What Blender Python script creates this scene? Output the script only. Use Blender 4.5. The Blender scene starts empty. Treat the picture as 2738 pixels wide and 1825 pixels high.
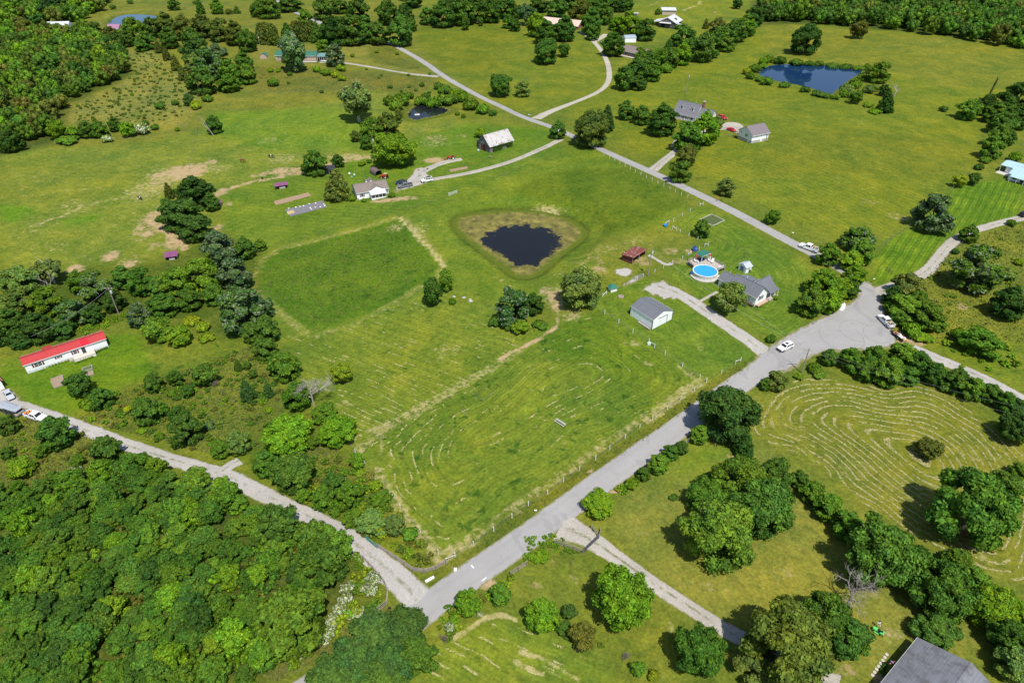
import bpy, bmesh, math, random
import numpy as np
from mathutils import Vector, Matrix
R = math.radians
sc = bpy.context.scene
COL = sc.collection

# ------------------------------------------------------------------ camera, sky, sun
FPX, CXP, CYP, HCAM, DEP = 1825.0, 1369.0, 912.5, 112.0, R(36)
cam_d = bpy.data.cameras.new('camera'); cam = bpy.data.objects.new('camera', cam_d); COL.objects.link(cam)
cam_d.sensor_width = 36.0; cam_d.lens = 36.0 * FPX / 2738.0
cam_d.clip_start = 1.0; cam_d.clip_end = 9000.0
cam.location = (0, 0, HCAM); cam.rotation_euler = (math.pi / 2 - DEP, 0, 0)
sc.camera = cam
SUN_EL = R(62); SUN_TO = Vector((-0.37, 0.93, 0)).normalized()
w = bpy.data.worlds.new('World'); sc.world = w; w.use_nodes = True
wn = w.node_tree; sky = wn.nodes.new('ShaderNodeTexSky'); sky.sky_type = 'NISHITA'; sky.sun_disc = False
sky.sun_elevation = SUN_EL; sky.sun_rotation = R(158); sky.air_density = 1.0; sky.dust_density = 0.6
bg = wn.nodes['Background']; bg.inputs[1].default_value = 0.11
wn.links.new(sky.outputs[0], bg.inputs[0])
sl = bpy.data.lights.new('sun', 'SUN'); sl.energy = 4.3; sl.angle = R(0.53); sl.color = (1.0, 0.955, 0.87)
so = bpy.data.objects.new('sun', sl); COL.objects.link(so)
so.rotation_euler = Vector((SUN_TO.x * math.cos(SUN_EL), SUN_TO.y * math.cos(SUN_EL), -math.sin(SUN_EL))).to_track_quat('-Z', 'Y').to_euler()
sc.view_settings.view_transform = 'Standard'; sc.view_settings.look = 'None'
sc.view_settings.exposure = 0.34; sc.view_settings.gamma = 1.0
sc.view_settings.use_curve_mapping = False

# ------------------------------------------------------------------ survey: photo marks -> points on the terrain
CD, SD = math.cos(DEP), math.sin(DEP)
def gz0(x, y):
    x = np.asarray(x, float); y = np.asarray(y, float)
    z = 7.0 * np.exp(-((x - 120) ** 2 / 2 / 75 ** 2 + (y - 240) ** 2 / 2 / 80 ** 2))
    z = z - 4.0 * np.exp(-((x + 110) ** 2 / 2 / 55 ** 2 + (y - 140) ** 2 / 2 / 55 ** 2))
    z = z + 1.1 * np.sin(x / 37 + .6) * np.cos(y / 45 + 1.1) + .5 * np.sin(x / 21 - y / 27)
    z = z + np.clip((y - 330) / 400, 0, 2) * 5 * np.sin(x / 90 + .8) * np.cos(y / 130)
    return z
PONDS = []      # (poly Nx2, level, bbox)
def poly_sd(X, Y, poly):
    """signed distance, + inside"""
    n = len(poly); d2 = np.full(X.shape, 1e18); ins = np.zeros(X.shape, bool)
    for i in range(n):
        x0, y0 = poly[i]; x1, y1 = poly[(i + 1) % n]
        ex, ey = x1 - x0, y1 - y0; L = ex * ex + ey * ey + 1e-9
        t = np.clip(((X - x0) * ex + (Y - y0) * ey) / L, 0, 1)
        dx = X - x0 - t * ex; dy = Y - y0 - t * ey
        d2 = np.minimum(d2, dx * dx + dy * dy)
        c = ((y0 > Y) != (y1 > Y)) & (X < ex * (Y - y0) / (ey if abs(ey) > 1e-9 else 1e-9) + x0)
        ins ^= c
    d = np.sqrt(d2); return np.where(ins, d, -d)
def line_d(X, Y, pts):
    d2 = np.full(X.shape, 1e18)
    for (x0, y0), (x1, y1) in zip(pts[:-1], pts[1:]):
        ex, ey = x1 - x0, y1 - y0; L = ex * ex + ey * ey + 1e-9
        t = np.clip(((X - x0) * ex + (Y - y0) * ey) / L, 0, 1)
        dx = X - x0 - t * ex; dy = Y - y0 - t * ey
        d2 = np.minimum(d2, dx * dx + dy * dy)
    return np.sqrt(d2)
def sstep(a, b, x):
    t = np.clip((x - a) / (b - a), 0, 1); return t * t * (3 - 2 * t)
def gz(x, y):
    x = np.asarray(x, float); y = np.asarray(y, float); z = gz0(x, y)
    for poly, lev, (bx0, bx1, by0, by1), bank in PONDS:
        m = (x > bx0 - 14) & (x < bx1 + 14) & (y > by0 - 14) & (y < by1 + 14)
        if not np.any(m): continue
        sd = poly_sd(x, y, poly)
        shore = lev + 0.12
        out = np.where(sd > 0, lev - np.minimum(1.6, sd * .35), shore + np.clip(-sd, 0, 3) * .1)
        k = sstep(-bank, -1.0, sd)
        z = np.where(m, z * (1 - k) + out * k, z)
    return z
def gzf(x, y): return float(gz(np.array([x]), np.array([y]))[0])
def ray(px, py):
    u = (px - CXP) / FPX; v = -(py - CYP) / FPX
    return u, CD + v * SD, -SD + v * CD
def P(px, py, h=0.0, base=gzf):
    rx, ry, rz = ray(px, py); z = 0.0
    for _ in range(9):
        t = (HCAM - z - h) / -rz; z = base(rx * t, ry * t)
    return Vector((rx * t, ry * t, z))
def P0(px, py): return P(px, py, 0, lambda x, y: float(gz0(x, y)))
def scale_at(p): return FPX / (p.y * CD + (HCAM - p.z) * SD)
def dep_at(p): return math.atan2(HCAM - p.z, math.hypot(p.x, p.y))
def hgt(base, top_py):
    """height above a base point whose image row is top_py"""
    v = -(top_py - CYP) / FPX
    ry, rz = CD + v * SD, -SD + v * CD
    return HCAM + rz * base.y / ry - base.z
OX = (0, 680, 1360, 2038); OY = (0, 450, 900, 1355)
def C(c, x, y):
    if c == 'px': return x, y
    return OX[int(c[1])] + x / 3.336, OY[int(c[0])] + y / 3.336
def Z(o, x, y): return o[0] + x / o[2], o[1] + y / o[2]
def PC(c, x, y, h=0): return P(*C(c, x, y), h)
def gpts(c, pts, f=None): return [tuple((f or P)(*C(c, x, y)))[:2] for x, y in pts]

# ------------------------------------------------------------------ object helpers
def tag(o, label=None, cat=None, group=None, kind=None):
    if label: o['label'] = label
    if cat: o['category'] = cat
    if group: o['group'] = group
    if kind: o['kind'] = kind
    return o
def thing(name, label, cat, loc=(0, 0, 0), rz=0.0, group=None):
    o = bpy.data.objects.new(name, None); COL.objects.link(o); o.empty_display_size = .3
    o.location = loc; o.rotation_euler = (0, 0, rz)
    return tag(o, label, cat, group)
class MB:
    def __init__(s): s.v = []; s.f = []
    def add(s, vs, fs):
        n = len(s.v); s.v += [tuple(v) for v in vs]; s.f += [tuple(i + n for i in f) for f in fs]; return s
    def box(s, x0, x1, y0, y1, z0, z1):
        return s.add([(x0, y0, z0), (x1, y0, z0), (x1, y1, z0), (x0, y1, z0), (x0, y0, z1), (x1, y0, z1), (x1, y1, z1), (x0, y1, z1)],
                     [(3, 2, 1, 0), (4, 5, 6, 7), (0, 1, 5, 4), (1, 2, 6, 5), (2, 3, 7, 6), (3, 0, 4, 7)])
    def hexa(s, b, t):   # 4 bottom pts, 4 top pts (ccw from above)
        return s.add(list(b) + list(t), [(3, 2, 1, 0), (4, 5, 6, 7), (0, 1, 5, 4), (1, 2, 6, 5), (2, 3, 7, 6), (3, 0, 4, 7)])
    def prism(s, poly, z0, z1):
        n = len(poly)
        vs = [(x, y, z0) for x, y in poly] + [(x, y, z1) for x, y in poly]
        return s.add(vs, [tuple(range(n - 1, -1, -1)), tuple(range(n, 2 * n))] + [(i, (i + 1) % n, n + (i + 1) % n, n + i) for i in range(n)])
    def profx(s, prof, x0, x1):   # profile in (y,z), extruded along x
        n = len(prof)
        vs = [(x0, y, z) for y, z in prof] + [(x1, y, z) for y, z in prof]
        return s.add(vs, [tuple(range(n - 1, -1, -1)), tuple(range(n, 2 * n))] + [(i, (i + 1) % n, n + (i + 1) % n, n + i) for i in range(n)])
    def profy(s, prof, y0, y1):   # profile in (x,z)
        n = len(prof)
        vs = [(x, y0, z) for x, z in prof] + [(x, y1, z) for x, z in prof]
        return s.add(vs, [tuple(range(n)), tuple(range(2 * n - 1, n - 1, -1))] + [(n + i, n + (i + 1) % n, (i + 1) % n, i) for i in range(n)])
    def tube(s, p0, p1, r0, r1=None, n=6, cap=True):
        r1 = r0 if r1 is None else r1
        p0 = Vector(p0); p1 = Vector(p1); d = p1 - p0
        if d.length < 1e-6: return s
        q = d.to_track_quat('Z', 'Y'); vs = []
        for p, r in ((p0, r0), (p1, r1)):
            for i in range(n):
                a = 2 * math.pi * i / n; vs.append(p + q @ Vector((math.cos(a) * r, math.sin(a) * r, 0)))
        fs = [(i, (i + 1) % n, n + (i + 1) % n, n + i) for i in range(n)]
        if cap: fs += [tuple(range(n - 1, -1, -1)), tuple(range(n, 2 * n))]
        return s.add(vs, fs)
    def path(s, pts, r, n=5):
        for a, b in zip(pts[:-1], pts[1:]): s.tube(a, b, r, r, n)
        return s
    def lathe(s, prof, n=16, c=(0, 0, 0)):
        vs = []
        for r, z in prof:
            for i in range(n):
                a = 2 * math.pi * i / n; vs.append((c[0] + r * math.cos(a), c[1] + r * math.sin(a), c[2] + z))
        fs = []
        for k in range(len(prof) - 1):
            for i in range(n): fs.append((k * n + i, k * n + (i + 1) % n, (k + 1) * n + (i + 1) % n, (k + 1) * n + i))
        fs.append(tuple(range(n - 1, -1, -1))); fs.append(tuple(range((len(prof) - 1) * n, len(prof) * n)))
        return s.add(vs, fs)
    def build(s, name, mat, parent=None, smooth=False, bevel=0):
        me = bpy.data.meshes.new(name); me.from_pydata(s.v, [], s.f)
        if bevel:
            bm = bmesh.new(); bm.from_mesh(me)
            bmesh.ops.bevel(bm, geom=bm.edges[:], offset=bevel, segments=2, affect='EDGES', profile=.6)
            bm.to_mesh(me); bm.free()
        me.update()
        if smooth: me.polygons.foreach_set('use_smooth', [True] * len(me.polygons))
        for m in (mat if isinstance(mat, (list, tuple)) else [mat]): me.materials.append(m)
        o = bpy.data.objects.new(name, me); COL.objects.link(o)
        if parent is not None: o.parent = parent
        return o
def np_mesh(name, V, Fq, mat, smooth=False):
    """V Nx3, Fq Mxk (k = 3 or 4)"""
    me = bpy.data.meshes.new(name); k = Fq.shape[1]
    me.vertices.add(len(V)); me.vertices.foreach_set('co', np.asarray(V, np.float32).ravel())
    me.loops.add(Fq.size); me.loops.foreach_set('vertex_index', Fq.astype(np.int32).ravel())
    me.polygons.add(len(Fq)); me.polygons.foreach_set('loop_start', np.arange(0, Fq.size, k, dtype=np.int32))
    me.update(calc_edges=True); me.validate()
    if smooth: me.polygons.foreach_set('use_smooth', np.ones(len(Fq), bool))
    if mat: me.materials.append(mat)
    return me

# ------------------------------------------------------------------ materials
def newmat(name):
    m = bpy.data.materials.new(name); m.use_nodes = True; nt = m.node_tree
    return m, nt, nt.nodes['Principled BSDF']
def nd(nt, typ, **kw):
    n = nt.nodes.new('ShaderNode' + typ)
    for k, v in kw.items():
        if k.startswith('_'): setattr(n, k[1:], v)
        else:
            s = n.inputs[int(k[1:])] if k[0] == 'i' and k[1:].isdigit() else n.inputs[k.replace('__', ' ')]
            if hasattr(v, 'links') or isinstance(v, bpy.types.NodeSocket): nt.links.new(v, s)
            else: s.default_value = v
    return n
def mth(nt, op, a, b=None, c=None, clamp=False):
    n = nt.nodes.new('ShaderNodeMath'); n.operation = op; n.use_clamp = clamp
    for i, v in enumerate((a, b, c)):
        if v is None: continue
        if isinstance(v, bpy.types.NodeSocket): nt.links.new(v, n.inputs[i])
        else: n.inputs[i].default_value = v
    return n.outputs[0]
def mixc(nt, f, a, b, typ='MIX'):
    n = nt.nodes.new('ShaderNodeMix'); n.data_type = 'RGBA'; n.blend_type = typ; n.clamp_factor = True
    for s, v in ((n.inputs[0], f), (n.inputs[6], a), (n.inputs[7], b)):
        if isinstance(v, bpy.types.NodeSocket): nt.links.new(v, s)
        else: s.default_value = v if not isinstance(v, tuple) else (*v[:3], 1)
    return n.outputs[2]
def rng(nt, v, a, b, c=0.0, d=1.0, smooth=False):
    n = nt.nodes.new('ShaderNodeMapRange'); n.interpolation_type = 'SMOOTHSTEP' if smooth else 'LINEAR'
    nt.links.new(v, n.inputs[0])
    for i, x in enumerate((a, b, c, d)): n.inputs[i + 1].default_value = x
    return n.outputs[0]
def noise(nt, vec, s, det=3.0, rough=.55, dist=0.0):
    n = nd(nt, 'TexNoise', Scale=s, Detail=det, Roughness=rough, Distortion=dist)
    if vec is not None: nt.links.new(vec, n.inputs['Vector'])
    return n.outputs[0]
def bump(nt, bs, h, strength, dist=.05):
    b = nd(nt, 'Bump', Strength=strength, Distance=dist); nt.links.new(h, b.inputs['Height']); nt.links.new(b.outputs[0], bs.inputs['Normal'])
MATS = {}
def M(name, col, rough=.7, var=.18, scale=1.5, metal=0.0, stripe=None, sdark=.75, stain=None, amount=.4, spec=.3, bmp=.15):
    """procedural paint / wood / metal: value noise, optional ribs or boards (axis, spacing), optional stain colour"""
    if name in MATS: return MATS[name]
    m, nt, bs = newmat(name); tc = nd(nt, 'TexCoord'); ob = tc.outputs['Object']
    n1 = noise(nt, ob, scale, 4); n2 = noise(nt, ob, scale * 9, 3)
    v = mth(nt, 'ADD', mth(nt, 'MULTIPLY', mth(nt, 'SUBTRACT', n1, .5), var * 2), mth(nt, 'MULTIPLY', mth(nt, 'SUBTRACT', n2, .5), var))
    v = mth(nt, 'ADD', v, 1.0)
    c = mixc(nt, 1.0, col, nd(nt, 'CombineColor', i0=v, i1=v, i2=v).outputs[0], 'MULTIPLY')
    h = n2
    if stripe:
        ax, sp = stripe; xyz = nd(nt, 'SeparateXYZ', i0=ob)
        s = mth(nt, 'FRACT', mth(nt, 'DIVIDE', xyz.outputs[ax], sp))
        line = mth(nt, 'LESS_THAN', s, .14)
        cell = nd(nt, 'TexWhiteNoise', _noise_dimensions='1D'); nt.links.new(mth(nt, 'FLOOR', mth(nt, 'DIVIDE', xyz.outputs[ax], sp)), cell.inputs['W'])
        cv = rng(nt, cell.outputs[0], 0, 1, 1 - var * .7, 1 + var * .7)
        c = mixc(nt, 1.0, c, nd(nt, 'CombineColor', i0=cv, i1=cv, i2=cv).outputs[0], 'MULTIPLY')
        c = mixc(nt, line, c, mixc(nt, 1.0, c, (sdark, sdark, sdark), 'MULTIPLY'))
        h = mth(nt, 'ADD', mth(nt, 'MULTIPLY', s, .6), n2)
    if stain:
        st = nd(nt, 'Mapping', Scale=(1, 1, .35)); nt.links.new(ob, st.inputs[0])
        f = rng(nt, noise(nt, st.outputs[0], scale * 1.3, 5, .65), .62 - amount * .4, .72 - amount * .2)
        c = mixc(nt, f, c, stain)
    nt.links.new(c, bs.inputs['Base Color'])
    bs.inputs['Roughness'].default_value = rough; bs.inputs['Metallic'].default_value = metal
    bs.inputs['Specular IOR Level'].default_value = spec
    if bmp: bump(nt, bs, h, bmp)
    MATS[name] = m; return m

def ground_material():
    m, nt, bs = newmat('grassland'); pos = nd(nt, 'NewGeometry').outputs['Position']
    at = lambda n: nd(nt, 'Attribute', _attribute_name=n)
    tint = at('tint').outputs['Color']; ma = nd(nt, 'SeparateXYZ', i0=at('ma').outputs['Vector']); mb = nd(nt, 'SeparateXYZ', i0=at('mb').outputs['Vector'])
    dirt, straw, tuft = ma.outputs; phase, mow, hay = mb.outputs
    big = noise(nt, pos, .022, 4, .6); med = noise(nt, pos, .16, 5, .62); fine = noise(nt, pos, 1.5, 4, .7); med2 = noise(nt, pos, .45, 4, .6, .4)
    # broad hue drift: yellower / deeper
    c = mixc(nt, rng(nt, big, .34, .66), mixc(nt, 1.0, tint, (1.07, 1.02, .86), 'MULTIPLY'), mixc(nt, 1.0, tint, (.82, .92, 1.0), 'MULTIPLY'))
    c = mixc(nt, rng(nt, med, .5, .7, 0, .7), c, mixc(nt, 1.0, c, (1.42, 1.26, 1.35), 'MULTIPLY'))
    c = mixc(nt, rng(nt, med2, .5, .3, 0, .75), c, mixc(nt, 1.0, c, (.55, .7, .75), 'MULTIPLY'))
    v = rng(nt, fine, .25, .75, .62, 1.4)
    c = mixc(nt, 1.0, c, nd(nt, 'CombineColor', i0=v, i1=v, i2=v).outputs[0], 'MULTIPLY')
    # darker tussocks
    tn = rng(nt, noise(nt, pos, .38, 3, .5, .6), .6, .68, 0, 1)
    c = mixc(nt, mth(nt, 'MULTIPLY', tn, tuft), c, mixc(nt, 1.0, c, (.36, .58, .62), 'MULTIPLY'))
    # mowing swaths
    wob = mth(nt, 'ADD', phase, mth(nt, 'MULTIPLY', mth(nt, 'SUBTRACT', noise(nt, pos, .12, 2), .5), 1.6))
    sw = mth(nt, 'SINE', mth(nt, 'MULTIPLY', wob, 2 * math.pi / 2.6))
    sw2 = mth(nt, 'SINE', mth(nt, 'MULTIPLY', wob, 2 * math.pi / .95))
    f = mth(nt, 'MULTIPLY', mth(nt, 'ADD', rng(nt, sw, -1, 1, -.10, .10), rng(nt, sw2, -1, 1, -.09, .09)), mow)
    f = mth(nt, 'MULTIPLY', f, rng(nt, med, .3, .65, .35, 1.3))
    f = mth(nt, 'ADD', f, 1.0); c = mixc(nt, 1.0, c, nd(nt, 'CombineColor', i0=f, i1=f, i2=mth(nt, 'POWER', f, .7)).outputs[0], 'MULTIPLY')
    stc = mixc(nt, fine, (.30, .25, .10), (.50, .42, .21))
    c = mixc(nt, 1.0, c, (1.09, 1.09, .74), 'MULTIPLY'); mid = noise(nt, pos, .06, 5, .65, .5); c = mixc(nt, rng(nt, mid, .36, .64), mixc(nt, 1.0, c, (.74, .86, .85), 'MULTIPLY'), mixc(nt, 1.0, c, (1.26, 1.13, 1.05), 'MULTIPLY'))
    fl = mth(nt, 'MULTIPLY', rng(nt, noise(nt, pos, .8, 6, .72), .55, .72, 0, .42), rng(nt, med, .35, .6, .1, 1.0)); c = mixc(nt, fl, c, (.26, .265, .07))
    dk = rng(nt, noise(nt, pos, .6, 5, .7, .3), .44, .3, 0, .5); c = mixc(nt, dk, c, mixc(nt, 1.0, c, (.5, .66, .7), 'MULTIPLY'))
    # straw and bare earth
    sn = noise(nt, pos, .7, 5, .7)
    sf = rng(nt, mth(nt, 'ADD', straw, mth(nt, 'MULTIPLY', mth(nt, 'SUBTRACT', sn, .5), 1.9)), .38, .85, 0, .9)
    sf = mth(nt, 'MULTIPLY', sf, rng(nt, straw, .03, .2))
    c = mixc(nt, sf, c, stc)
    df = rng(nt, mth(nt, 'ADD', dirt, mth(nt, 'MULTIPLY', mth(nt, 'SUBTRACT', noise(nt, pos, .42, 7, .74), .5), 2.6)), .40, .95)
    df = mth(nt, 'MULTIPLY', df, rng(nt, dirt, .03, .2))
    dc = mixc(nt, fine, (.30, .20, .11), (.47, .345, .20))
    c = mixc(nt, df, c, dc)
    nt.links.new(c, bs.inputs['Base Color']); bs.inputs['Roughness'].default_value = .95; bs.inputs['Specular IOR Level'].default_value = .08
    hsum = mth(nt, 'ADD', fine, mth(nt, 'MULTIPLY', med2, 2.0)); bump(nt, bs, hsum, .55, .35)
    return m
def road_material(name, c0, c1, gravel, grass=None):
    m, nt, bs = newmat(name); pos = nd(nt, 'NewGeometry').outputs['Position']
    uv = nd(nt, 'SeparateXYZ', i0=nd(nt, 'Attribute', _attribute_name='lane').outputs['Vector'])  # x: across -1..1, y: metres along
    big = noise(nt, pos, .12, 4); fine = noise(nt, pos, 3.0 if gravel else 5.0, 4, .7)
    c = mixc(nt, rng(nt, big, .3, .7), c0, c1)
    v = rng(nt, fine, .25, .75, 1 - (.3 if gravel else .1), 1 + (.3 if gravel else .1))
    c = mixc(nt, 1.0, c, nd(nt, 'CombineColor', i0=v, i1=v, i2=v).outputs[0], 'MULTIPLY')
    ab = mth(nt, 'ABSOLUTE', uv.outputs[0])
    if grass:   # worn crown between the wheel tracks and ragged verge
        cr = mth(nt, 'MULTIPLY', rng(nt, ab, .22, .05), rng(nt, noise(nt, pos, .5, 5, .65), .45, .62)); 
        c = mixc(nt, mth(nt, 'MULTIPLY', cr, grass), c, (.13, .145, .05))
        ve = rng(nt, mth(nt, 'ADD', ab, mth(nt, 'MULTIPLY', mth(nt, 'SUBTRACT', noise(nt, pos, .9, 5, .7), .5), .75)), .82, .98)
        c = mixc(nt, ve, c, (.16, .16, .055))
    else:       # tyre polish, hairline cracks, dusty shoulder
        tr = rng(nt, mth(nt, 'ABSOLUTE', mth(nt, 'SUBTRACT', ab, .48)), .0, .22, .5, 0)
        c = mixc(nt, mth(nt, 'MULTIPLY', tr, rng(nt, noise(nt, pos, .25, 4), .35, .65)), c, mixc(nt, 1.0, c, (.84, .84, .84), 'MULTIPLY'))
        pt = rng(nt, noise(nt, pos, .09, 2, .5, 1.5), .60, .615, 0, .5); c = mixc(nt, pt, c, mixc(nt, 1.0, c, (.80, .80, .82), 'MULTIPLY'))
        st = rng(nt, noise(nt, pos, .7, 6, .75), .58, .75, 0, .5); c = mixc(nt, st, c, (.20, .19, .175))
        vo = nd(nt, 'TexVoronoi', Scale=.13, _feature='DISTANCE_TO_EDGE'); nt.links.new(mixc(nt, 1.0, pos, nd(nt, 'TexNoise', Scale=.35, Detail=4.0).outputs['Color'], 'ADD'), vo.inputs['Vector'])
        c = mixc(nt, rng(nt, vo.outputs[0], .012, .0, 0, .10), c, (.14, .135, .13))
        ve = rng(nt, mth(nt, 'ADD', ab, mth(nt, 'MULTIPLY', mth(nt, 'SUBTRACT', noise(nt, pos, .8, 5, .7), .5), .5)), .86, .98)
        c = mixc(nt, ve, c, mixc(nt, rng(nt, fine, .4, .6), (.25, .215, .13), (.13, .145, .04)))
    nt.links.new(c, bs.inputs['Base Color']); bs.inputs['Roughness'].default_value = .9; bs.inputs['Specular IOR Level'].default_value = .15
    bump(nt, bs, fine, .5 if gravel else .2, .05)
    return m
def leaf_material(name, pale=None, frac=0.0, attr=None):
    m, nt, bs = newmat(name); oi = nd(nt, 'ObjectInfo')
    base = nd(nt, 'Attribute', _attribute_name=attr).outputs['Color'] if attr else oi.outputs['Color']
    g = nd(nt, 'NewGeometry'); ri = g.outputs['Random Per Island']
    v = rng(nt, ri, 0, 1, .5, 1.6)
    c = mixc(nt, 1.0, base, nd(nt, 'CombineColor', i0=v, i1=v, i2=v).outputs[0], 'MULTIPLY')
    cl = noise(nt, nd(nt, 'TexCoord').outputs['Object'], 1.7, 3)
    c = mixc(nt, rng(nt, cl, .35, .65), mixc(nt, 1.0, c, (1.28, 1.12, .8), 'MULTIPLY'), mixc(nt, 1.0, c, (.78, .9, 1.05), 'MULTIPLY'))
    if pale:
        r2 = mth(nt, 'FRACT', mth(nt, 'MULTIPLY', ri, 37.7)); cl2 = noise(nt, nd(nt, 'TexCoord').outputs['Object'], 2.3, 2)
        th = mth(nt, 'MULTIPLY', rng(nt, cl2, .35, .62), frac)
        c = mixc(nt, mth(nt, 'LESS_THAN', r2, th), c, pale)
    nt.links.new(c, bs.inputs['Base Color']); bs.inputs['Roughness'].default_value = .7; bs.inputs['Specular IOR Level'].default_value = .08
    tr = nd(nt, 'BsdfTranslucent'); nt.links.new(mixc(nt, 1.0, c, (1.25, 1.25, .55), 'MULTIPLY'), tr.inputs[0])
    mx = nd(nt, 'MixShader', i0=.22); nt.links.new(bs.outputs[0], mx.inputs[1]); nt.links.new(tr.outputs[0], mx.inputs[2])
    nt.links.new(mx.outputs[0], nt.nodes['Material Output'].inputs[0]); return m
def water_material(name, col, rough=.06, algae=None, cover=0.0, edge_attr=False):
    m, nt, bs = newmat(name); pos = nd(nt, 'NewGeometry').outputs['Position']; c = None
    bs.inputs['Base Color'].default_value = (*col, 1); bs.inputs['Roughness'].default_value = rough; bs.inputs['IOR'].default_value = 1.33
    wv = noise(nt, pos, 1.2, 2); b = nd(nt, 'Bump', Strength=.05, Distance=.05); nt.links.new(wv, b.inputs['Height']); nt.links.new(b.outputs[0], bs.inputs['Normal'])
    if algae:
        sd = nd(nt, 'Attribute', _attribute_name='shore').outputs['Fac']   # metres from the shore
        a = mth(nt, 'ADD', mth(nt, 'MULTIPLY', sd, -1 / cover), mth(nt, 'MULTIPLY', mth(nt, 'SUBTRACT', noise(nt, pos, .16, 7, .7), .5), 2.6))
        f = rng(nt, a, -1.05, -.85); n2 = noise(nt, pos, .35, 6, .74, .6)
        ac = mixc(nt, rng(nt, n2, .35, .6), (.075, .07, .028), mixc(nt, rng(nt, noise(nt, pos, .16, 3), .4, .6), (.25, .215, .06), (.17, .16, .04)))
        f = mth(nt, 'MULTIPLY', f, rng(nt, n2, .2, .38))
        # reedy green rim
        bk = nd(nt, 'Attribute', _attribute_name='bank').outputs['Fac']; ac = mixc(nt, rng(nt, mth(nt, 'ADD', bk, mth(nt, 'MULTIPLY', mth(nt, 'SUBTRACT', n2, .5), 6.0)), 3.4, 1.4), ac, (.085, .115, .014))
        nt.links.new(mixc(nt, f, (*col, 1), ac), bs.inputs['Base Color']); nt.links.new(rng(nt, f, 0, 1, rough, .9), bs.inputs['Roughness'])
        nt.links.new(rng(nt, f, 0, 1, .5, .05), bs.inputs['Specular IOR Level'])
    return m
# ------------------------------------------------------------------ ponds
def add_pond(pts_px, lower, bank):
    cx_, cy_ = np.mean(pts_px, 0); gr = 1.05 if bank == 11 else 1.0; pts_px = [(cx_ + (x - cx_) * gr, cy_ + (y - cy_) * gr) for x, y in pts_px]
    poly = np.array([tuple(P0(*p))[:2] for p in pts_px])
    zs = [float(gz0(x, y)) for x, y in poly]; lev = min(zs) - lower
    # re-trace the outline on the level water plane
    poly = np.array([tuple(P(px, py, 0, lambda x, y: lev))[:2] for px, py in pts_px])
    # round the outline
    for _ in range(2):
        q = np.roll(poly, -1, 0); poly = np.stack([poly * .75 + q * .25, poly * .25 + q * .75], 1).reshape(-1, 2)
    PONDS.append((poly, lev, (poly[:, 0].min(), poly[:, 0].max(), poly[:, 1].min(), poly[:, 1].max()), bank))
POND_MID = [(1210, 603), (1232, 580), (1300, 568), (1380, 564), (1450, 568), (1528, 590), (1564, 618), (1558, 642), (1510, 674), (1462, 716), (1440, 733), (1415, 742), (1390, 742), (1368, 734), (1338, 710), (1249, 642)]
POND_BLUE = [(2016, 195), (2053, 174), (2098, 171), (2210, 172), (2320, 179), (2308, 198), (2272, 216), (2245, 240), (2224, 259), (2206, 251), (2170, 238), (2137, 229), (2083, 220), (2038, 208)]
POND_SMALL = [C('01', x, y) for x, y in ((1320, 1000), (1400, 930), (1560, 925), (1740, 955), (1820, 980), (1700, 1030), (1560, 1060), (1420, 1088), (1335, 1065))]
POND_FAR = [C('00', x, y) for x, y in ((945, 215), (1030, 150), (1130, 128), (1280, 130), (1400, 142), (1480, 165), (1440, 200), (1250, 225), (1000, 240))]
for pts, lo, bk in ((POND_MID, .6, 11), (POND_BLUE, .8, 10), (POND_SMALL, .5, 8), (POND_FAR, .5, 12)): add_pond(pts, lo, bk)

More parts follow.
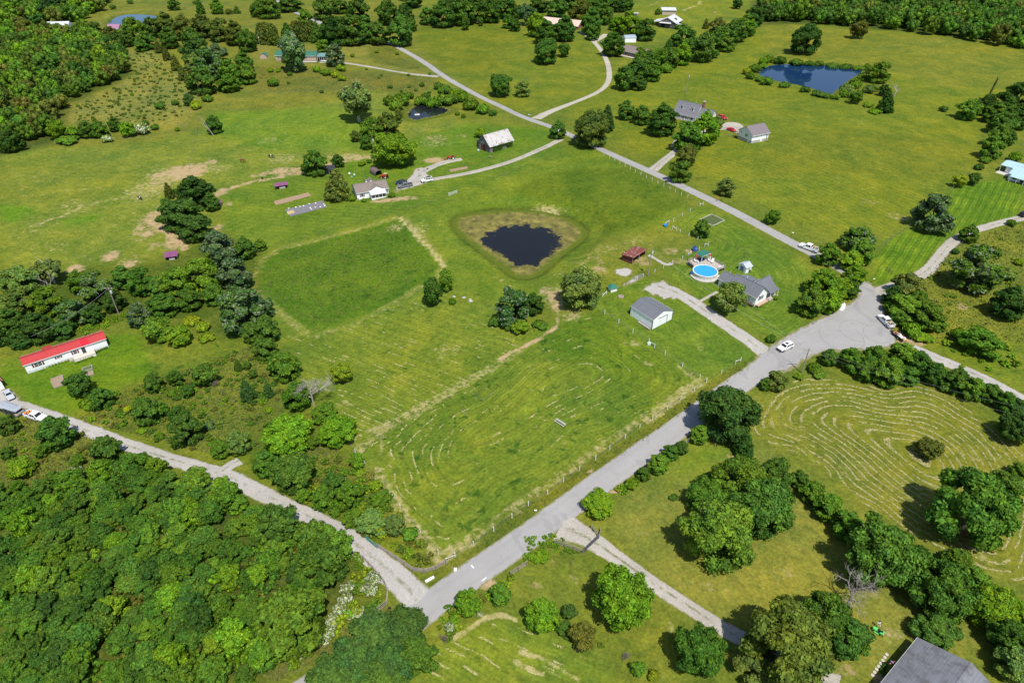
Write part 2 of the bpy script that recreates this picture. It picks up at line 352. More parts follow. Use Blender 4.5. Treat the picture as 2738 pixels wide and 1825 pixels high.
# ------------------------------------------------------------------ ground sheet
HAY = []
def smooth_sd(x, y, poly):
    acc = 0; n_ = len(poly)
    for i in range(n_):
        x0, y0 = poly[i]; x1, y1 = poly[(i + 1) % n_]; ex, ey = x1 - x0, y1 - y0; L = ex * ex + ey * ey + 1e-9; t = np.clip(((x - x0) * ex + (y - y0) * ey) / L, 0, 1)
        acc = acc + np.exp(-np.hypot(x - x0 - t * ex, y - y0 - t * ey) / 2.5)
    return -2.5 * np.log(acc + 1e-9)
def ground():
    st = .0060; ys = [26.0]
    while ys[-1] < 1050: ys.append(ys[-1] + max(.34, ys[-1] * st))
    ys = np.array(ys); us = np.arange(-1.16, 1.1601, st * 1.02)
    Yg, U = np.meshgrid(ys, us, indexing='ij'); Xg = U * (Yg + 22)
    X, Y = Xg.ravel(), Yg.ravel(); Zv = gz(X, Y)
    nr, nc = Yg.shape; idx = np.arange(nr * nc).reshape(nr, nc)
    Fq = np.stack([idx[:-1, :-1], idx[:-1, 1:], idx[1:, 1:], idx[1:, :-1]], -1).reshape(-1, 4)
    n = len(X); tint = np.tile(np.array([.115, .138, .024]), (n, 1)); dirt = np.zeros(n); straw = np.zeros(n); tuft = np.zeros(n) + .12
    ph = Y * .8 + X * .3; mow = np.zeros(n) + .35; hay = np.zeros(n)
    rs = np.random.RandomState(3)
    def bb(pts, pad):
        pts = np.asarray(pts); return (X > pts[:, 0].min() - pad) & (X < pts[:, 0].max() + pad) & (Y > pts[:, 1].min() - pad) & (Y < pts[:, 1].max() + pad)
    def wob(m): return .9 * np.sin(X[m] * .55 + 1.3 * np.sin(Y[m] * .31)) * np.sin(Y[m] * .47 + X[m] * .2)
    def region(c, pts, col, soft=2.0, mw=None, ang=None, hy=None, tf=None, stw=None, ragged=.6):
        poly = gpts(c, pts, P0); m = bb(poly, soft + 2)
        if not m.any(): return
        sd = poly_sd(X[m], Y[m], poly); k = sstep(-soft, soft, sd + wob(m) * ragged); kk = k[:, None]
        if col is not None: tint[m] = tint[m] * (1 - kk) + np.array(col) * kk
        for arr, val in ((mow, mw), (hay, hy), (tuft, tf), (straw, stw)):
            if val is not None: arr[m] = arr[m] * (1 - k) + val * k
        if hy: HAY.append((np.array(poly), ang, hy))
        if ang is not None:
            p = np.abs(sd) if ang == 'd' else smooth_sd(X[m], Y[m], poly) if ang == 's' else X[m] * math.cos(R(ang)) + Y[m] * math.sin(R(ang))
            ph[m] = np.where(k > .5, p, ph[m])
    def spot(c, x, y, rx, ry, amt, arr, hard=.55):
        px, py = C(c, x, y); s = 1 if c == 'px' else 3.336; p = P0(px, py); S = scale_at(p)
        ax = rx / s / S; ay = ry / s / S / math.sin(dep_at(p)); m = (abs(X - p.x) < ax * 2) & (abs(Y - p.y) < ay * 2)
        if not m.any(): return
        d = np.sqrt(((X[m] - p.x) / ax) ** 2 + ((Y[m] - p.y) / ay) ** 2)
        arr[m] = np.maximum(arr[m], amt * (1 - sstep(hard, 1.25, d)))
    def trail(c, pts, wdt, amt, arr, soft=.7):
        g = gpts(c, pts, P0); m = bb(g, wdt + 2)
        if not m.any(): return
        d = line_d(X[m], Y[m], g) + wob(m) * .25
        arr[m] = np.maximum(arr[m], amt * (1 - sstep(wdt / 2 - soft * .4, wdt / 2 + soft, d)))
    LUSH = (.066, .122, .012); MID = (.105, .148, .020); LAWN = (.098, .146, .021); OLIVE = (.122, .146, .018); ROUGH = (.108, .118, .022)
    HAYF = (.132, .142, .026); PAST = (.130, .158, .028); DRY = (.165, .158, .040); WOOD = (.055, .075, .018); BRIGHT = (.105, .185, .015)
    # far pastures and hillside
    region('px', [(0, 0), (1000, 0), (1300, 70), (1100, 260), (700, 300), (0, 480)], (.128, .138, .028), 8, tf=.4, stw=.18)
    region('00', [(1100, 450), (1400, 450), (1650, 720), (1780, 850), (1650, 1120), (560, 1120), (600, 950), (1000, 780), (1190, 660)], (.168, .165, .050), 4, tf=.5)
    region('01', [(0, 380), (600, 400), (1000, 390), (1170, 390), (1570, 660), (1200, 640), (800, 560), (0, 560)], (.150, .150, .040), 4)
    region('01', [(1040, 420), (1190, 390), (1540, 640), (1060, 560), (1010, 480)], (.098, .108, .024), 2.5, tf=.5)
    region('01', [(0, 590), (800, 620), (1650, 690), (1500, 850), (1100, 800), (0, 830)], (.118, .122, .030), 4, tf=.5)
    region('01', [(1420, 260), (2335, 60), (2335, 1000), (1750, 640), (1480, 430)], (.108, .130, .017), 3)
    region('02', [(0, 150), (700, 350), (860, 560), (860, 740), (700, 880), (300, 1010), (0, 980)], (.118, .142, .020), 4, mw=.5, ang=60)
    region('02', [(900, 60), (1500, 0), (2200, 0), (1900, 180), (1500, 330), (1300, 330), (1250, 180)], (.132, .155, .022), 5)
    region('px', [(1640, 200), (1800, 130), (2110, 60), (2738, 130), (2738, 260), (2630, 300), (2610, 430), (2430, 620), (2280, 640), (2100, 590), (1880, 470), (1700, 400), (1560, 330), (1500, 280)], OLIVE, 5, mw=.7, ang=35, tf=.35, stw=.12)
    region('px', [(2040, 60), (2738, 130), (2738, 240), (2500, 230), (2330, 180), (2050, 160)], (.132, .144, .024), 5)
    region('03', [(0, 1500), (0, 1250), (600, 1150), (1400, 1200), (1900, 1350), (1800, 1568), (0, 1568)], (.118, .136, .018), 8)
    # left horse pasture
    region('px', [(0, 400), (400, 380), (700, 300), (1000, 250), (1250, 330), (1100, 400), (900, 440), (600, 510), (560, 640), (0, 760)], PAST, 6, tf=.4, stw=.24)
    region('px', [(560, 300), (900, 290), (1000, 330), (950, 400), (700, 400), (560, 360)], (.108, .165, .020), 6)
    region('10', [(0, 330), (250, 330), (320, 400), (120, 480), (0, 460)], (.085, .165, .012), 3, tf=.5)
    region('10', [(550, 450), (900, 400), (880, 460), (600, 530)], (.085, .155, .015), 3)
    # yards of the ranch house on the left
    region('px', [(590, 520), (820, 440), (960, 470), (1260, 440), (1480, 370), (1520, 400), (1280, 520), (1000, 590), (760, 660), (690, 680), (600, 610)], LAWN, 2.5, mw=.75, ang=77)
    region('px', [(900, 430), (1250, 330), (1480, 340), (1470, 380), (1200, 450), (1120, 470), (930, 500)], (.092, .150, .017), 4)
    # rounded unmown paddock
    R1 = [(20, 960), (80, 830), (250, 720), (600, 640), (900, 560), (1270, 450), (1350, 480), (1480, 620), (1580, 740), (1660, 860), (1600, 1000), (1430, 1070), (1100, 1270), (850, 1390), (530, 1490), (330, 1340), (180, 1220), (30, 1060)]
    region('px', [(680, 700), (760, 660), (1000, 590), (1280, 520), (1500, 410), (1560, 370), (1840, 560), (1790, 600), (1560, 730), (1380, 860), (1200, 950), (1000, 1150), (940, 1190), (760, 920), (700, 760)], MID, 4, mw=.2, ang=40, tf=.25)
    region('11', R1, LUSH, 1.4, mw=.15, tf=.75, ragged=.5)
    g = gpts('11', R1, P0); m = bb(g, 6); d = line_d(X[m], Y[m], g[3:] + g[:4]); sdp = poly_sd(X[m], Y[m], g)
    k = (1 - sstep(.7, 1.9, np.abs(d - 1.0))) * (sdp < .6); tint[m] = tint[m] * (1 - k[:, None] * .75) + np.array((.17, .18, .05)) * k[:, None] * .75
    straw[m] = np.maximum(straw[m], k * .36)
    # north-east paddock
    region('12', [(0, 220), (300, 60), (600, 0), (1050, 0), (1540, 320), (1200, 530), (880, 555), (700, 400), (450, 290), (150, 240)], (.085, .122, .014), 2.5, tf=.55, mw=.3, ang=50)
    # area round run-in shed
    region('12', [(700, 700), (900, 580), (1300, 540), (1640, 640), (1560, 800), (1200, 960), (900, 1000), (820, 900)], (.125, .142, .026), 4, mw=.1)
    # house lawn on the right
    region('12', [(1720, 320), (2335, 640), (2700, 900), (2600, 1500), (2290, 1500), (1400, 960), (1560, 800), (1780, 680), (1470, 520), (1560, 430)], LAWN, 2.5, mw=1.0, ang='s')
    region('px', [(1590, 790), (1720, 740), (1800, 770), (2030, 950), (1930, 1000), (1870, 1010), (1590, 840)], LAWN, 2, mw=.7, ang='s')
    # mid field with hay dashes
    region('px', [(690, 760), (760, 890), (880, 880), (1130, 780), (1190, 760), (1300, 800), (1480, 880), (1290, 1010), (1040, 1160), (945, 1180), (800, 1010), (740, 900)], (.120, .154, .024), 3, mw=.8, ang=58, hy=.24, tf=.5)
    R3 = [(945, 1200), (1030, 1160), (1240, 1015), (1440, 880), (1530, 840), (1600, 835), (1870, 1015), (1730, 1120), (1600, 1190), (1380, 1330), (1180, 1490), (1090, 1400), (1010, 1270)]
    region('px', R3, (.108, .146, .022), 2, mw=.9, ang='s', hy=.2, tf=1.0)
    region('px', [(1440, 890), (1540, 850), (1600, 850), (1800, 980), (1700, 1020), (1500, 960)], (.078, .128, .015), 5)
    trail('px', [(1010, 1260), (1080, 1380), (1180, 1492), (1260, 1440)], 2.8, .58, straw, 1.2)
    trail('px', [(1180, 1492), (1500, 1270), (1730, 1110), (1868, 1020), (1810, 975)], 2.2, .48, straw, 1.2)
    trail('px', [(1868, 1022), (1800, 1070), (1735, 1120)], 2.8, .58, straw, 1.0)
    trail('px', [(960, 1195), (1010, 1155), (1250, 1020), (1380, 940)], 3.0, .52, straw, 1.6)
    # verge of the road
    region('px', [(1200, 1505), (1500, 1290), (1800, 1090), (1900, 1020), (1990, 960), (2010, 985), (1900, 1060), (1500, 1330), (1180, 1560), (1080, 1570), (1000, 1480)], (.108, .118, .020), 1.5, tf=.8, mw=0)
    # right side lawn with strong stripes
    region('13', [(940, 1040), (1040, 700), (1400, 480), (1750, 150), (2335, 60), (2335, 430), (1800, 560), (1640, 640), (1430, 920), (1240, 990)], (.088, .148, .013), 2.5, mw=1.7, ang=-38)
    region('13', [(1430, 940), (1700, 700), (1800, 600), (2335, 450), (2335, 1568), (1300, 1568), (1100, 1300), (1100, 1150)], (.125, .142, .024), 4, tf=.5)
    region('23', [(1300, 0), (2335, 0), (2335, 480), (1700, 230)], (.118, .148, .020), 4, tf=.5)
    # hay field lower right
    R7 = [(2010, 1080), (2110, 1010), (2190, 1000), (2360, 1030), (2480, 1025), (2600, 1090), (2738, 1200), (2800, 1300), (2760, 1580), (2540, 1510), (2315, 1368), (2185, 1258), (2120, 1215), (2050, 1205), (1990, 1140)]
    region('px', R7, HAYF, 2, mw=.7, ang='s', hy=1.0, tf=.15)
    # lower right yards
    region('px', [(1600, 1400), (1830, 1180), (1990, 1160), (2100, 1240), (2350, 1440), (2620, 1700), (2500, 1825), (2000, 1825), (1830, 1650)], (.150, .158, .040), 5, mw=.25, ang=20, tf=.1)
    region('px', [(1800, 1200), (1960, 1170), (2000, 1210), (1900, 1260), (1790, 1290)], (.115, .160, .022), 5)
    region('px', [(1380, 1560), (1520, 1490), (1900, 1700), (1960, 1825), (1800, 1825), (1560, 1680), (1440, 1600)], (.128, .146, .026), 4, mw=.3, ang=20)
    region('px', [(1060, 1825), (1160, 1720), (1330, 1640), (1440, 1650), (1600, 1780), (1640, 1825)], (.135, .168, .024), 3, mw=.8, ang=64, hy=.45)
    # mobile home lawn and rough scrub on the left
    region('20', [(0, 230), (150, 200), (230, 330), (900, 0), (1230, -40), (1330, 120), (1400, 320), (1180, 420), (1000, 490), (600, 720), (430, 680), (190, 600), (150, 480), (0, 450)], (.088, .150, .012), 2.5, mw=.35, ang=60, tf=.1)
    region('20', [(1330, 0), (2335, 0), (2600, 700), (2335, 1300), (1900, 1120), (1300, 950), (620, 740), (1000, 500), (1400, 330)], (.116, .140, .020), 3, tf=.8)
    region('px', [(640, 1130), (800, 1080), (960, 1250), (1030, 1420), (1170, 1530), (1100, 1540), (960, 1420), (640, 1230)], (.105, .135, .016), 3, tf=.9)
    region('20', [(0, 700), (500, 740), (1200, 1030), (1900, 1350), (1900, 1500), (0, 1568)], (.112, .136, .020), 3, tf=.8)
    # under woods
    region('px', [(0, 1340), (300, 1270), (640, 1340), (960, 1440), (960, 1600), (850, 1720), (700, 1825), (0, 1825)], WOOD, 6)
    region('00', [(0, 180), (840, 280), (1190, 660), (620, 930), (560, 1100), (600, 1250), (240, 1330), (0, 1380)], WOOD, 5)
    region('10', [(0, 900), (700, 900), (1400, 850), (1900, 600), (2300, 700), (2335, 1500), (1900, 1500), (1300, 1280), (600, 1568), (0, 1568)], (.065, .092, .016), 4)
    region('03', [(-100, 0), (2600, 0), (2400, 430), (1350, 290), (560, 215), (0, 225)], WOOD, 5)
    # bare and straw patches  ------------------------------------------------
    for a in (('10', 1400, 470, 170, 150, .75), ('10', 1600, 620, 130, 110, .8), ('10', 990, 780, 85, 45, .9), ('10', 670, 900, 90, 45, .85), ('10', 1160, 850, 75, 35, .8), ('10', 1380, 690, 80, 45, .55),
              ('10', 1660, 30, 200, 70, .9), ('10', 1480, 100, 170, 90, .55), ('10', 1930, 540, 60, 50, .7), ('10', 1970, 215, 60, 40, .8), ('10', 2030, 320, 60, 25, .6),
              ('01', 1600, 1430, 130, 30, .9), ('01', 1620, 1230, 130, 35, .55), ('01', 1850, 1215, 60, 20, .6), ('01', 300, 1530, 200, 40, .8), ('01', 850, 1400, 230, 40, .6),
              ('12', 800, 900, 130, 90, .5), ('12', 430, 1190, 70, 110, .75), ('12', 560, 1290, 140, 50, .5), ('12', 1450, 735, 90, 35, .6), ('12', 1600, 740, 60, 30, .6), ('12', 1180, 830, 110, 45, .65),
              ('12', 450, 920, 120, 40, .4), ('12', 330, 1090, 80, 70, .6), ('12', 700, 800, 200, 60, .38), ('12', 1070, 690, 100, 40, .32),
              ('11', 1330, 270, 150, 26, .75), ('11', 1160, 290, 160, 22, .85), ('11', 1270, 200, 40, 20, .6), ('11', 1800, 1240, 50, 25, .3),
              ('12', 80, 352, 130, 26, .8), ('12', 320, 345, 140, 44, .75), ('11', 2230, 366, 140, 26, .8), ('11', 1960, 405, 140, 20, .7),
              ('13', 1770, 1230, 70, 30, .7), ('23', 1330, 45, 150, 40, .85), ('22', 720, 1195, 45, 25, .75), ('22', 940, 1370, 80, 30, .85), ('31', 2080, 690, 110, 55, .85), ('31', 1790, 545, 40, 22, .6),
              ('31', 900, 1110, 90, 30, .55), ('32', 250, 700, 80, 40, .6), ('32', 410, 505, 60, 30, .5), ('33', 1160, 1130, 130, 60, .45), ('33', 760, 1460, 120, 60, .55), ('33', 1050, 1530, 90, 50, .8),
              ('32', 1110, 215, 60, 25, .35), ('32', 640, 1265, 90, 25, .6), ('20', 60, 250, 60, 25, .4), ('20', 800, 1170, 60, 90, .45), ('13', 1200, 430, 110, 50, .4), ('13', 950, 300, 70, 35, .35),
              ('02', 2280, 200, 60, 20, .4), ('02', 1960, 720, 70, 25, .3), ('03', 900, 1060, 90, 30, .3), ('12', 1660, 800, 20, 10, .5), ('23', 1940, 560, 120, 30, .25), ('22', 1900, 930, 100, 40, .5), ('22', 1990, 1060, 50, 22, .5)):
        spot(*a, dirt)
    for a in (('10', 1300, 200, 300, 150, .52), ('10', 700, 330, 300, 90, .42), ('10', 250, 560, 260, 120, .34), ('10', 500, 680, 200, 100, .36), ('10', 1150, 820, 260, 90, .4), ('10', 1500, 60, 330, 100, .6),
              ('00', 1900, 1500, 300, 60, .5), ('01', 150, 1250, 260, 50, .42), ('01', 250, 1420, 260, 70, .5), ('01', 900, 1400, 260, 40, .6), ('01', 1600, 1280, 260, 50, .45), ('01', 1500, 1150, 160, 40, .4),
              ('01', 230, 940, 120, 40, .3), ('11', 1260, 530, 110, 60, .62), ('11', 1480, 560, 120, 120, .5), ('11', 1560, 700, 60, 60, .45), ('12', 330, 340, 220, 70, .75), ('11', 2150, 375, 300, 46, .75),
              ('12', 1180, 640, 260, 80, .4), ('12', 860, 720, 250, 70, .42), ('12', 420, 1150, 200, 160, .5), ('12', 550, 1330, 160, 60, .55), ('12', 150, 1150, 130, 90, .4), ('12', 1560, 830, 120, 40, .5),
              ('22', 1110, 60, 120, 50, .55), ('22', 1250, 240, 90, 45, .5), ('22', 1720, 95, 90, 50, .4), ('21', 1700, 130, 260, 110, .42), ('21', 1300, 60, 300, 70, .35), ('21', 1100, 900, 160, 80, .5), ('21', 800, 600, 120, 110, .4),
              ('23', 300, 850, 200, 120, .42), ('23', 800, 1150, 330, 160, .34), ('23', 1300, 1350, 300, 160, .36), ('23', 1900, 1050, 260, 120, .35), ('33', 1900, 420, 260, 130, .45),
              ('32', 600, 700, 160, 160, .36), ('32', 1150, 230, 200, 90, .34), ('32', 1800, 700, 260, 90, .36), ('33', 200, 600, 260, 160, .36), ('33', 400, 300, 200, 120, .3), ('33', 1150, 1130, 200, 120, .4),
              ('13', 1250, 450, 140, 70, .5), ('13', 950, 310, 130, 60, .35), ('13', 700, 120, 160, 60, .3), ('20', 900, 780, 260, 60, .4), ('20', 1500, 1000, 260, 60, .36), ('31', 1380, 700, 130, 60, .5), ('31', 860, 1110, 200, 60, .42),
              ('03', 1500, 380, 400, 60, .3), ('03', 300, 250, 260, 40, .3), ('03', 1000, 1000, 260, 60, .3), ('31', 1600, 420, 150, 60, .6), ('22', 100, 1560, 90, 40, .4)):
        spot(*a, straw, .2)
    trail('10', [(1420, 380), (1330, 460), (1480, 560), (1550, 650), (1660, 720)], 2.6, .85, dirt, 1.2)
    trail('00', [(1400, 1560), (1680, 1500), (1900, 1440)], 3.5, .8, dirt, 1.6); trail('01', [(0, 1568), (120, 1545), (420, 1500), (800, 1440), (1060, 1400)], 3.0, .75, dirt, 1.5)
    trail('10', [(1960, 230), (2100, 160), (2335, 100)], 2.6, .8, dirt, 1.0); trail('11', [(0, 115), (250, 75), (460, 10)], 2.2, .75, dirt, .8); trail('11', [(280, 130), (470, 95)], .8, .6, dirt, .5)
    trail('10', [(280, 520), (560, 420), (850, 310), (1070, 265)], 1.2, .62, straw, .9); trail('10', [(0, 265), (300, 240), (620, 200), (900, 180)], .8, .5, straw, .8)
    trail('22', [(-80, 200), (60, 120), (180, 70), (300, 10)], 1.3, .95, dirt, .5); trail('12', [(170, 1568), (330, 1480), (430, 1410), (435, 1280), (390, 1220), (370, 1100)], 1.1, .8, dirt, .6)
    trail('11', [(1300, 440), (1400, 540), (1500, 660), (1580, 730), (1640, 800), (1690, 880)], 1.6, .8, straw, .7)
    trail('11', [(2170, 960), (2230, 1010), (2310, 1060)], .8, .75, dirt, .5)
    trail('12', [(540, 940), (700, 820), (760, 770)], 1.2, .5, dirt, 1); trail('12', [(680, 820), (740, 770), (1000, 770)], .8, .45, dirt, .8)
    trail('02', [(1100, 90), (1290, 40), (1380, 0)], 1.2, .7, straw, .8); trail('02', [(1540, 100), (1680, 50), (1730, 0)], 2.6, .72, straw, 1.0)
    trail('00', [(880, 200), (1000, 120), (1200, 90), (1500, 90)], 6, .35, straw, 3)
    trail('21', [(870, 920), (960, 860), (1180, 770)], 1.2, .55, straw, .6); trail('31', [(1790, 1160), (1900, 1100), (2050, 990), (2200, 960), (2335, 1010)], .8, .75, straw, .5)
    trail('32', [(110, 1295), (300, 1350), (480, 1450), (620, 1540)], .7, .8, straw, .5); trail('32', [(60, 1380), (220, 1460), (300, 1490)], .6, .7, straw, .5); trail('32', [(370, 1470), (480, 1520)], .6, .7, straw, .4)
    trail('32', [(1440, 1030), (1450, 1180), (1470, 1330)], .35, .7, straw, .4)
    trail('21', [(900, 960), (960, 1060), (1060, 1095), (1130, 1030), (1130, 950)], .4, .6, straw, .4); trail('21', [(940, 950), (950, 1010), (1000, 1060)], .4, .6, straw, .4)
    # pond banks: wet green rim
    for poly, lev, b, bank in PONDS:
        m = (X > b[0] - 8) & (X < b[1] + 8) & (Y > b[2] - 8) & (Y < b[3] + 8)
        sd = poly_sd(X[m], Y[m], poly); k = sstep(-2.6, -.3, sd)[:, None]
        tint[m] = tint[m] * (1 - k) + np.array((.060, .082, .014)) * k; straw[m] = np.maximum(straw[m], .34 * np.exp(-((sd + 4.6) / 1.1) ** 2)); mow[m] *= 1 - k[:, 0]
        dirt[m] = np.maximum(dirt[m] * (1 - k[:, 0]), .9 * sstep(.3, .8, sd))
    me = np_mesh('ground', np.stack([X, Y, Zv], 1), Fq, ground_material(), True)
    for nm, arr in (('ma', np.stack([dirt, straw, tuft], 1)), ('mb', np.stack([ph, mow, hay], 1))):
        a = me.attributes.new(nm, 'FLOAT_VECTOR', 'POINT'); a.data.foreach_set('vector', arr.astype(np.float32).ravel())
    a = me.attributes.new('tint', 'FLOAT_COLOR', 'POINT'); a.data.foreach_set('color', np.concatenate([tint, np.ones((n, 1))], 1).astype(np.float32).ravel())
    o = bpy.data.objects.new('ground', me); COL.objects.link(o); tag(o, 'rolling green pasture and mown yards', 'ground', kind='structure')
    return o
ground()
def vnoise(x, y, sc, seed):
    g = np.random.RandomState(seed).rand(64, 64); u, v = x / sc, y / sc; i, j = np.floor(u).astype(int), np.floor(v).astype(int); a, b = u - i, v - j
    a = a * a * (3 - 2 * a); b = b * b * (3 - 2 * b); q = lambda p, r: g[p % 64, r % 64]
    return (q(i, j) * (1 - a) + q(i + 1, j) * a) * (1 - b) + (q(i, j + 1) * (1 - a) + q(i + 1, j + 1) * a) * b
def cut_hay():
    """thin windrows of dry cut hay left in lines by the mower"""
    rs = np.random.RandomState(2); Vs = []
    for poly, ang, amt in HAY:
        lo, hi = poly.min(0), poly.max(0); n = int((hi - lo).prod() * 40); q = lo + (hi - lo) * rs.rand(n, 2); x, y = q.T; sd = poly_sd(x, y, poly); k = sd > 1.2; x, y = x[k], y[k]
        def ph(x, y):
            p = smooth_sd(x, y, poly) if ang in ('s', 'd') else x * math.cos(R(ang)) + y * math.sin(R(ang))
            return p + (.7 if amt > .9 else 1.3) * vnoise(x, y, 9, 5) + .4 * vnoise(x, y, 2.5, 6)
        sp = 1.45 if amt > .9 else 1.55; p = ph(x, y); d = np.abs((p / sp) % 1 - .5) * sp; lane = np.floor(p / sp)
        cov = vnoise(x + lane * 17.3, y - lane * 9.1, 3.2, 7) * .6 + vnoise(x, y, 20, 8) * .4; thr = np.quantile(cov, 1 - min(.9, amt * .9)); k = (d < (.10 if amt > .9 else .05) + .15 * vnoise(x, y, 1.5, 9)) & (cov > thr) & (vnoise(x, y, .8, 3) > (.22 if amt > .9 else .4))
        x, y = x[k], y[k]; m = len(x); e = .2; gx = (ph(x + e, y) - ph(x - e, y)); gy = (ph(x, y + e) - ph(x, y - e)); a = np.arctan2(gx, -gy) + rs.normal(size=m) * .5
        z = gz(x, y) + .03; ln = .12 + .24 * rs.rand(m); wd = .03 + .05 * rs.rand(m); t = np.stack([np.cos(a) * ln, np.sin(a) * ln, rs.normal(size=m) * .03], 1); b = np.stack([-np.sin(a) * wd, np.cos(a) * wd, rs.normal(size=m) * .03], 1); c = np.stack([x, y, z], 1); up = np.stack([0 * x, 0 * x, .05 + .07 * rs.rand(m)], 1)
        Vs.append(np.stack([c - t, c - b + up * .3, c + t, c + b + up * .3, c + up], 1))
    V = np.concatenate(Vs); m = len(V); V = V.reshape(-1, 3); i = np.arange(m)[:, None] * 5
    F3 = np.concatenate([i + np.array([[0, 1, 4]]), i + np.array([[1, 2, 4]]), i + np.array([[2, 3, 4]]), i + np.array([[3, 0, 4]])])
    mt, nt, bs = newmat('cut hay'); ri = nd(nt, 'NewGeometry').outputs['Random Per Island']; nt.links.new(mixc(nt, ri, (.25, .235, .085), (.43, .385, .185)), bs.inputs['Base Color']); bs.inputs['Roughness'].default_value = .9
    o = bpy.data.objects.new('cut_hay', np_mesh('cut_hay', V, F3, mt)); COL.objects.link(o); tag(o, 'dry cut hay lying in thin lines on the mown fields', 'hay', kind='stuff'); print('hay', m)
cut_hay()
def far_ground():
    mb = MB(); g = 240.0
    for i in range(-16, 16):
        for j in range(-16, 16):
            mb.add([(i * g, j * g, -9), (i * g + g, j * g, -9), (i * g + g, j * g + g, -9), (i * g, j * g + g, -9)], [(0, 1, 2, 3)])
    o = mb.build('terrain', M('far pasture', (.10, .13, .025), .95, .3, .02, spec=.05)); tag(o, 'green land stretching away beyond the fields', 'ground', kind='structure')
far_ground()

# ------------------------------------------------------------------ water
def pond_water(k, name, label, mat):
    poly, lev, b, bank = PONDS[k]; st = .8
    xs = np.arange(b[0] - 2, b[1] + 2.01, st); ys = np.arange(b[2] - 2, b[3] + 2.01, st)
    Xg, Yg = np.meshgrid(xs, ys); X, Y = Xg.ravel(), Yg.ravel(); sd = poly_sd(X, Y, poly)
    nr, nc = Xg.shape; idx = np.arange(nr * nc).reshape(nr, nc)
    Fq = np.stack([idx[:-1, :-1], idx[:-1, 1:], idx[1:, 1:], idx[1:, :-1]], -1).reshape(-1, 4)
    keep = (sd[Fq] > -1.2).any(1); Fq = Fq[keep]; used = np.unique(Fq); mp = np.full(len(X), -1); mp[used] = np.arange(len(used)); Fq = mp[Fq]
    me = np_mesh(name, np.stack([X, Y, np.full(len(X), lev)], 1)[used], Fq, mat)
    a = me.attributes.new('bank', 'FLOAT', 'POINT'); a.data.foreach_set('value', sd[used].astype(np.float32))
    if k == 0: c0 = P0(1398, 642); rho = np.hypot((X - c0.x) / 13.5, (Y - c0.y) / 14.5); sd = np.minimum(sd * 1.5, 7.6 + (1 - rho) * 14)
    a = me.attributes.new('shore', 'FLOAT', 'POINT'); a.data.foreach_set('value', sd[used].astype(np.float32))
    o = bpy.data.objects.new(name, me); COL.objects.link(o); tag(o, label, 'pond', kind='structure')
pond_water(0, 'pond', 'dark farm pond ringed with yellow green algae', water_material('algae pond', (.010, .011, .012), .12, True, 7.6))
pond_water(1, 'pond', 'pond tinted sky blue among reeds in the upper right pasture', water_material('sky tinted pond', (.008, .030, .085), .04, True, 1.3))  # reflected sky is painted in: its blue sits in the base colour
pond_water(2, 'pond', 'small weedy pond beside the scrub and road', water_material('weedy pond', (.012, .014, .018), .06, True, 3.0))
pond_water(3, 'pond', 'distant blue pond at the upper left', water_material('far pond', (.010, .045, .11), .05, True, .6))

# ------------------------------------------------------------------ roads and lanes
def smooth_line(pts, it=2):
    p = [Vector((a[0], a[1])) for a in pts]
    for _ in range(it):
        q = [p[0]]
        for a, b in zip(p[:-1], p[1:]): q += [a * .75 + b * .25, a * .25 + b * .75]
        p = q + [p[-1]]
    return p
def ribbon(name, label, px, width, mat, lift=.04, ragged=0.0, cat='road', step=1.2, end_w=None, seed=1):
    rnd = random.Random(seed); line = smooth_line([P0(*C(*q) if isinstance(q[0], str) else q) for q in px])
    pts = [line[0]]
    for a, b in zip(line[:-1], line[1:]):
        n = max(1, int((b - a).length / step))
        for i in range(1, n + 1): pts.append(a.lerp(b, i / n))
    V = []; A = []; L = 0; nx = 9; N = len(pts)
    jl = jr = 0
    for i, p in enumerate(pts):
        t = (pts[min(i + 1, N - 1)] - pts[max(i - 1, 0)]).normalized(); nrm = Vector((-t.y, t.x))
        if i: L += (p - pts[i - 1]).length
        w_ = width if not isinstance(width, (list, tuple)) else np.interp(i / (N - 1), [k / (len(width) - 1) for k in range(len(width))], width)
        jl = jl * .7 + rnd.uniform(-1, 1) * ragged * .5; jr = jr * .7 + rnd.uniform(-1, 1) * ragged * .5
        for k in range(nx):
            s = -1 + 2 * k / (nx - 1); off = s * w_ / 2 + (jl if s < 0 else jr) * abs(s) ** 2
            q = p + nrm * off; V.append((q.x, q.y, 0)); A.append((s, L, 0))
    V = np.array(V); V[:, 2] = gz(V[:, 0], V[:, 1]) + lift + .05 * (1 - np.abs(np.array(A)[:, 0]) ** 2)
    V[np.abs(np.array(A)[:, 0]) > .99, 2] -= .05
    idx = np.arange(N * nx).reshape(N, nx)
    Fq = np.stack([idx[:-1, :-1], idx[:-1, 1:], idx[1:, 1:], idx[1:, :-1]], -1).reshape(-1, 4)[:, ::-1]
    me = np_mesh(name, V, Fq, mat, True); a = me.attributes.new('lane', 'FLOAT_VECTOR', 'POINT'); a.data.foreach_set('vector', np.array(A, np.float32).ravel())
    o = bpy.data.objects.new(name, me); COL.objects.link(o); tag(o, label, cat, kind='structure'); return o
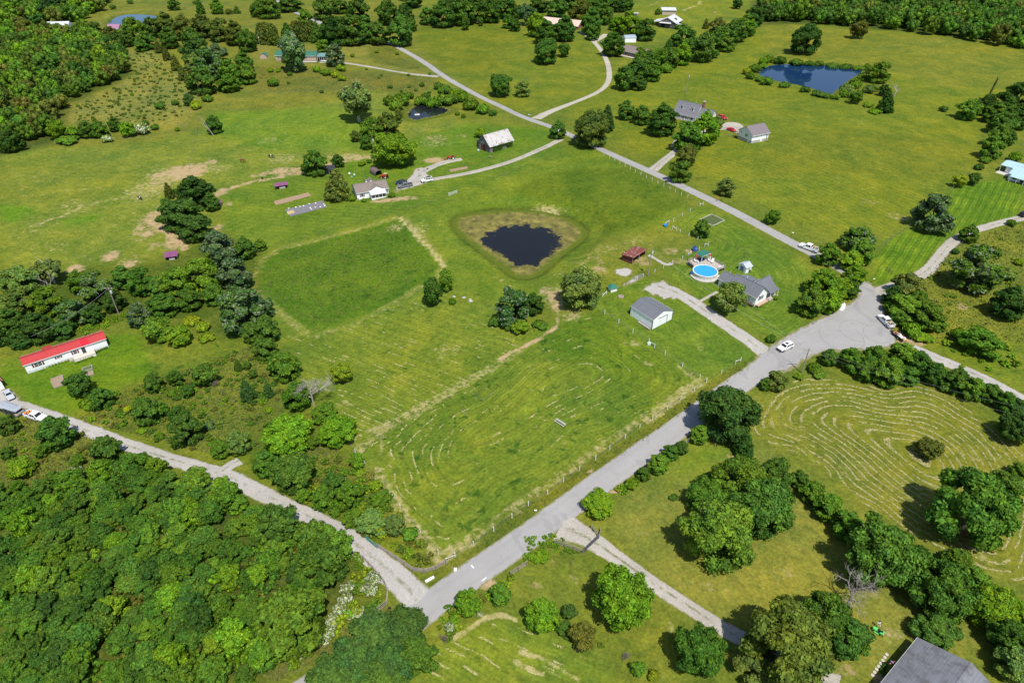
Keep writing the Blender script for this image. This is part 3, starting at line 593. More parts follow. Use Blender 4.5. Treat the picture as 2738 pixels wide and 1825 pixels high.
def apron(name, label, px, mat, lift=.05, step=.9, ragged=.5, cat='road', crop='px'):
    """filled area (turnaround, gravel pad) draped on the ground"""
    poly = np.array([tuple(v) for v in smooth_line([P0(*C(crop, *q)) for q in px] + [P0(*C(crop, *px[0]))], 2)][:-1])
    st = step; xs = np.arange(poly[:, 0].min() - 2, poly[:, 0].max() + 2, st); ys = np.arange(poly[:, 1].min() - 2, poly[:, 1].max() + 2, st)
    Xg, Yg = np.meshgrid(xs, ys); X, Y = Xg.ravel(), Yg.ravel(); sd = poly_sd(X, Y, poly) + ragged * np.sin(X * 2.1 + 2 * np.sin(Y * 1.3)) * np.sin(Y * 1.7)
    nr, nc = Xg.shape; idx = np.arange(nr * nc).reshape(nr, nc); Fq = np.stack([idx[:-1, :-1], idx[:-1, 1:], idx[1:, 1:], idx[1:, :-1]], -1).reshape(-1, 4)
    Fq = Fq[(sd[Fq] > -.9).any(1)]; used = np.unique(Fq); mp = np.full(len(X), -1); mp[used] = np.arange(len(used)); Fq = mp[Fq]
    z = gz(X, Y) + lift * sstep(-.9, .3, sd) - .06 * (1 - sstep(-.9, 0, sd))
    me = np_mesh(name, np.stack([X, Y, z], 1)[used], Fq, mat, True)
    s = 1 - np.clip(sd, -.5, 3) / 3.0
    a = me.attributes.new('lane', 'FLOAT_VECTOR', 'POINT'); a.data.foreach_set('vector', np.stack([s, X, Y], 1)[used].astype(np.float32).ravel())
    o = bpy.data.objects.new(name, me); COL.objects.link(o); tag(o, label, cat, kind='structure'); return o
ASPH = road_material('old pale asphalt', (.285, .275, .268), (.325, .315, .305), False)
GRAV = road_material('white limestone gravel', (.325, .305, .280), (.405, .382, .352), True, .8)
GRAV2 = road_material('two track gravel', (.32, .292, .252), (.40, .368, .322), True, 1.0)
CONC = road_material('tan concrete', (.37, .335, .275), (.42, .385, .32), False)
ribbon('road', 'pale asphalt road running diagonally past the white posts', [(700, 1935), (866, 1818), (968, 1750), (1060, 1684), (1160, 1610), (1280, 1524), (1420, 1428), (1510, 1360), (1660, 1250), (1810, 1146), (1900, 1080), (1990, 1016), (2090, 955)], 6.2, ASPH, .07, .2)
ribbon('road', 'narrow asphalt road climbing away behind the white house', [(2318, 790), (2288, 742), (2240, 712), (2173, 677), (2113, 647), (2038, 606), (1960, 565), (1840, 507), (1720, 450), (1615, 403), (1540, 368), (1480, 341), (1400, 314), (1340, 284), (1280, 257), (1190, 209), (1130, 162), (1070, 129), (1040, 115), (960, 95), (850, 63), (770, 25), (720, -10)], [4.6, 4.2, 4.0, 4.0, 4.2, 4.4, 4.6, 4.8, 5.0, 5.2, 5.2], ASPH, .055, .15)
apron('turnaround', 'wide asphalt turnaround with dark tyre circles', [(2035, 945), (2110, 895), (2180, 860), (2270, 815), (2300, 790), (2303, 765), (2310, 752), (2330, 760), (2350, 785), (2362, 830), (2375, 870), (2400, 905), (2380, 930), (2270, 935), (2190, 940), (2150, 960), (2110, 990), (2050, 1000), (2010, 1020), (1980, 1000)], ASPH, .10)
ribbon('gravel_lane', 'gravel lane curving past the red roofed mobile home', [(1130, 1622), (1094, 1574), (1010, 1499), (920, 1430), (830, 1380), (705, 1322), (630, 1281), (570, 1259), (450, 1225), (360, 1198), (270, 1164), (195, 1137), (110, 1106), (20, 1078), (-60, 1062)], [6.8, 4.6, 4.1, 4.0, 4.0, 4.0, 4.0, 4.2], GRAV, .05, .35, 'lane')
ribbon('gravel_lane', 'short gravel spur crossing the lane by the brush', [(552, 1306), (580, 1272), (605, 1250), (640, 1230)], 3.2, GRAV, .045, .5, 'lane')
ribbon('driveway', 'white gravel drive leading to the grey metal garage', [(2070, 962), (2010, 915), (1950, 875), (1890, 835), (1840, 800), (1800, 778), (1758, 765)], [6.5, 5.0, 4.6, 4.6, 4.6, 5.0, 5.5], GRAV, .05, .4, 'driveway')
apron('gravel_pad', 'worn gravel pad at the head of the drive', [(1190, 1080), (1250, 1030), (1400, 1000), (1460, 1060), (1560, 1140), (1420, 1170), (1300, 1130)], GRAV, .06, .7, .9, 'gravel', '12')
ribbon('driveway', 'two track gravel drive through the lower right yard', [(1500, 1405), (1560, 1430), (1640, 1482), (1740, 1555), (1840, 1618), (1930, 1680), (2010, 1720), (2110, 1775), (2240, 1840)], [9.0, 5.5, 3.7, 3.4, 3.4, 3.5, 3.8, 5.5], GRAV2, .05, .3, 'driveway')
ribbon('driveway', 'tan concrete drive winding up to the brown roofed house', [(1432, 318), (1470, 298), (1540, 272), (1605, 245), (1628, 220), (1630, 185), (1618, 150), (1598, 122), (1575, 100), (1552, 84)], [6, 3.6, 3.4, 3.4, 3.4, 3.6, 3.8], CONC, .05, .1, 'driveway')
ribbon('driveway', 'tan concrete spur beside the white car', [(1586, 112), (1605, 103), (1620, 92)], 4.5, CONC, .06, .1, 'driveway')
ribbon('driveway', 'gravel drive from the road to the ranch house', [(1500, 372), (1470, 388), (1400, 420), (1320, 447), (1240, 466), (1150, 480), (1090, 492), (1065, 500)], [3.6, 3.2, 3.2, 3.4, 4.0], GRAV2, .05, .25, 'driveway')
apron('gravel_pad', 'grey gravel patch where the jeep is parked', [(1270, 200), (1270, 150), (1390, 90), (1430, 0), (1530, -10), (1540, 60), (1590, 110), (1420, 170)], GRAV, .06, .8, .6, 'gravel', '11')
ribbon('driveway', 'grey gravel track beside the red tractor', [('01', 1500, 1530), ('01', 1600, 1480), ('01', 1720, 1440), ('01', 1850, 1418)], [5.5, 4.5, 4.5, 3.2], GRAV2, .045, .4, 'driveway')
ribbon('driveway', 'pale gravel drive to the green roofed house', [(1172, 205), (1100, 199), (1020, 184), (950, 172), (900, 166), (855, 166)], [5, 3.0, 3.0, 3.2, 4.5], GRAV2, .05, .2, 'driveway')
ribbon('driveway', 'tan two track drive to the dormered house', [(1744, 456), (1772, 432), (1800, 410), (1830, 385), (1880, 350), (1960, 340), (2000, 345)], [5, 4.2, 4.0, 3.6, 3.5, 5, 5], GRAV2, .05, .2, 'driveway')
apron('concrete_pad', 'weathered concrete pad between the white garage and dormered house', [(1930, 335), (1945, 325), (1985, 330), (1990, 350), (1965, 352), (1940, 350)], CONC, .08, .7, .1, 'pad')
ribbon('driveway', 'two track gravel drive curving away right of the turnaround', [(2335, 790), (2375, 772), (2430, 750), (2475, 728), (2510, 690), (2540, 650), (2590, 620), (2660, 600), (2738, 580), (2830, 560)], [6.0, 4.2, 4.0, 3.8, 3.8, 3.8, 3.8], GRAV2, .05, .3, 'driveway')
ribbon('gravel_lane', 'gravel lane behind the hedge at the right edge', [(2440, 930), (2500, 955), (2570, 985), (2640, 1015), (2738, 1068), (2850, 1130)], 4.0, GRAV, .05, .3, 'lane')
apron('gravel_pad', 'white limestone patch near the run-in shed', [(940, 915), (1000, 885), (1110, 895), (1100, 940), (1060, 965), (970, 955)], GRAV, .05, .6, .5, 'gravel', '12')
apron('gravel_pad', 'thin limestone strip along the wire gate', [(1030, 1035), (1100, 985), (1140, 955), (1200, 965), (1150, 1000), (1060, 1040)], GRAV, .05, .5, .3, 'gravel', '12')
ribbon('footpath', 'broken limestone path beside the run-in shed', [('12', 1250, 775), ('12', 1310, 805), ('12', 1370, 845), ('12', 1420, 860), ('12', 1460, 840)], 1.3, GRAV, .05, .3, 'path', .5)
ribbon('footpath', 'paved front walk of the white house', [('12', 1680, 1200), ('12', 1760, 1155), ('12', 1860, 1100)], 1.0, CONC, .06, .02, 'path', .5)
apron('gravel_pad', 'gravel forecourt where the silver car is parked', [(-40, 1050), (10, 1038), (42, 1050), (55, 1085), (80, 1105), (40, 1110), (-40, 1090)], GRAV, .06, .7, .4, 'gravel')
ribbon('footpath', 'concrete walk by the dormered house drive', [('02', 1455, 1312), ('02', 1470, 1285), ('02', 1490, 1250)], 1.4, CONC, .06, 0, 'path', .6)

MARK = M('tyre rubber mark', (.225, .218, .21), .9, .2, 1)
for k, (cx_, cy_, rr_) in enumerate(((2290, 885, 4.2), (2345, 893, 3.4), (2250, 900, 5.5))):
    c0 = P0(cx_, cy_); V = []; nq = 56
    for i in range(nq):
        a = (.3 + k) + i / nq * 4.6
        for r_ in (rr_, rr_ + .13): x, y = c0.x + r_ * math.cos(a), c0.y + r_ * 1.15 * math.sin(a); V.append((x, y, gzf(x, y) + .114))
    o = MB().add(V, [(2 * i, 2 * i + 1, 2 * i + 3, 2 * i + 2) for i in range(nq - 1)]).build('tyre_mark', MARK); tag(o, '%s dark tyre circle on the turnaround' % ('largest', 'rightmost', 'leftmost')[k], 'marking', kind='structure')
# ------------------------------------------------------------------ vegetation prototypes (unit radius 1, height HT)
LEAF = leaf_material('broad leaves'); LEAF_SILVER = leaf_material('silver leaves', (.19, .24, .15), .38); LEAF_FLOWER = leaf_material('blossoming leaves', (.58, .60, .46), .62)
BARK = M('bark', (.13, .10, .075), .9, .35, 3, spec=.1); DEAD = M('bleached dead wood', (.36, .32, .29), .9, .3, 3, spec=.1); WHITEBARK = M('pale sycamore bark', (.42, .40, .36), .8, .35, 3, spec=.1)
ICO = None
def ico(sub):
    bm = bmesh.new(); bmesh.ops.create_icosphere(bm, subdivisions=sub, radius=1); bm.verts.ensure_lookup_table()
    v = np.array([x.co[:] for x in bm.verts]); f = np.array([[q.index for q in t.verts] for t in bm.faces]); bm.free(); return v, f
ICO2 = ico(2); ICO1 = ico(1)
def crown(seed, kind, nleaf, leaf, HT, core=True, sub=1, fineness=8):
    """lumpy crown: lobes on an envelope, leaf faces over each lobe, a coarse inner mass"""
    rs = np.random.RandomState(seed); lobes = []
    if kind == 'round':
        n = 34 if fineness < 10 else 80; lo, hi = (.20, .34) if fineness < 10 else (.12, .24)
        for i in range(n):
            z = -1 + 2 * (i + .5) / n; a = i * 2.39996 + rs.rand() * .7; r = math.sqrt(max(0, 1 - z * z)); k = rs.uniform(.45, .90)
            lobes.append((r * k * math.cos(a), r * k * math.sin(a), HT * (.50 + .40 * z * k / .8), rs.uniform(lo, hi)))
        lobes.append((0, 0, HT * .55, .55)); lobes.append((0, 0, HT * .35, .55))
    elif kind == 'spread':      # several distinct boughs
        nb = 13
        for i in range(nb):
            a = i * 2.39996 + rs.rand(); k = math.sqrt((i + .25) / nb) * .78; zc = HT * (.26 + .50 * (1 - (k / .82) ** 2) + rs.uniform(-.10, .12))
            cx, cy = k * math.cos(a), k * math.sin(a); rr = rs.uniform(.18, .40)
            for j in range(fineness):
                d = rs.normal(size=3); d[2] = d[2] * .8 + .15; d /= np.linalg.norm(d); lobes.append((cx + d[0] * rr * .78, cy + d[1] * rr * .78, zc + d[2] * rr * .75 * HT / 2.2, rs.uniform(.10, .19)))
            lobes.append((cx, cy, zc, rr * .72))
        for j in range(8):
            a = j * .785 + rs.rand() * .5; lobes.append((.55 * math.cos(a), .55 * math.sin(a), HT * rs.uniform(.12, .22), rs.uniform(.2, .3)))
    elif kind == 'tall':
        for i in range(34):
            t = (i + .5) / 34; env = math.sin(math.pi * (t * .86 + .1)) ** .7; a = i * 2.39996 + rs.rand(); k = env * rs.uniform(.35, .72)
            lobes.append((k * math.cos(a), k * math.sin(a), HT * (.12 + .82 * t), rs.uniform(.22, .36) * (.55 + .5 * env)))
        for t in (.35, .55, .75): lobes.append((0, 0, HT * t, .5))
    elif kind == 'cone':
        for i in range(40):
            t = (i + .5) / 40; env = (1 - t) ** .75 + .06; a = i * 2.39996 + rs.rand() * .6; k = env * rs.uniform(.5, .8)
            lobes.append((k * math.cos(a), k * math.sin(a), HT * (.05 + .88 * t), .13 + .2 * env * rs.uniform(.7, 1.1)))
        for t in (.15, .3, .45, .6, .75): lobes.append((0, 0, HT * t, .6 * (1 - t) + .08))
    elif kind == 'shrub':
        for i in range(16):
            a = i * 2.39996 + rs.rand(); k = math.sqrt((i + .4) / 16) * .72; lobes.append((k * math.cos(a), k * math.sin(a), HT * (.28 + .38 * (1 - k) * rs.uniform(.6, 1.25)), rs.uniform(.22, .38)))
    elif kind == 'sparse':
        for i in range(26):
            z = -1 + 2 * (i + .5) / 26; a = i * 2.39996 + rs.rand(); r = math.sqrt(max(0, 1 - z * z)); k = rs.uniform(.45, .88)
            lobes.append((r * k * math.cos(a), r * k * math.sin(a), HT * (.55 + .40 * z * k), rs.uniform(.12, .26)))
    L = np.array(lobes); zs = .75 if kind in ('round', 'spread', 'shrub') else 1.0
    w_ = L[:, 3] ** 2; cnt = np.maximum(6, (nleaf * w_ / w_.sum())).astype(int)
    ci = np.repeat(np.arange(len(L)), cnt); N = len(ci)
    d = rs.normal(size=(N, 3)); d[:, 2] = d[:, 2] * .9 + .25; d /= np.linalg.norm(d, axis=1)[:, None]
    rr = L[ci, 3] * (.80 + .32 * rs.rand(N)); pos = L[ci, :3] + d * rr[:, None] * np.array([1, 1, zs])
    # drop leaves buried in other lobes
    keep = np.ones(N, bool)
    for k in range(len(L)):
        q = (pos - L[k, :3]) / np.array([1, 1, zs]); keep &= ~((np.einsum('ij,ij->i', q, q) < (L[k, 3] * .74) ** 2) & (ci != k))
    pos, d, ci = pos[keep], d[keep], ci[keep]; N = len(pos)
    cc = np.array([0, 0, HT * .5]); og = pos - cc; og /= np.linalg.norm(og, axis=1)[:, None] + 1e-6
    nr = d * .7 + og * .45 + rs.normal(size=(N, 3)) * .6 + np.array([0, 0, .25]); nr /= np.linalg.norm(nr, axis=1)[:, None]
    t = np.cross(nr, rs.normal(size=(N, 3))); t /= np.linalg.norm(t, axis=1)[:, None]; b = np.cross(nr, t)
    s = leaf * (.35 + 1.25 * rs.rand(N) ** 1.3)[:, None]; a_ = t * s; b_ = b * s * .62
    V = np.stack([pos - a_, pos + b_ + nr * s * .12, pos + a_, pos - b_ + nr * s * .12], 1).reshape(-1, 3); F4 = np.arange(4 * N).reshape(N, 4)
    F3 = np.concatenate([F4[:, [0, 1, 2]], F4[:, [0, 2, 3]]])
    if core:
        iv, jf = ICO2 if sub == 2 else ICO1; parts = [V]; fs = [F3]; n0 = len(V)
        for k in range(len(L)):
            jit = 1 + .16 * np.sin(iv[:, 0] * 5 + k) * np.cos(iv[:, 1] * 6 + 2 * k) + .1 * rs.rand(len(iv))
            parts.append(L[k, :3] + iv * (L[k, 3] * .76) * jit[:, None] * np.array([1, 1, zs])); fs.append(jf + n0); n0 += len(iv)
        V = np.concatenate(parts); F3 = np.concatenate(fs)
    return V, F3
def trunk_mesh(seed, HT, r, mat, limbs=5, bare=0, top=.62, spread=.55):
    rnd = random.Random(seed); mb = MB()
    p = Vector((0, 0, -.12)); segs = 4; prev = p; rad = r * 1.25
    for i in range(1, segs + 1):
        q = Vector((rnd.uniform(-.04, .04) * i, rnd.uniform(-.04, .04) * i, HT * top * i / segs)); r1 = r * (1 - .2 * i)
        mb.tube(prev, q, rad, r1, 7, False); prev = q; rad = r1
        if i > 1:
            for k in range(limbs // 2 + 1):
                a = rnd.uniform(0, 6.28); e = q + Vector((math.cos(a) * spread * rnd.uniform(.6, 1.1), math.sin(a) * spread * rnd.uniform(.6, 1.1), HT * rnd.uniform(.12, .24)))
                mid = q.lerp(e, .5) + Vector((0, 0, .05)); mb.tube(q, mid, r1 * .6, r1 * .4, 5, False); mb.tube(mid, e, r1 * .4, r1 * .12, 5, False)
                if bare:
                    for _ in range(bare):
                        f = mid.lerp(e, rnd.uniform(.1, 1)); a2 = a + rnd.uniform(-1.2, 1.2); ln = rnd.uniform(.15, .4)
                        mb.tube(f, f + Vector((math.cos(a2) * ln, math.sin(a2) * ln, rnd.uniform(.05, .35) * ln * 2)), r1 * .16, r1 * .05, 4, False)
    me = bpy.data.meshes.new('trunk'); me.from_pydata(mb.v, [], mb.f); me.update(); me.materials.append(mat); return me
PROTO = {}
def proto(key, kind, seed, nleaf, leaf, HT, mat=LEAF, trunk_r=.07, tm=BARK, core=True, sub=1, fine=8, **kw):
    V, F3 = crown(seed, kind, nleaf, leaf, HT, core, sub, fine)
    me = np_mesh('crown', V, F3, mat); tr = trunk_mesh(seed, HT, trunk_r, tm, **kw)
    zlo = np.percentile(V[:, 2], 1); zhi = np.percentile(V[:, 2], 99); rad = np.percentile(np.hypot(V[:, 0], V[:, 1]), 97)
    PROTO.setdefault(key, []).append((me, tr, HT, (zlo + zhi) / 2 / HT, rad, (zhi - zlo) / HT))
for s in range(4): proto('r', 'round', 10 + s, 6500, .075, 2.1)
for s in range(3): proto('R', 'round', 20 + s, 17000, .042, 1.9, fine=16)          # large near crowns
for s in range(3): proto('s', 'spread', 30 + s, 9000, .062, 2.2)
for s in range(2): proto('S', 'spread', 40 + s, 19000, .040, 2.0, fine=14)
for s in range(3): proto('t', 'tall', 50 + s, 7000, .085, 3.0)
for s in range(3): proto('c', 'cone', 60 + s, 6500, .075, 2.9)
for s in range(4): proto('b', 'shrub', 70 + s, 2600, .10, 1.15, trunk_r=.05)
for s in range(2): proto('v', 'spread', 80 + s, 9500, .060, 2.2, LEAF_SILVER)
for s in range(2): proto('V', 'tall', 84 + s, 8000, .08, 2.7, LEAF_SILVER)
for s in range(2): proto('f', 'shrub', 90 + s, 2400, .09, 1.15, LEAF_FLOWER, trunk_r=.05)
for s in range(2): proto('p', 'sparse', 94 + s, 4200, .07, 2.3, LEAF, .07, WHITEBARK, True, 1, 8, limbs=8, top=.8, spread=.7)
COLS = {k: (v[0] * 1.5, v[1] * 1.58, v[2] * 1.05) for k, v in {'d': (.030, .066, .016), 'm': (.045, .092, .018), 'g': (.062, .118, .017), 'b': (.084, .150, .014), 'y': (.125, .170, .016), 'o': (.062, .080, .020), 'n': (.080, .090, .024), 'k': (.024, .050, .016),
        's': (.050, .092, .040), 'l': (.085, .125, .040), 'q': (.038, .082, .026), 'w': (.080, .115, .030)}.items()}
TR = random.Random(5); NTREE = [0]
def plant(base, r, h, kind, col, label, cat='tree', group=None, name=None):
    pr = TR.choice(PROTO[kind]); me, tr, HT, zc, rad, zh = pr; sx = r / rad; sz = h / HT
    c = COLS[col]; j = TR.uniform(.82, 1.2); c = (c[0] * j * TR.uniform(.88, 1.14), c[1] * j, c[2] * j * TR.uniform(.85, 1.15), 1)
    nm = name or {'b': 'shrub', 'f': 'flowering_shrub', 'c': 'cedar_tree'}.get(kind, 'broadleaf_tree')
    rz = TR.uniform(0, 6.28); NTREE[0] += 1
    if kind in 'bf':
        o = bpy.data.objects.new(nm, me); COL.objects.link(o); o.location = base; o.scale = (sx, sx, sz); o.rotation_euler = (0, 0, rz); o.color = c
        return tag(o, label, cat if cat != 'tree' else 'shrub', group)
    root = thing(nm, label, cat, base, rz, group); root.scale = (sx, sx, sz)
    a = bpy.data.objects.new('crown', me); a.color = c; b = bpy.data.objects.new('trunk', tr)
    for o in (a, b): COL.objects.link(o); o.parent = root
    return root
def T(c, x, y, wd, ht, kind, col, label, group=None, cat='tree'):
    """tree whose crown outline in the survey is centred on x,y with extent wd x ht"""
    s = 1.0 if c == 'px' else 3.336; px, py = C(c, x, y); wpx, hpx = wd / s, ht / s; h = 6.0
    pr = PROTO[kind][0]; zc, zh = pr[3], pr[5]
    for _ in range(4):
        p = P(px, py, h * zc); S = scale_at(p + Vector((0, 0, h * zc))); dp = dep_at(p); r = wpx / 2 / S
        vis = (hpx / 2 / S) ** 2 - (r * math.sin(dp)) ** 2
        hh = math.sqrt(max(vis, 0)) / math.cos(dp) * 2 / zh
        lo, hi = (.7, 1.5) if kind in 'bf' else (1.3, 3.4) if kind in 'tcV' else (1.25, 2.15); h = min(max(hh, r * lo), r * hi)
    return plant(p, r, h, kind, col, label, cat, group)
HUE = {'d': 'dark green', 'm': 'deep green', 'g': 'mid green', 'b': 'bright green', 'y': 'yellow green', 'o': 'brownish green', 'n': 'olive', 'k': 'blackish green', 's': 'silver green', 'l': 'pale green', 'q': 'blue green', 'w': 'white flecked'}
ORD = ['first', 'second', 'third', 'fourth', 'fifth', 'sixth', 'seventh', 'eighth', 'ninth', 'tenth', 'eleventh', 'twelfth', 'thirteenth', 'fourteenth', 'fifteenth', 'sixteenth', 'seventeenth', 'eighteenth', 'nineteenth', 'twentieth']
def ordinal(i):
    if i < 20: return ORD[i]
    t = ('twenty', 'thirty', 'forty')[(i + 1) // 10 - 2]; u = (i + 1) % 10
    return {'twenty': 'twentieth', 'thirty': 'thirtieth', 'forty': 'fortieth'}[t] if u == 0 else t + ' ' + ORD[u - 1]
def TS(c, label, group, rows, cat='tree'):
    rest = sorted([q for q in rows if len(q) < 7], key=lambda q: q[0]); seen = {}
    for q in rest: seen.setdefault(q[5], []).append(q)
    for q in rows:
        x, y, wd, ht, kind, col = q[:6]
        if len(q) > 6: T(c, x, y, wd, ht, kind, col, q[6], None, cat); continue
        sames = seen[col]; w0, rest_ = label.split(' ', 1) if label.split(' ', 1)[0] in ('dark', 'deep', 'green', 'small', 'leafy', 'large', 'bushy', 'rounded', 'broadleaf', 'scrubby', 'reedy', 'low', 'white') else ('', label)
        words = '%s %s, %s from left' % (HUE[col], rest_, ordinal(sames.index(q))) if len(sames) > 1 else 'the one %s %s' % (HUE[col], rest_)
        T(c, x, y, wd, ht, kind, col, words, group, cat)
def scatter(c, pts, spacing, rad, hr, kinds, cols, label, group, seed, cat='tree', jitter=.6, maxn=400, avoid=(), stuff=None, name=None):
    rnd = random.Random(seed); poly = np.array(gpts(c, pts)); out = []
    x0, y0 = poly.min(0); x1, y1 = poly.max(0); row = 0; y = y0
    cand = []
    while y < y1:
        x = x0 + (row % 2) * spacing / 2
        while x < x1: cand.append((x + rnd.uniform(-1, 1) * spacing * jitter, y + rnd.uniform(-1, 1) * spacing * jitter)); x += spacing
        y += spacing * .87; row += 1
    ca = np.array(cand); ok = poly_sd(ca[:, 0], ca[:, 1], poly) > 0; ca = ca[ok]; zz = gz(ca[:, 0], ca[:, 1])
    order = list(range(len(ca))); 
    for i in order[:maxn]:
        x, y = ca[i]; r = rnd.uniform(*rad)
        if any((x - ax) ** 2 + (y - ay) ** 2 < (ar + r * .7) ** 2 for ax, ay, ar in avoid): continue
        h = r * rnd.uniform(*hr); col = rnd.choice(cols); out.append((x, y, zz[i], r, h, col))
        if not stuff: plant(Vector((x, y, zz[i])), r, h, rnd.choice(kinds), col, label, cat, group, name)
    if stuff: mass(stuff, label, out, 'b' if kinds == 'b' else 'r', seed, cat)
    return out
LEAF_MASS = leaf_material('massed leaves', attr='leafcol'); LOWP = {}
def mass(name, label, items, kind, seed, cat):
    """many crowns that read as one mass, joined into one object"""
    rs = np.random.RandomState(seed)
    if kind not in LOWP: LOWP[kind] = [low_crown(kind, 300 + k) for k in range(4)]
    Vs, Fs, Cs = [], [], []; n0 = 0
    for x, y, z, r, h, col in items:
        V, F3, HT = LOWP[kind][rs.randint(4)]; a = rs.rand() * 6.28; ca, sa = math.cos(a), math.sin(a)
        W = np.stack([(V[:, 0] * ca - V[:, 1] * sa) * r + x, (V[:, 0] * sa + V[:, 1] * ca) * r + y, V[:, 2] * h / HT + z], 1)
        c = np.array(COLS[col]) * rs.uniform(.8, 1.2) * rs.uniform(.9, 1.1, 3)
        Vs.append(W); Fs.append(F3 + n0); n0 += len(V); Cs.append(np.tile(np.append(c, 1), (len(V), 1)))
    me = np_mesh(name, np.concatenate(Vs), np.concatenate(Fs), LEAF_MASS)
    at = me.attributes.new('leafcol', 'FLOAT_COLOR', 'POINT'); at.data.foreach_set('color', np.concatenate(Cs).astype(np.float32).ravel())
    o = bpy.data.objects.new(name, me); COL.objects.link(o); tag(o, label, cat, kind='stuff')
def low_crown(kind, seed):
    rs = np.random.RandomState(seed); HT = 1.9 if kind == 'r' else 1.1; nl = 15 if kind == 'r' else 6; L = []
    for i in range(nl):
        z = -1 + 2 * (i + .5) / nl if kind == 'r' else -.5 + 1.2 * i / nl; a = i * 2.39996 + rs.rand(); q = math.sqrt(max(0, 1 - z * z)); k = rs.uniform(.5, .78)
        L.append((q * k * math.cos(a), q * k * math.sin(a), HT * (.52 + .38 * z * k / .8), rs.uniform(.28, .42)))
    L = np.array(L); n = 420 if kind == 'r' else 190; ci = rs.randint(nl, size=n); d = rs.normal(size=(n, 3)); d[:, 2] = d[:, 2] * .8 + .35; d /= np.linalg.norm(d, axis=1)[:, None]
    pos = L[ci, :3] + d * (L[ci, 3] * (.85 + .3 * rs.rand(n)))[:, None]; nr = d + rs.normal(size=(n, 3)) * .6; t = np.cross(nr, rs.normal(size=(n, 3))); t /= np.linalg.norm(t, axis=1)[:, None]; b = np.cross(nr, t); b /= np.linalg.norm(b, axis=1)[:, None]
    s = (.10 if kind == 'r' else .13) * (.6 + .8 * rs.rand(n))[:, None]; V = np.stack([pos - t * s, pos + b * s * .8, pos + t * s, pos - b * s * .8], 1).reshape(-1, 3); F4 = np.arange(4 * n).reshape(n, 4)
    F3 = [F4[:, [0, 1, 2]], F4[:, [0, 2, 3]]]; P_ = [V]; n0 = len(V); iv, jf = ICO1
    for k in range(nl):
        P_.append(L[k, :3] + iv * L[k, 3] * .85 * (1 + .15 * rs.rand(len(iv)))[:, None]); F3.append(jf + n0); n0 += len(iv)
    return np.concatenate(P_), np.concatenate(F3), HT
# ------------------------------------------------------------------ planting plan
# lower left wood
FOREST = [(0, 1335), (130, 1330), (260, 1290), (330, 1268), (420, 1262), (520, 1300), (600, 1345), (700, 1372), (790, 1420), (880, 1465), (925, 1500), (905, 1560), (830, 1640), (800, 1700), (740, 1770), (690, 1850), (0, 1850)]
scatter('px', FOREST, 3.6, (1.5, 2.9), (1.3, 2.7), 'rsssst', 'mmmggggbdm', 'young broadleaf tree in the dense wood at the lower left', 'trees of the lower left wood', 11, name='woodland_tree')
scatter('px', FOREST, 2.9, (1.1, 1.8), (.8, 1.2), 'b', 'gbmn', 'understorey brush filling the lower left wood', '', 31, 'shrub', .9, 900, stuff='undergrowth')
T('px', 740, 1395, 110, 120, 'r', 'm', 'dark round tree beside the lane at the wood edge'); T('px', 830, 1430, 90, 100, 'r', 'm', 'round tree leaning to the lane above the split rail fence'); T('px', 885, 1455, 110, 100, 's', 'g', 'tree overhanging the gravel lane at the wood corner')
T('px', 770, 1650, 190, 190, 's', 'g', 'broad tree at the wood edge left of the white blossom'); T('px', 860, 1500, 120, 150, 'r', 'm', 'dark tree just left of the white blossom')
TS('31', 'white elder bush beside the lower left wood', 'white elder bushes', [(1060, 640, 150, 160, 'f', 'w'), (1040, 740, 130, 110, 'f', 'w'), (830, 720, 140, 140, 'f', 'w'), (800, 810, 150, 130, 'f', 'w'), (760, 900, 130, 110, 'f', 'w'), (700, 1010, 140, 110, 'f', 'w'), (660, 1110, 140, 130, 'f', 'w'), (620, 1190, 120, 100, 'f', 'w'), (850, 960, 110, 90, 'f', 'w'), (960, 720, 90, 80, 'f', 'w'), (920, 930, 130, 100, 'f', 'w'), (400, 1320, 90, 70, 'f', 'w'), (510, 850, 90, 70, 'f', 'w'), (1740, 1070, 100, 120, 'f', 'w', 'white blossoming bush below the round hedge bush'), (2010, 950, 60, 60, 'f', 'w', 'small white blossoming bush by the brown twigs')], 'shrub')
TS('px', 'pale blossoming bush deep in the lower left wood', 'pale bushes in the wood', [(330, 1490, 70, 50, 'f', 'w'), (440, 1600, 60, 60, 'f', 'w'), (400, 1665, 60, 40, 'f', 'w'), (200, 1265, 50, 40, 'f', 'w')], 'shrub')
scatter('31', [(900, 420), (1040, 560), (1170, 740), (1150, 860), (960, 950), (640, 1260), (300, 1500), (100, 1560), (260, 1400), (560, 1240), (780, 950), (900, 760)], 1.9, (.7, 1.3), (.7, 1.1), 'b', 'bbyg', 'low bright green shrub along the lower left wood edge', 'low shrubs at the wood edge', 12, 'shrub', stuff='undergrowth')
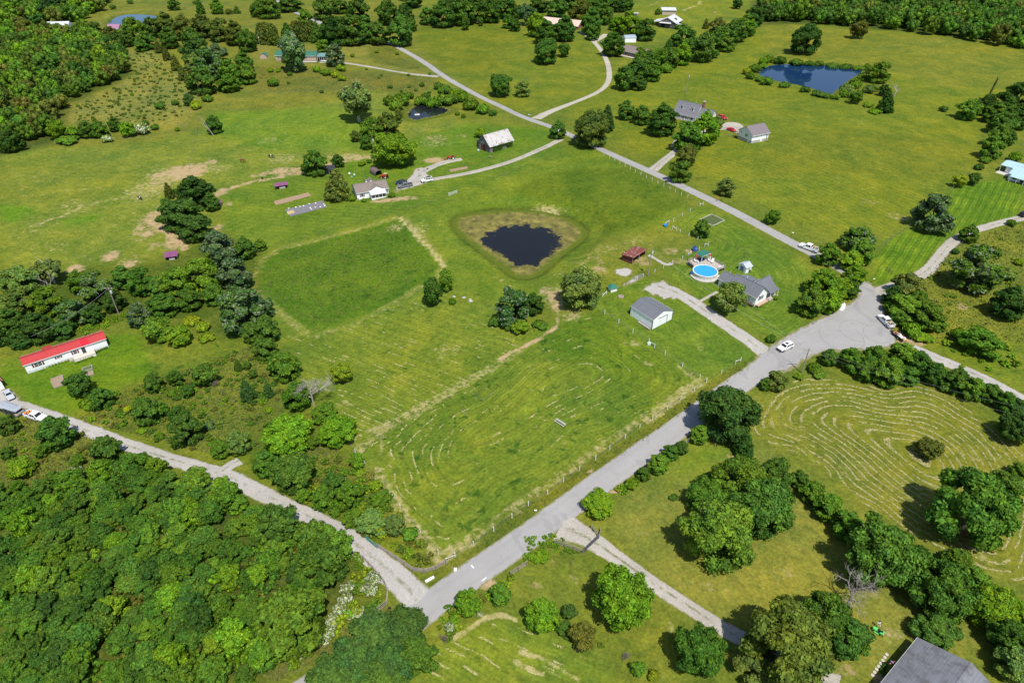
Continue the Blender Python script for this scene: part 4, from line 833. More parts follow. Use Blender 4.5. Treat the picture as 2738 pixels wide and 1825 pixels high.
# scrub south of the lane
TS('20', 'bushy green tree in the scrub south of the gravel lane', 'scrub trees south of the lane', [
    (60, 780, 180, 250, 's', 'm', 'bushy tree at the left edge below the trailer'), (490, 850, 300, 330, 's', 'm', 'large bushy tree at the lane beside the white pickup'), (940, 1000, 260, 330, 's', 'm', 'tall bushy tree leaning over the lane edge'), (360, 1010, 140, 250, 's', 'g'), (1150, 1100, 160, 140, 'r', 'g'), (1270, 1090, 140, 120, 'r', 'g'),
    (190, 1160, 230, 170, 'r', 'b', 'bright yellow green round bush tree left of the scrub'), (60, 1030, 120, 200, 's', 'm'), (690, 1100, 120, 110, 'r', 'g'), (150, 1330, 130, 130, 's', 'g'), (360, 1350, 180, 180, 's', 'm'), (620, 1290, 280, 230, 's', 'g'), (1050, 1270, 200, 150, 's', 'm'), (1400, 1190, 120, 130, 's', 'm'), (1250, 1320, 200, 180, 's', 'm'), (1500, 1300, 220, 200, 's', 'm'), (1720, 1280, 280, 220, 'r', 'g', 'round tree touching the gravel lane by the spur'), (1960, 1310, 160, 130, 'r', 'b', 'small bright tree just below the gravel spur'), (900, 1350, 180, 150, 'r', 'g'), (830, 1440, 180, 130, 's', 'g'), (480, 1250, 120, 140, 's', 'g'), (2100, 1400, 120, 90, 'b', 'm')])
scatter('20', [(0, 720), (480, 760), (1150, 1030), (1830, 1340), (1700, 1420), (0, 1450)], 3.4, (.4, 1.0), (.8, 1.1), 'b', 'bygno', 'small shrub in rough grass south of the gravel lane', 'shrubs south of the lane', 13, 'shrub', .9, stuff='undergrowth')
# scrub north of the lane
TS('20', 'rounded green tree scattered in the rough scrub field', 'scrub field trees', [
    (700, 420, 220, 280, 'r', 'm', 'tall rounded tree between the raised garden beds'), (900, 540, 210, 180, 's', 'm', 'low spreading tree right of the garden bed tree'), (780, 590, 180, 110, 'b', 'b'), (1370, 400, 180, 210, 's', 'm'), (1560, 360, 150, 160, 's', 'm'), (1670, 480, 120, 140, 'r', 'm'), (1820, 330, 210, 190, 'r', 'm', 'round dark tree with purple brush beside it'), (2120, 250, 80, 110, 'c', 'm'), (2200, 250, 80, 90, 'r', 'm'), (2250, 330, 80, 90, 'r', 'm'), (2200, 480, 150, 190, 'c', 'q', 'small conical tree alone in the scrub field'),
    (1300, 650, 260, 290, 's', 'm', 'dark leafy tree left of a similar pair in the scrub'), (1430, 640, 130, 160, 's', 'g'), (1600, 690, 200, 220, 's', 'm'), (1650, 820, 300, 280, 's', 'm', 'large dark leafy tree above the gravel lane'), (1960, 990, 180, 220, 's', 'g'), (2120, 940, 220, 280, 's', 'l', 'pale leaved tree above the gravel spur'), (1860, 780, 110, 100, 'b', 's'), (1130, 640, 80, 80, 'b', 'y'), (1060, 665, 70, 60, 'b', 'm'), (1530, 490, 100, 110, 'b', 'g'), (1090, 780, 60, 50, 'b', 'b'), (2300, 1150, 110, 220, 's', 'g'), (1430, 880, 80, 70, 'b', 'g'), (1260, 830, 110, 60, 'b', 'b'), (1950, 760, 70, 60, 'b', 'l')])
scatter('20', [(1400, 380), (2335, 50), (2560, 600), (2335, 1000), (1900, 1050), (1300, 900), (760, 740), (1000, 520)], 2.7, (.35, 1.05), (.8, 1.2), 'b', 'ggbmmn', 'knee high weed clump in the rough scrub field', 'weed clumps in the scrub field', 14, 'shrub', 1.0, 900, stuff='weeds')
# brush between lane and field
TS('21', 'leafy tree in the brush between gravel lane and hay field', 'brush belt trees', [
    (300, 870, 420, 330, 'R', 'b', 'broad bright green tree left of its twin in the brush'), (740, 830, 340, 270, 'R', 'b', 'round bright green tree at the field edge brush'), (620, 680, 230, 150, 's', 'g'), (520, 940, 120, 130, 'r', 'g'), (350, 1200, 380, 350, 'S', 'm', 'big dark green tree beside the gravel lane'), (100, 1130, 230, 230, 's', 'm'), (920, 1100, 150, 150, 'r', 'b'), (1085, 1330, 120, 120, 'r', 'y', 'small yellow green bush at the white post fence'), (1130, 1430, 200, 150, 's', 'g'), (850, 1400, 260, 250, 's', 'g'), (620, 1430, 220, 220, 's', 'g'), (440, 1410, 150, 140, 's', 'g'), (700, 1300, 200, 200, 's', 'm'), (950, 1210, 110, 80, 'b', 'y'), (125, 645, 70, 70, 'b', 'y', 'tiny yellow bush alone in the scrub'), (750, 1080, 60, 70, 'b', 'm'), (650, 1190, 60, 80, 'b', 'm'), (1020, 1240, 120, 70, 'b', 'n'),
    (100, 100, 210, 300, 's', 'm'), (260, 260, 290, 240, 's', 'g'), (380, 520, 260, 260, 's', 'g', 'green tree standing behind the bare dead tree'), (120, 470, 100, 150, 'c', 'q'), (780, 320, 190, 220, 'r', 'y', 'feathery yellow green tree standing in the hay field')])
TS('31', 'leafy bush between lane and white post fence', 'bushes by the split rail fence', [(1050, 130, 300, 220, 's', 'l'), (880, 90, 200, 160, 's', 'g'), (1250, 150, 200, 200, 's', 'l'), (1130, 220, 130, 120, 'b', 'y', 'bright yellow bush above the split rail fence'), (720, 30, 130, 110, 'b', 'g'), (1380, 230, 160, 150, 'b', 'g')])
scatter('31', [(760, 0), (1260, 0), (1480, 280), (1620, 420), (1680, 470), (1540, 540), (1420, 540), (1200, 380), (1150, 320), (1400, 300), (1350, 260), (980, 260), (900, 120)], 1.7, (.6, 1.15), (.6, 1.0), 'b', 'gbyon', 'low tangled bush between lane and post fence', 'low bushes by the split rail fence', 15, 'shrub', stuff='undergrowth')
scatter('21', [(0, 1180), (560, 1050), (900, 1160), (1130, 1440), (1260, 1540), (700, 1560), (420, 1480)], 2.4, (.7, 1.3), (.6, 1.0), 'b', 'gbygn', 'low tangled bush beside the gravel lane', 'low bushes beside the lane', 16, 'shrub', stuff='undergrowth')
# belt behind the mobile home
TS('10', 'dark tree in the belt behind the red roofed home', 'tree belt behind the mobile home', [
    (1740, 200, 340, 250, 's', 'd', 'dark round tree at the top of the tree island'), (1500, 200, 90, 140, 'c', 'o', 'brownish cedar beside the tree island'), (1620, 400, 380, 260, 's', 'd'), (1720, 520, 300, 210, 's', 'd'), (1500, 340, 160, 160, 's', 'm'), (1880, 300, 150, 160, 's', 'm'),
    (1950, 700, 300, 290, 'v', 's', 'silvery green tree at the head of the belt'), (2180, 710, 190, 230, 's', 'm'), (2090, 930, 290, 300, 'v', 's'), (1780, 950, 350, 320, 's', 'g'), (1560, 1000, 260, 280, 's', 'g'), (2150, 1230, 430, 430, 'v', 'q', 'large silver green tree bulging beside the paddock'), (1400, 1050, 200, 230, 's', 'm'), (1250, 1000, 250, 250, 's', 'm'), (1100, 970, 200, 190, 's', 'm'), (850, 1060, 290, 290, 'v', 'm'), (700, 1010, 200, 210, 's', 'g'), (430, 900, 240, 300, 'p', 'l', 'sparse pale sycamore with white trunk showing'), (200, 980, 260, 250, 's', 'l'), (60, 1000, 190, 260, 's', 'l'), (150, 1200, 300, 290, 's', 'l'), (400, 1180, 280, 260, 's', 'g'), (640, 1270, 280, 240, 'v', 'm'), (100, 1400, 290, 270, 's', 'd'), (330, 1420, 280, 230, 's', 'd'), (540, 1440, 220, 150, 's', 'd'), (20, 1500, 160, 160, 's', 'd'), (200, 1530, 200, 120, 's', 'd'), (1000, 1180, 200, 210, 's', 'd'), (830, 1290, 180, 180, 's', 'd'), (1230, 1300, 210, 200, 'v', 's'), (1450, 1220, 260, 190, 's', 'm'), (1680, 1160, 220, 180, 's', 'm'), (1900, 1120, 200, 180, 's', 'm'), (1850, 1085, 130, 110, 'r', 'y', 'bright yellow green sapling inside the dark belt'), (2250, 1450, 200, 220, 's', 'm'),
    (1400, 1430, 280, 210, 'r', 'g', 'bright round bush tree below the tree belt'), (1600, 1490, 210, 160, 'r', 'b'), (1700, 1350, 160, 90, 'b', 'y'), (1800, 1400, 140, 90, 'b', 'y'), (1840, 1500, 160, 80, 'b', 'y'), (2320, 680, 110, 130, 's', 'g', 'small tree at the paddock corner beyond the belt')])
TS('11', 'dark tree at the paddock side of the belt', 'tree belt behind the mobile home', [(60, 1230, 220, 290, 'v', 'q'), (110, 1420, 240, 240, 's', 'm')])
scatter('10', [(700, 1440), (900, 1380), (1100, 1290), (1130, 1330), (1000, 1400), (760, 1480)], 1.5, (.6, 1.0), (.6, 1.0), 'b', 'bby', 'low bright bush behind the mobile home', 'bushes behind the mobile home', 17, 'shrub', stuff='undergrowth')
# middle of the picture
TS('11', '', None, [(1590, 1090, 170, 250, 't', 'm', 'narrow dark tree at the paddock gap'), (1710, 990, 130, 190, 't', 'g', 'slimmer tree behind the dark one at the paddock gap'), (1765, 1180, 75, 75, 'b', 'g', 'small round bush right of the paddock gap'), (2140, 1360, 120, 100, 'b', 'm', 'dark bush left of the silver poplar'), (2290, 1400, 110, 90, 'b', 'g', 'bush under the silver poplar')])
TS('12', '', None, [(30, 1210, 330, 330, 'v', 'q', 'silver poplar with white leaf undersides in mid field'), (220, 1200, 200, 250, 's', 'd', 'dark green tree joined to the silver poplar'), (110, 1410, 160, 120, 'r', 'b', 'bright green bush in front of the silver poplar'), (280, 1390, 150, 90, 'b', 'm', 'low dark bush right of the silver poplar'), (640, 1050, 390, 430, 'S', 'l', 'large pale green willow oak by the dirt track'), (1730, 530, 160, 190, 's', 'm', 'small tree by the white edged garden plot'), (1945, 160, 170, 190, 's', 'l', 'lone pale tree beside the walker on the road'), (1535, 20, 200, 170, 's', 'm', 'tree at the roadside near the tan drive'), (1980, 1140, 280, 280, 'r', 'l', 'light green maple in front of the white house')])
TS('01', '', None, [(335, 450, 230, 290, 'V', 's', 'tall silver tree in front of the green roofed house'), (715, 480, 190, 230, 'v', 's', 'silver tree hiding the carport'), (2195, 750, 200, 200, 'R', 'm', 'neat round dark tree in the upper pasture'), (910, 880, 340, 340, 'p', 'l', 'sparse sycamore with bare limbs in the upper pasture'), (1285, 1020, 70, 130, 't', 'o', 'slim willow at the small pond'), (1495, 750, 55, 70, 'b', 'm', 'small dark bush near the pale drive'), (540, 1450, 230, 230, 's', 'm', 'spreading tree beside the dark shed'), (740, 1430, 120, 150, 's', 'm', 'slender tree right of the dark shed'), (1025, 1435, 50, 60, 'b', 'm', 'clipped bush near the arched shed'), (960, 1455, 70, 40, 'b', 'b', 'flower bed bush behind the ranch house'), (900, 1210, 95, 95, 'r', 'o', 'round brown green cedar left of the yard grove'), (2020, 1180, 120, 70, 'b', 'b', 'bright bush behind the weathered barn')])
TS('01', 'green tree in the grove behind the ranch house', 'grove behind the ranch house', [(1040, 1150, 220, 200, 's', 'g'), (1190, 1110, 220, 220, 's', 'o'), (1250, 1330, 390, 270, 'R', 'b', 'dense bright green tree in front of the grove'), (1130, 1270, 200, 160, 's', 'b'), (1000, 1270, 120, 110, 's', 'm')])
T('11', 740, 145, 240, 270, 'c', 'n', 'shaggy olive cedar beside the ranch house'); T('11', 868, 262, 75, 75, 'b', 'b', 'rounded bush at the ranch house corner'); T('11', 1225, 235, 65, 60, 'b', 'g', 'rounded bush right of the sun porch'); T('11', 975, 282, 50, 35, 'b', 'b', 'low bush under the ranch house window')
TS('01', 'scrubby willow bush around the small pond', 'bushes round the small pond', [(1210, 890, 130, 130, 'b', 'g'), (1310, 870, 150, 140, 'b', 'g'), (1260, 920, 150, 90, 'b', 'g'), (1480, 880, 130, 110, 'b', 'g'), (1590, 890, 150, 100, 'b', 'g'), (1690, 880, 150, 120, 'b', 'g'), (1760, 870, 130, 140, 'b', 'g'), (1650, 760, 100, 80, 'b', 'm'), (1720, 790, 110, 90, 'b', 'm'), (1790, 830, 120, 100, 'b', 'b'), (1850, 850, 130, 120, 'b', 'b'), (1930, 920, 150, 120, 'b', 'g'), (2040, 965, 130, 80, 'b', 'g'), (2130, 1000, 80, 50, 'b', 'm'), (1810, 1010, 50, 60, 'b', 'g'), (1865, 1030, 50, 70, 'b', 'g'), (1680, 800, 90, 70, 'b', 'g'), (1380, 850, 90, 90, 'b', 'g'), (1530, 850, 90, 70, 'b', 'm')], 'shrub')
TS('01', 'small bush on the slope below the green roofed house', 'bushes below the green roofed house', [(140, 620, 60, 50, 'b', 'b'), (210, 625, 50, 50, 'b', 'b'), (440, 605, 55, 50, 'b', 'm'), (555, 610, 80, 100, 'b', 'b'), (600, 640, 50, 50, 'b', 'g'), (650, 640, 90, 70, 'b', 'b'), (720, 655, 90, 70, 'b', 'y'), (770, 600, 90, 70, 'b', 'b'), (780, 690, 80, 50, 'b', 'y'), (305, 735, 35, 35, 'b', 'm'), (165, 725, 110, 60, 'b', 'g'), (315, 655, 50, 40, 'b', 'g'), (250, 600, 30, 30, 'b', 'm'), (875, 490, 45, 45, 'b', 'g'), (1090, 460, 35, 30, 'b', 'g'), (1275, 475, 40, 25, 'b', 'g'), (1565, 655, 35, 25, 'b', 'g'), (1375, 665, 35, 25, 'b', 'g'), (1000, 615, 25, 30, 'b', 'm'), (1135, 670, 30, 35, 'b', 'm'), (1110, 690, 25, 40, 'b', 'm'), (1210, 770, 50, 45, 'b', 'm'), (1310, 810, 30, 40, 'b', 'm'), (1380, 770, 35, 35, 'b', 'm'), (600, 815, 40, 25, 'b', 'm'), (1440, 800, 35, 30, 'b', 'm'), (1560, 820, 35, 30, 'b', 'm')], 'shrub')
# tree line across the upper middle
TS('01', 'tree in the line along the upper road', 'tree line along the upper road', [(130, 70, 210, 150, 's', 'm'), (20, 90, 120, 130, 's', 'm'), (300, 30, 240, 110, 's', 'm'), (450, 150, 140, 170, 's', 'g'), (600, 70, 200, 170, 's', 'm'), (760, 50, 160, 110, 's', 'm'), (930, 80, 210, 180, 's', 'm'), (700, 270, 250, 250, 's', 'd'), (850, 260, 270, 280, 's', 'm'), (1000, 270, 210, 230, 's', 'm'), (1100, 290, 200, 220, 's', 'm'), (1300, 270, 260, 300, 's', 'm', 'tall tree where the upper road enters the trees'), (1180, 110, 210, 230, 's', 'm'), (1330, 130, 180, 200, 's', 'd'), (1400, 220, 110, 200, 's', 'm'), (1400, 5, 200, 90, 's', 'd'), (1540, 140, 150, 180, 's', 'm'), (1680, 130, 210, 220, 's', 'm'), (1850, 100, 230, 190, 's', 'm'), (1990, 90, 210, 190, 's', 'm'), (2120, 110, 170, 180, 's', 'm'), (2240, 60, 200, 160, 's', 'm'), (2330, 100, 130, 150, 's', 'm'), (2265, 190, 120, 120, 's', 'm'), (2330, 230, 70, 80, 'b', 'm'), (1885, 205, 70, 100, 't', 'm', 'slim young tree before the upper tree line'), (2020, 190, 45, 70, 't', 'm'), (1760, 40, 200, 120, 's', 'd'), (1960, 20, 200, 110, 's', 'd'), (2150, 10, 200, 100, 's', 'd')])
TS('01', 'dark cedar in the row behind the green roofed house', 'cedar row behind the green roofed house', [(60, 300, 150, 170, 'c', 'o'), (170, 310, 140, 170, 'c', 'o'), (290, 290, 130, 150, 'c', 'm'), (420, 280, 130, 170, 'c', 'o'), (550, 290, 140, 170, 'c', 'm'), (640, 330, 130, 120, 'c', 'd'), (100, 260, 130, 130, 's', 'o'), (360, 250, 130, 120, 's', 'o'), (490, 250, 120, 120, 's', 'o'), (610, 405, 120, 90, 's', 'g')])
TS('00', 'tree in the line between far pond and green roofed house', 'tree line by the far pond', [(1180, 270, 230, 220, 's', 'g', 'bright leafy tree before the far pond'), (1350, 240, 180, 180, 's', 'm'), (1480, 230, 200, 190, 's', 'o'), (1640, 250, 200, 200, 's', 'o'), (1800, 230, 200, 200, 's', 'o'), (1950, 260, 200, 200, 's', 'o'), (2090, 300, 190, 190, 's', 'o'), (2200, 360, 190, 180, 's', 'm'), (1300, 360, 170, 130, 's', 'm'), (1500, 340, 170, 150, 's', 'm'), (1700, 330, 170, 160, 's', 'm'), (1250, 400, 140, 90, 's', 'm'), (1120, 350, 130, 110, 's', 'm'), (980, 310, 160, 120, 's', 'o'), (840, 270, 150, 130, 's', 'm'), (1780, 60, 80, 120, 'c', 'm'), (1930, 60, 120, 110, 's', 'g'), (1550, 40, 110, 80, 's', 'm'), (1740, 20, 50, 50, 'b', 'm'), (2040, 100, 70, 70, 'b', 'o'), (2110, 90, 70, 60, 'c', 'm'), (2280, 80, 110, 90, 's', 'g'), (2320, 30, 100, 80, 's', 'g'), (1000, 60, 60, 50, 'b', 'm'), (1160, 10, 60, 40, 'b', 'm')])
TS('00', 'large dark tree in the clump on the hillside', 'hillside clump', [(1750, 470, 270, 240, 's', 'd'), (1850, 560, 260, 260, 'v', 'm'), (1800, 720, 260, 190, 's', 'm'), (1740, 570, 160, 160, 's', 'l', 'pale leaved tree in the hillside clump'), (2060, 640, 230, 260, 's', 'g'), (2170, 560, 170, 180, 's', 'm'), (2200, 660, 170, 190, 's', 'g'), (2040, 740, 210, 120, 's', 'g'), (1940, 480, 180, 190, 'v', 's')])
TS('00', 'dark young cedar along the hillside track', 'cedars on the hillside', [(1410, 420, 80, 100, 'c', 'o'), (1480, 480, 80, 110, 'c', 'o'), (1560, 560, 90, 130, 'c', 'o'), (1620, 650, 90, 130, 'c', 'o'), (1665, 700, 60, 80, 'c', 'o')])
scatter('00', [(1120, 480), (1380, 470), (1600, 720), (1740, 860), (1620, 1080), (640, 1080), (640, 960), (1000, 800), (1190, 680)], 4.4, (.5, 1.15), (.8, 1.2), 'b', 'omgn', 'small shrub dotting the dry hillside', 'shrubs on the dry hillside', 18, 'shrub', .9, stuff='hillside_scrub')
TS('00', 'bush along the fence below the hillside', 'bushes along the pasture fence', [(500, 1150, 160, 140, 'r', 'b'), (650, 1180, 120, 170, 's', 'b'), (770, 1150, 160, 140, 's', 'm'), (890, 1150, 150, 140, 's', 'g'), (1020, 1110, 120, 150, 's', 'm'), (1130, 1150, 130, 120, 'r', 'b'), (1255, 1140, 150, 80, 'f', 'w', 'cream flowering bush below the hillside'), (1380, 1125, 80, 70, 'b', 'm'), (950, 1230, 100, 50, 'f', 'y'), (1680, 890, 100, 100, 's', 'q'), (1420, 940, 90, 60, 'b', 'm'), (1290, 1090, 70, 60, 'b', 'm'), (1560, 910, 70, 60, 'b', 'm'), (1580, 1150, 50, 40, 'b', 'b'), (600, 1240, 200, 70, 'b', 'g'), (1850, 870, 110, 50, 'b', 'g'), (1740, 930, 110, 60, 'b', 'y'), (1900, 1110, 160, 200, 's', 'm', 'dark tree beside the leaning dead trunk')])
# woods at the upper left
scatter('00', [(0, 300), (700, 300), (900, 340), (1080, 440), (1180, 650), (1000, 760), (620, 930), (540, 1080), (560, 1200), (430, 1270), (240, 1320), (0, 1370)], 8.2, (3.4, 5.2), (1.6, 2.4), 'ssssrv', 'mggmodbn', 'broadleaf tree in the hillside wood at the upper left', 'trees of the upper left wood', 19, stuff='hillside_wood')
scatter('00', [(0, 30), (940, -10), (940, 90), (820, 190), (640, 220), (0, 270)], 12.5, (5, 7.5), (1.5, 2.1), 'ss', 'mgdob', 'distant tree at the top left beyond the white roof', 'distant trees top left', 20, stuff='distant_wood')
T('00', 80, 1250, 210, 240, 's', 'd', 'dark tree at the left edge above the horse pasture'); T('00', 460, 80, 240, 170, 's', 'k', 'large dark tree above the white metal roof')
# farmstead at the top
TS('02', 'tree around the farmstead at the top', 'farmstead trees', [(150, 110, 180, 230, 'p', 's', 'greyish half bare tree at the tan roofed house'), (20, 90, 130, 160, 's', 'm'), (60, 220, 110, 120, 's', 'm'), (250, 220, 200, 170, 's', 'b'), (330, 290, 200, 150, 's', 'm'), (500, 260, 200, 270, 's', 'm', 'tall tree before the tan roofed house'), (640, 110, 210, 250, 's', 'o'), (740, 200, 200, 180, 's', 'm'), (870, 120, 180, 240, 's', 'm'), (330, 450, 230, 280, 'S', 'm', 'large tree on the slope below the tan roofed house'), (495, 440, 120, 120, 'r', 'm', 'round dark tree beside the large slope tree'), (750, 290, 130, 120, 's', 'm'), (960, 210, 120, 130, 's', 'b'), (930, 390, 210, 250, 's', 'm', 'tree shading the tan drive by the white car'), (1080, 200, 200, 170, 's', 'b'), (1220, 260, 190, 280, 's', 'm', 'tall tree behind the brown roofed house'), (1000, 40, 140, 100, 's', 'd'), (1480, 200, 75, 130, 's', 'b', 'bright young tree in front of the grey barn'), (1555, 310, 210, 160, 's', 'm', 'spreading tree in the barn yard'), (430, 60, 200, 140, 's', 'm'), (560, 20, 200, 110, 's', 'm'), (760, 50, 200, 140, 's', 'm'), (880, 20, 180, 110, 's', 'm'), (1060, 30, 120, 90, 's', 'm'), (1330, 105, 50, 60, 's', 'm'), (2040, 30, 90, 70, 'r', 'd', 'lone dark tree in the top pasture'), (280, 30, 200, 110, 's', 'd')])
TS('02', 'tree in the hedgerow right of the tan drive', 'hedgerow right of the tan drive', [(1040, 690, 210, 250, 's', 'm', 'end tree of the hedgerow nearest the tan drive'), (1130, 620, 180, 210, 's', 'm'), (1240, 560, 230, 240, 's', 'm'), (1180, 480, 120, 120, 's', 'g'), (1330, 530, 190, 220, 's', 'g'), (1430, 510, 180, 190, 's', 'm'), (1430, 400, 90, 90, 'c', 'm'), (1550, 480, 190, 210, 's', 'b', 'bright green tree midway along the hedgerow'), (1740, 430, 230, 260, 's', 'm'), (1650, 400, 140, 180, 's', 'm'), (1880, 330, 190, 190, 's', 'm'), (2020, 270, 210, 200, 's', 'm'), (2130, 230, 170, 180, 's', 'g'), (2200, 140, 170, 240, 's', 'd'), (2290, 110, 130, 240, 's', 'd'), (1860, 230, 150, 120, 's', 'o'), (1760, 215, 60, 80, 'c', 'o'), (1290, 650, 160, 120, 's', 'g'), (1160, 740, 150, 100, 's', 'd'), (1950, 390, 160, 110, 's', 'g'), (1400, 600, 120, 80, 'b', 'g'), (1820, 470, 120, 80, 'b', 'm')])
TS('02', '', None, [(735, 1140, 340, 430, 'S', 'o', 'big dark oak overhanging the road bend'), (880, 1060, 140, 240, 'c', 'k', 'dark cedar behind the big oak'), (440, 1160, 150, 190, 's', 'm', 'tree where the ranch drive meets the road'), (1055, 985, 160, 220, 's', 'm', 'first yard tree left of the dormered house'), (1190, 1025, 170, 250, 's', 'm', 'second yard tree left of the dormered house'), (1370, 1075, 260, 290, 's', 'm', 'broad yard tree beside the dormered house porch'), (1600, 1210, 270, 230, 's', 'g', 'tree over the dormered house drive'), (1750, 1150, 270, 250, 's', 'b', 'bright leafy tree before the white garage'), (1860, 1090, 120, 210, 's', 'l', 'slim pale tree at the dormered house gable'), (1590, 1380, 200, 180, 's', 'o', 'grey green tree at the tan two track drive'), (125, 790, 140, 160, 's', 'l', 'small pale tree on the mown slope')])
# upper right pasture and wood
W_TR = [(-60, 20), (1000, 10), (1700, 60), (2600, 130), (2600, 480), (1900, 375), (1650, 345), (1350, 295), (1000, 245), (780, 235), (560, 225), (300, 205), (0, 235)]
scatter('03', W_TR, 10.5, (4.6, 6.8), (1.7, 2.4), 'sssr', 'mmdgmo', 'tree in the wood edge along the top right', 'trees of the top right wood', 21, maxn=260, stuff='distant_wood')
TS('03', '', None, [(390, 340, 270, 330, 'S', 'd', 'large dark tree on the far bank of the blue pond'), (870, 255, 150, 180, 'r', 'n', 'olive tree in the pasture below the top right wood'), (1110, 910, 150, 180, 'c', 'd', 'dark conical tree below the dead snag'), (1090, 800, 100, 90, 'r', 'd', 'round dark bush left of the dead snag'), (1050, 640, 190, 160, 's', 'g', 'leafy tree at the right end of the blue pond'), (840, 860, 120, 100, 'r', 'g', 'round bush on the slope below the blue pond'), (1620, 965, 80, 45, 'b', 'm', 'low bush in the pasture swale')])
TS('03', 'reedy shrub on the bank of the blue pond', 'shrubs round the blue pond', [(60, 520, 90, 60, 'b', 'g'), (170, 530, 120, 55, 'b', 'm'), (310, 535, 130, 55, 'b', 'm'), (430, 540, 90, 50, 'b', 'g'), (520, 542, 90, 45, 'b', 'm'), (640, 540, 130, 55, 'b', 'm'), (770, 545, 150, 55, 'b', 'm'), (880, 552, 110, 50, 'b', 'g'), (945, 552, 60, 45, 'b', 'b'), (960, 620, 90, 90, 'b', 'g'), (900, 680, 100, 70, 'b', 'g'), (760, 790, 130, 90, 'b', 'l'), (830, 740, 130, 90, 'b', 'b'), (740, 830, 100, 60, 'b', 'g'), (660, 860, 80, 40, 'b', 'g'), (560, 845, 120, 45, 'b', 'm'), (390, 792, 100, 45, 'b', 'm'), (490, 825, 110, 45, 'b', 'm'), (200, 750, 110, 45, 'b', 'm'), (50, 715, 120, 60, 'b', 'g'), (10, 580, 70, 90, 'b', 'b'), (960, 790, 120, 60, 'b', 'l'), (1010, 780, 90, 60, 'b', 'l'), (950, 930, 100, 40, 'b', 'b'), (1010, 990, 120, 40, 'b', 'b')], 'shrub')
TS('02', 'reedy shrub at the left tip of the blue pond', 'shrubs at the left tip of the blue pond', [(2130, 630, 90, 70, 'b', 'y'), (2200, 600, 110, 80, 'b', 'g'), (2160, 670, 90, 60, 'b', 'g'), (2240, 700, 90, 40, 'b', 'g'), (2300, 720, 90, 40, 'b', 'm'), (2280, 540, 90, 80, 'b', 'b'), (2310, 510, 60, 50, 'b', 'g')], 'shrub')
TS('03', 'tree in the hedgerow at the right edge', 'right edge hedgerow', [(2290, 870, 320, 240, 's', 'd'), (1850, 970, 210, 160, 's', 'g', 'outermost bush of the right edge hedgerow'), (2000, 930, 190, 170, 's', 'd'), (2080, 1010, 190, 140, 's', 'm'), (2170, 1100, 240, 170, 's', 'm'), (2120, 1200, 210, 170, 's', 'm'), (2060, 1310, 210, 170, 's', 'g'), (2300, 1080, 150, 150, 's', 'm'), (2200, 980, 170, 150, 's', 'm'), (2200, 1220, 150, 120, 's', 'm'), (2260, 1390, 120, 80, 'b', 'b'), (2000, 1420, 110, 50, 'b', 'g'), (1940, 1480, 90, 50, 'b', 'm')])
# right of centre
TS('13', 'leafy tree in the clump at the road neck', 'clump at the road neck', [(860, 620, 280, 210, 'v', 'g', 'silver topped tree above the road neck'), (900, 740, 220, 200, 's', 'g'), (600, 760, 210, 210, 's', 'g'), (800, 820, 220, 160, 's', 'b'), (560, 1020, 290, 230, 's', 'b'), (700, 1060, 210, 200, 's', 'b'), (440, 1180, 270, 240, 's', 'g', 'bright leafy tree overhanging the white house lawn'), (600, 1170, 240, 200, 's', 'b'), (830, 950, 180, 150, 's', 'b'), (790, 1080, 160, 210, 's', 'm')])
TS('13', '', None, [(100, 430, 130, 130, 'r', 'g', 'round roadside bush up the road from the white pickup'), (1540, 380, 350, 330, 'v', 's', 'broad silvery tree on the striped lawn'), (1765, 105, 120, 110, 'r', 'y', 'bright yellow bush on the lawn boundary'), (1895, 90, 110, 100, 'r', 'm', 'dark bush near the blue roofed house'), (1850, 580, 160, 140, 's', 'm', 'small tree leaning over the two track drive'), (1930, 880, 420, 380, 'v', 'g', 'large silver leaved tree right of the two track drive'), (2210, 1200, 290, 400, 's', 'd', 'tall dark tree at the right edge'), (1300, 1050, 300, 220, 's', 'n', 'olive tree by the turnaround drive'), (1950, 1530, 380, 160, 's', 'g', 'broad low tree in the right hand scrub'), (2300, 830, 90, 110, 'b', 'y', 'yellow green bush at the right edge'), (2190, 930, 180, 100, 'b', 'l', 'pale bush between two dark trees at right'), (1720, 735, 70, 50, 'b', 'd', 'tiny dark bush by the two track fence'), (2230, 480, 90, 80, 'b', 'g', 'small bush beside the far end of the two track'), (85, 1510, 100, 90, 'b', 'm', 'dark bush next to the white suv')])
TS('13', 'bush in the thicket right of the turnaround', 'thicket by the turnaround', [(1280, 1230, 330, 220, 's', 'g'), (1480, 1300, 290, 230, 's', 'g'), (1180, 1130, 180, 170, 's', 'd'), (1340, 1430, 170, 140, 'b', 'b'), (1560, 1390, 180, 120, 's', 'g'), (1230, 1330, 150, 130, 's', 'g'), (1400, 1180, 200, 160, 's', 'g'), (1740, 1470, 130, 100, 'b', 'b'), (1440, 1500, 180, 90, 'b', 'b')])
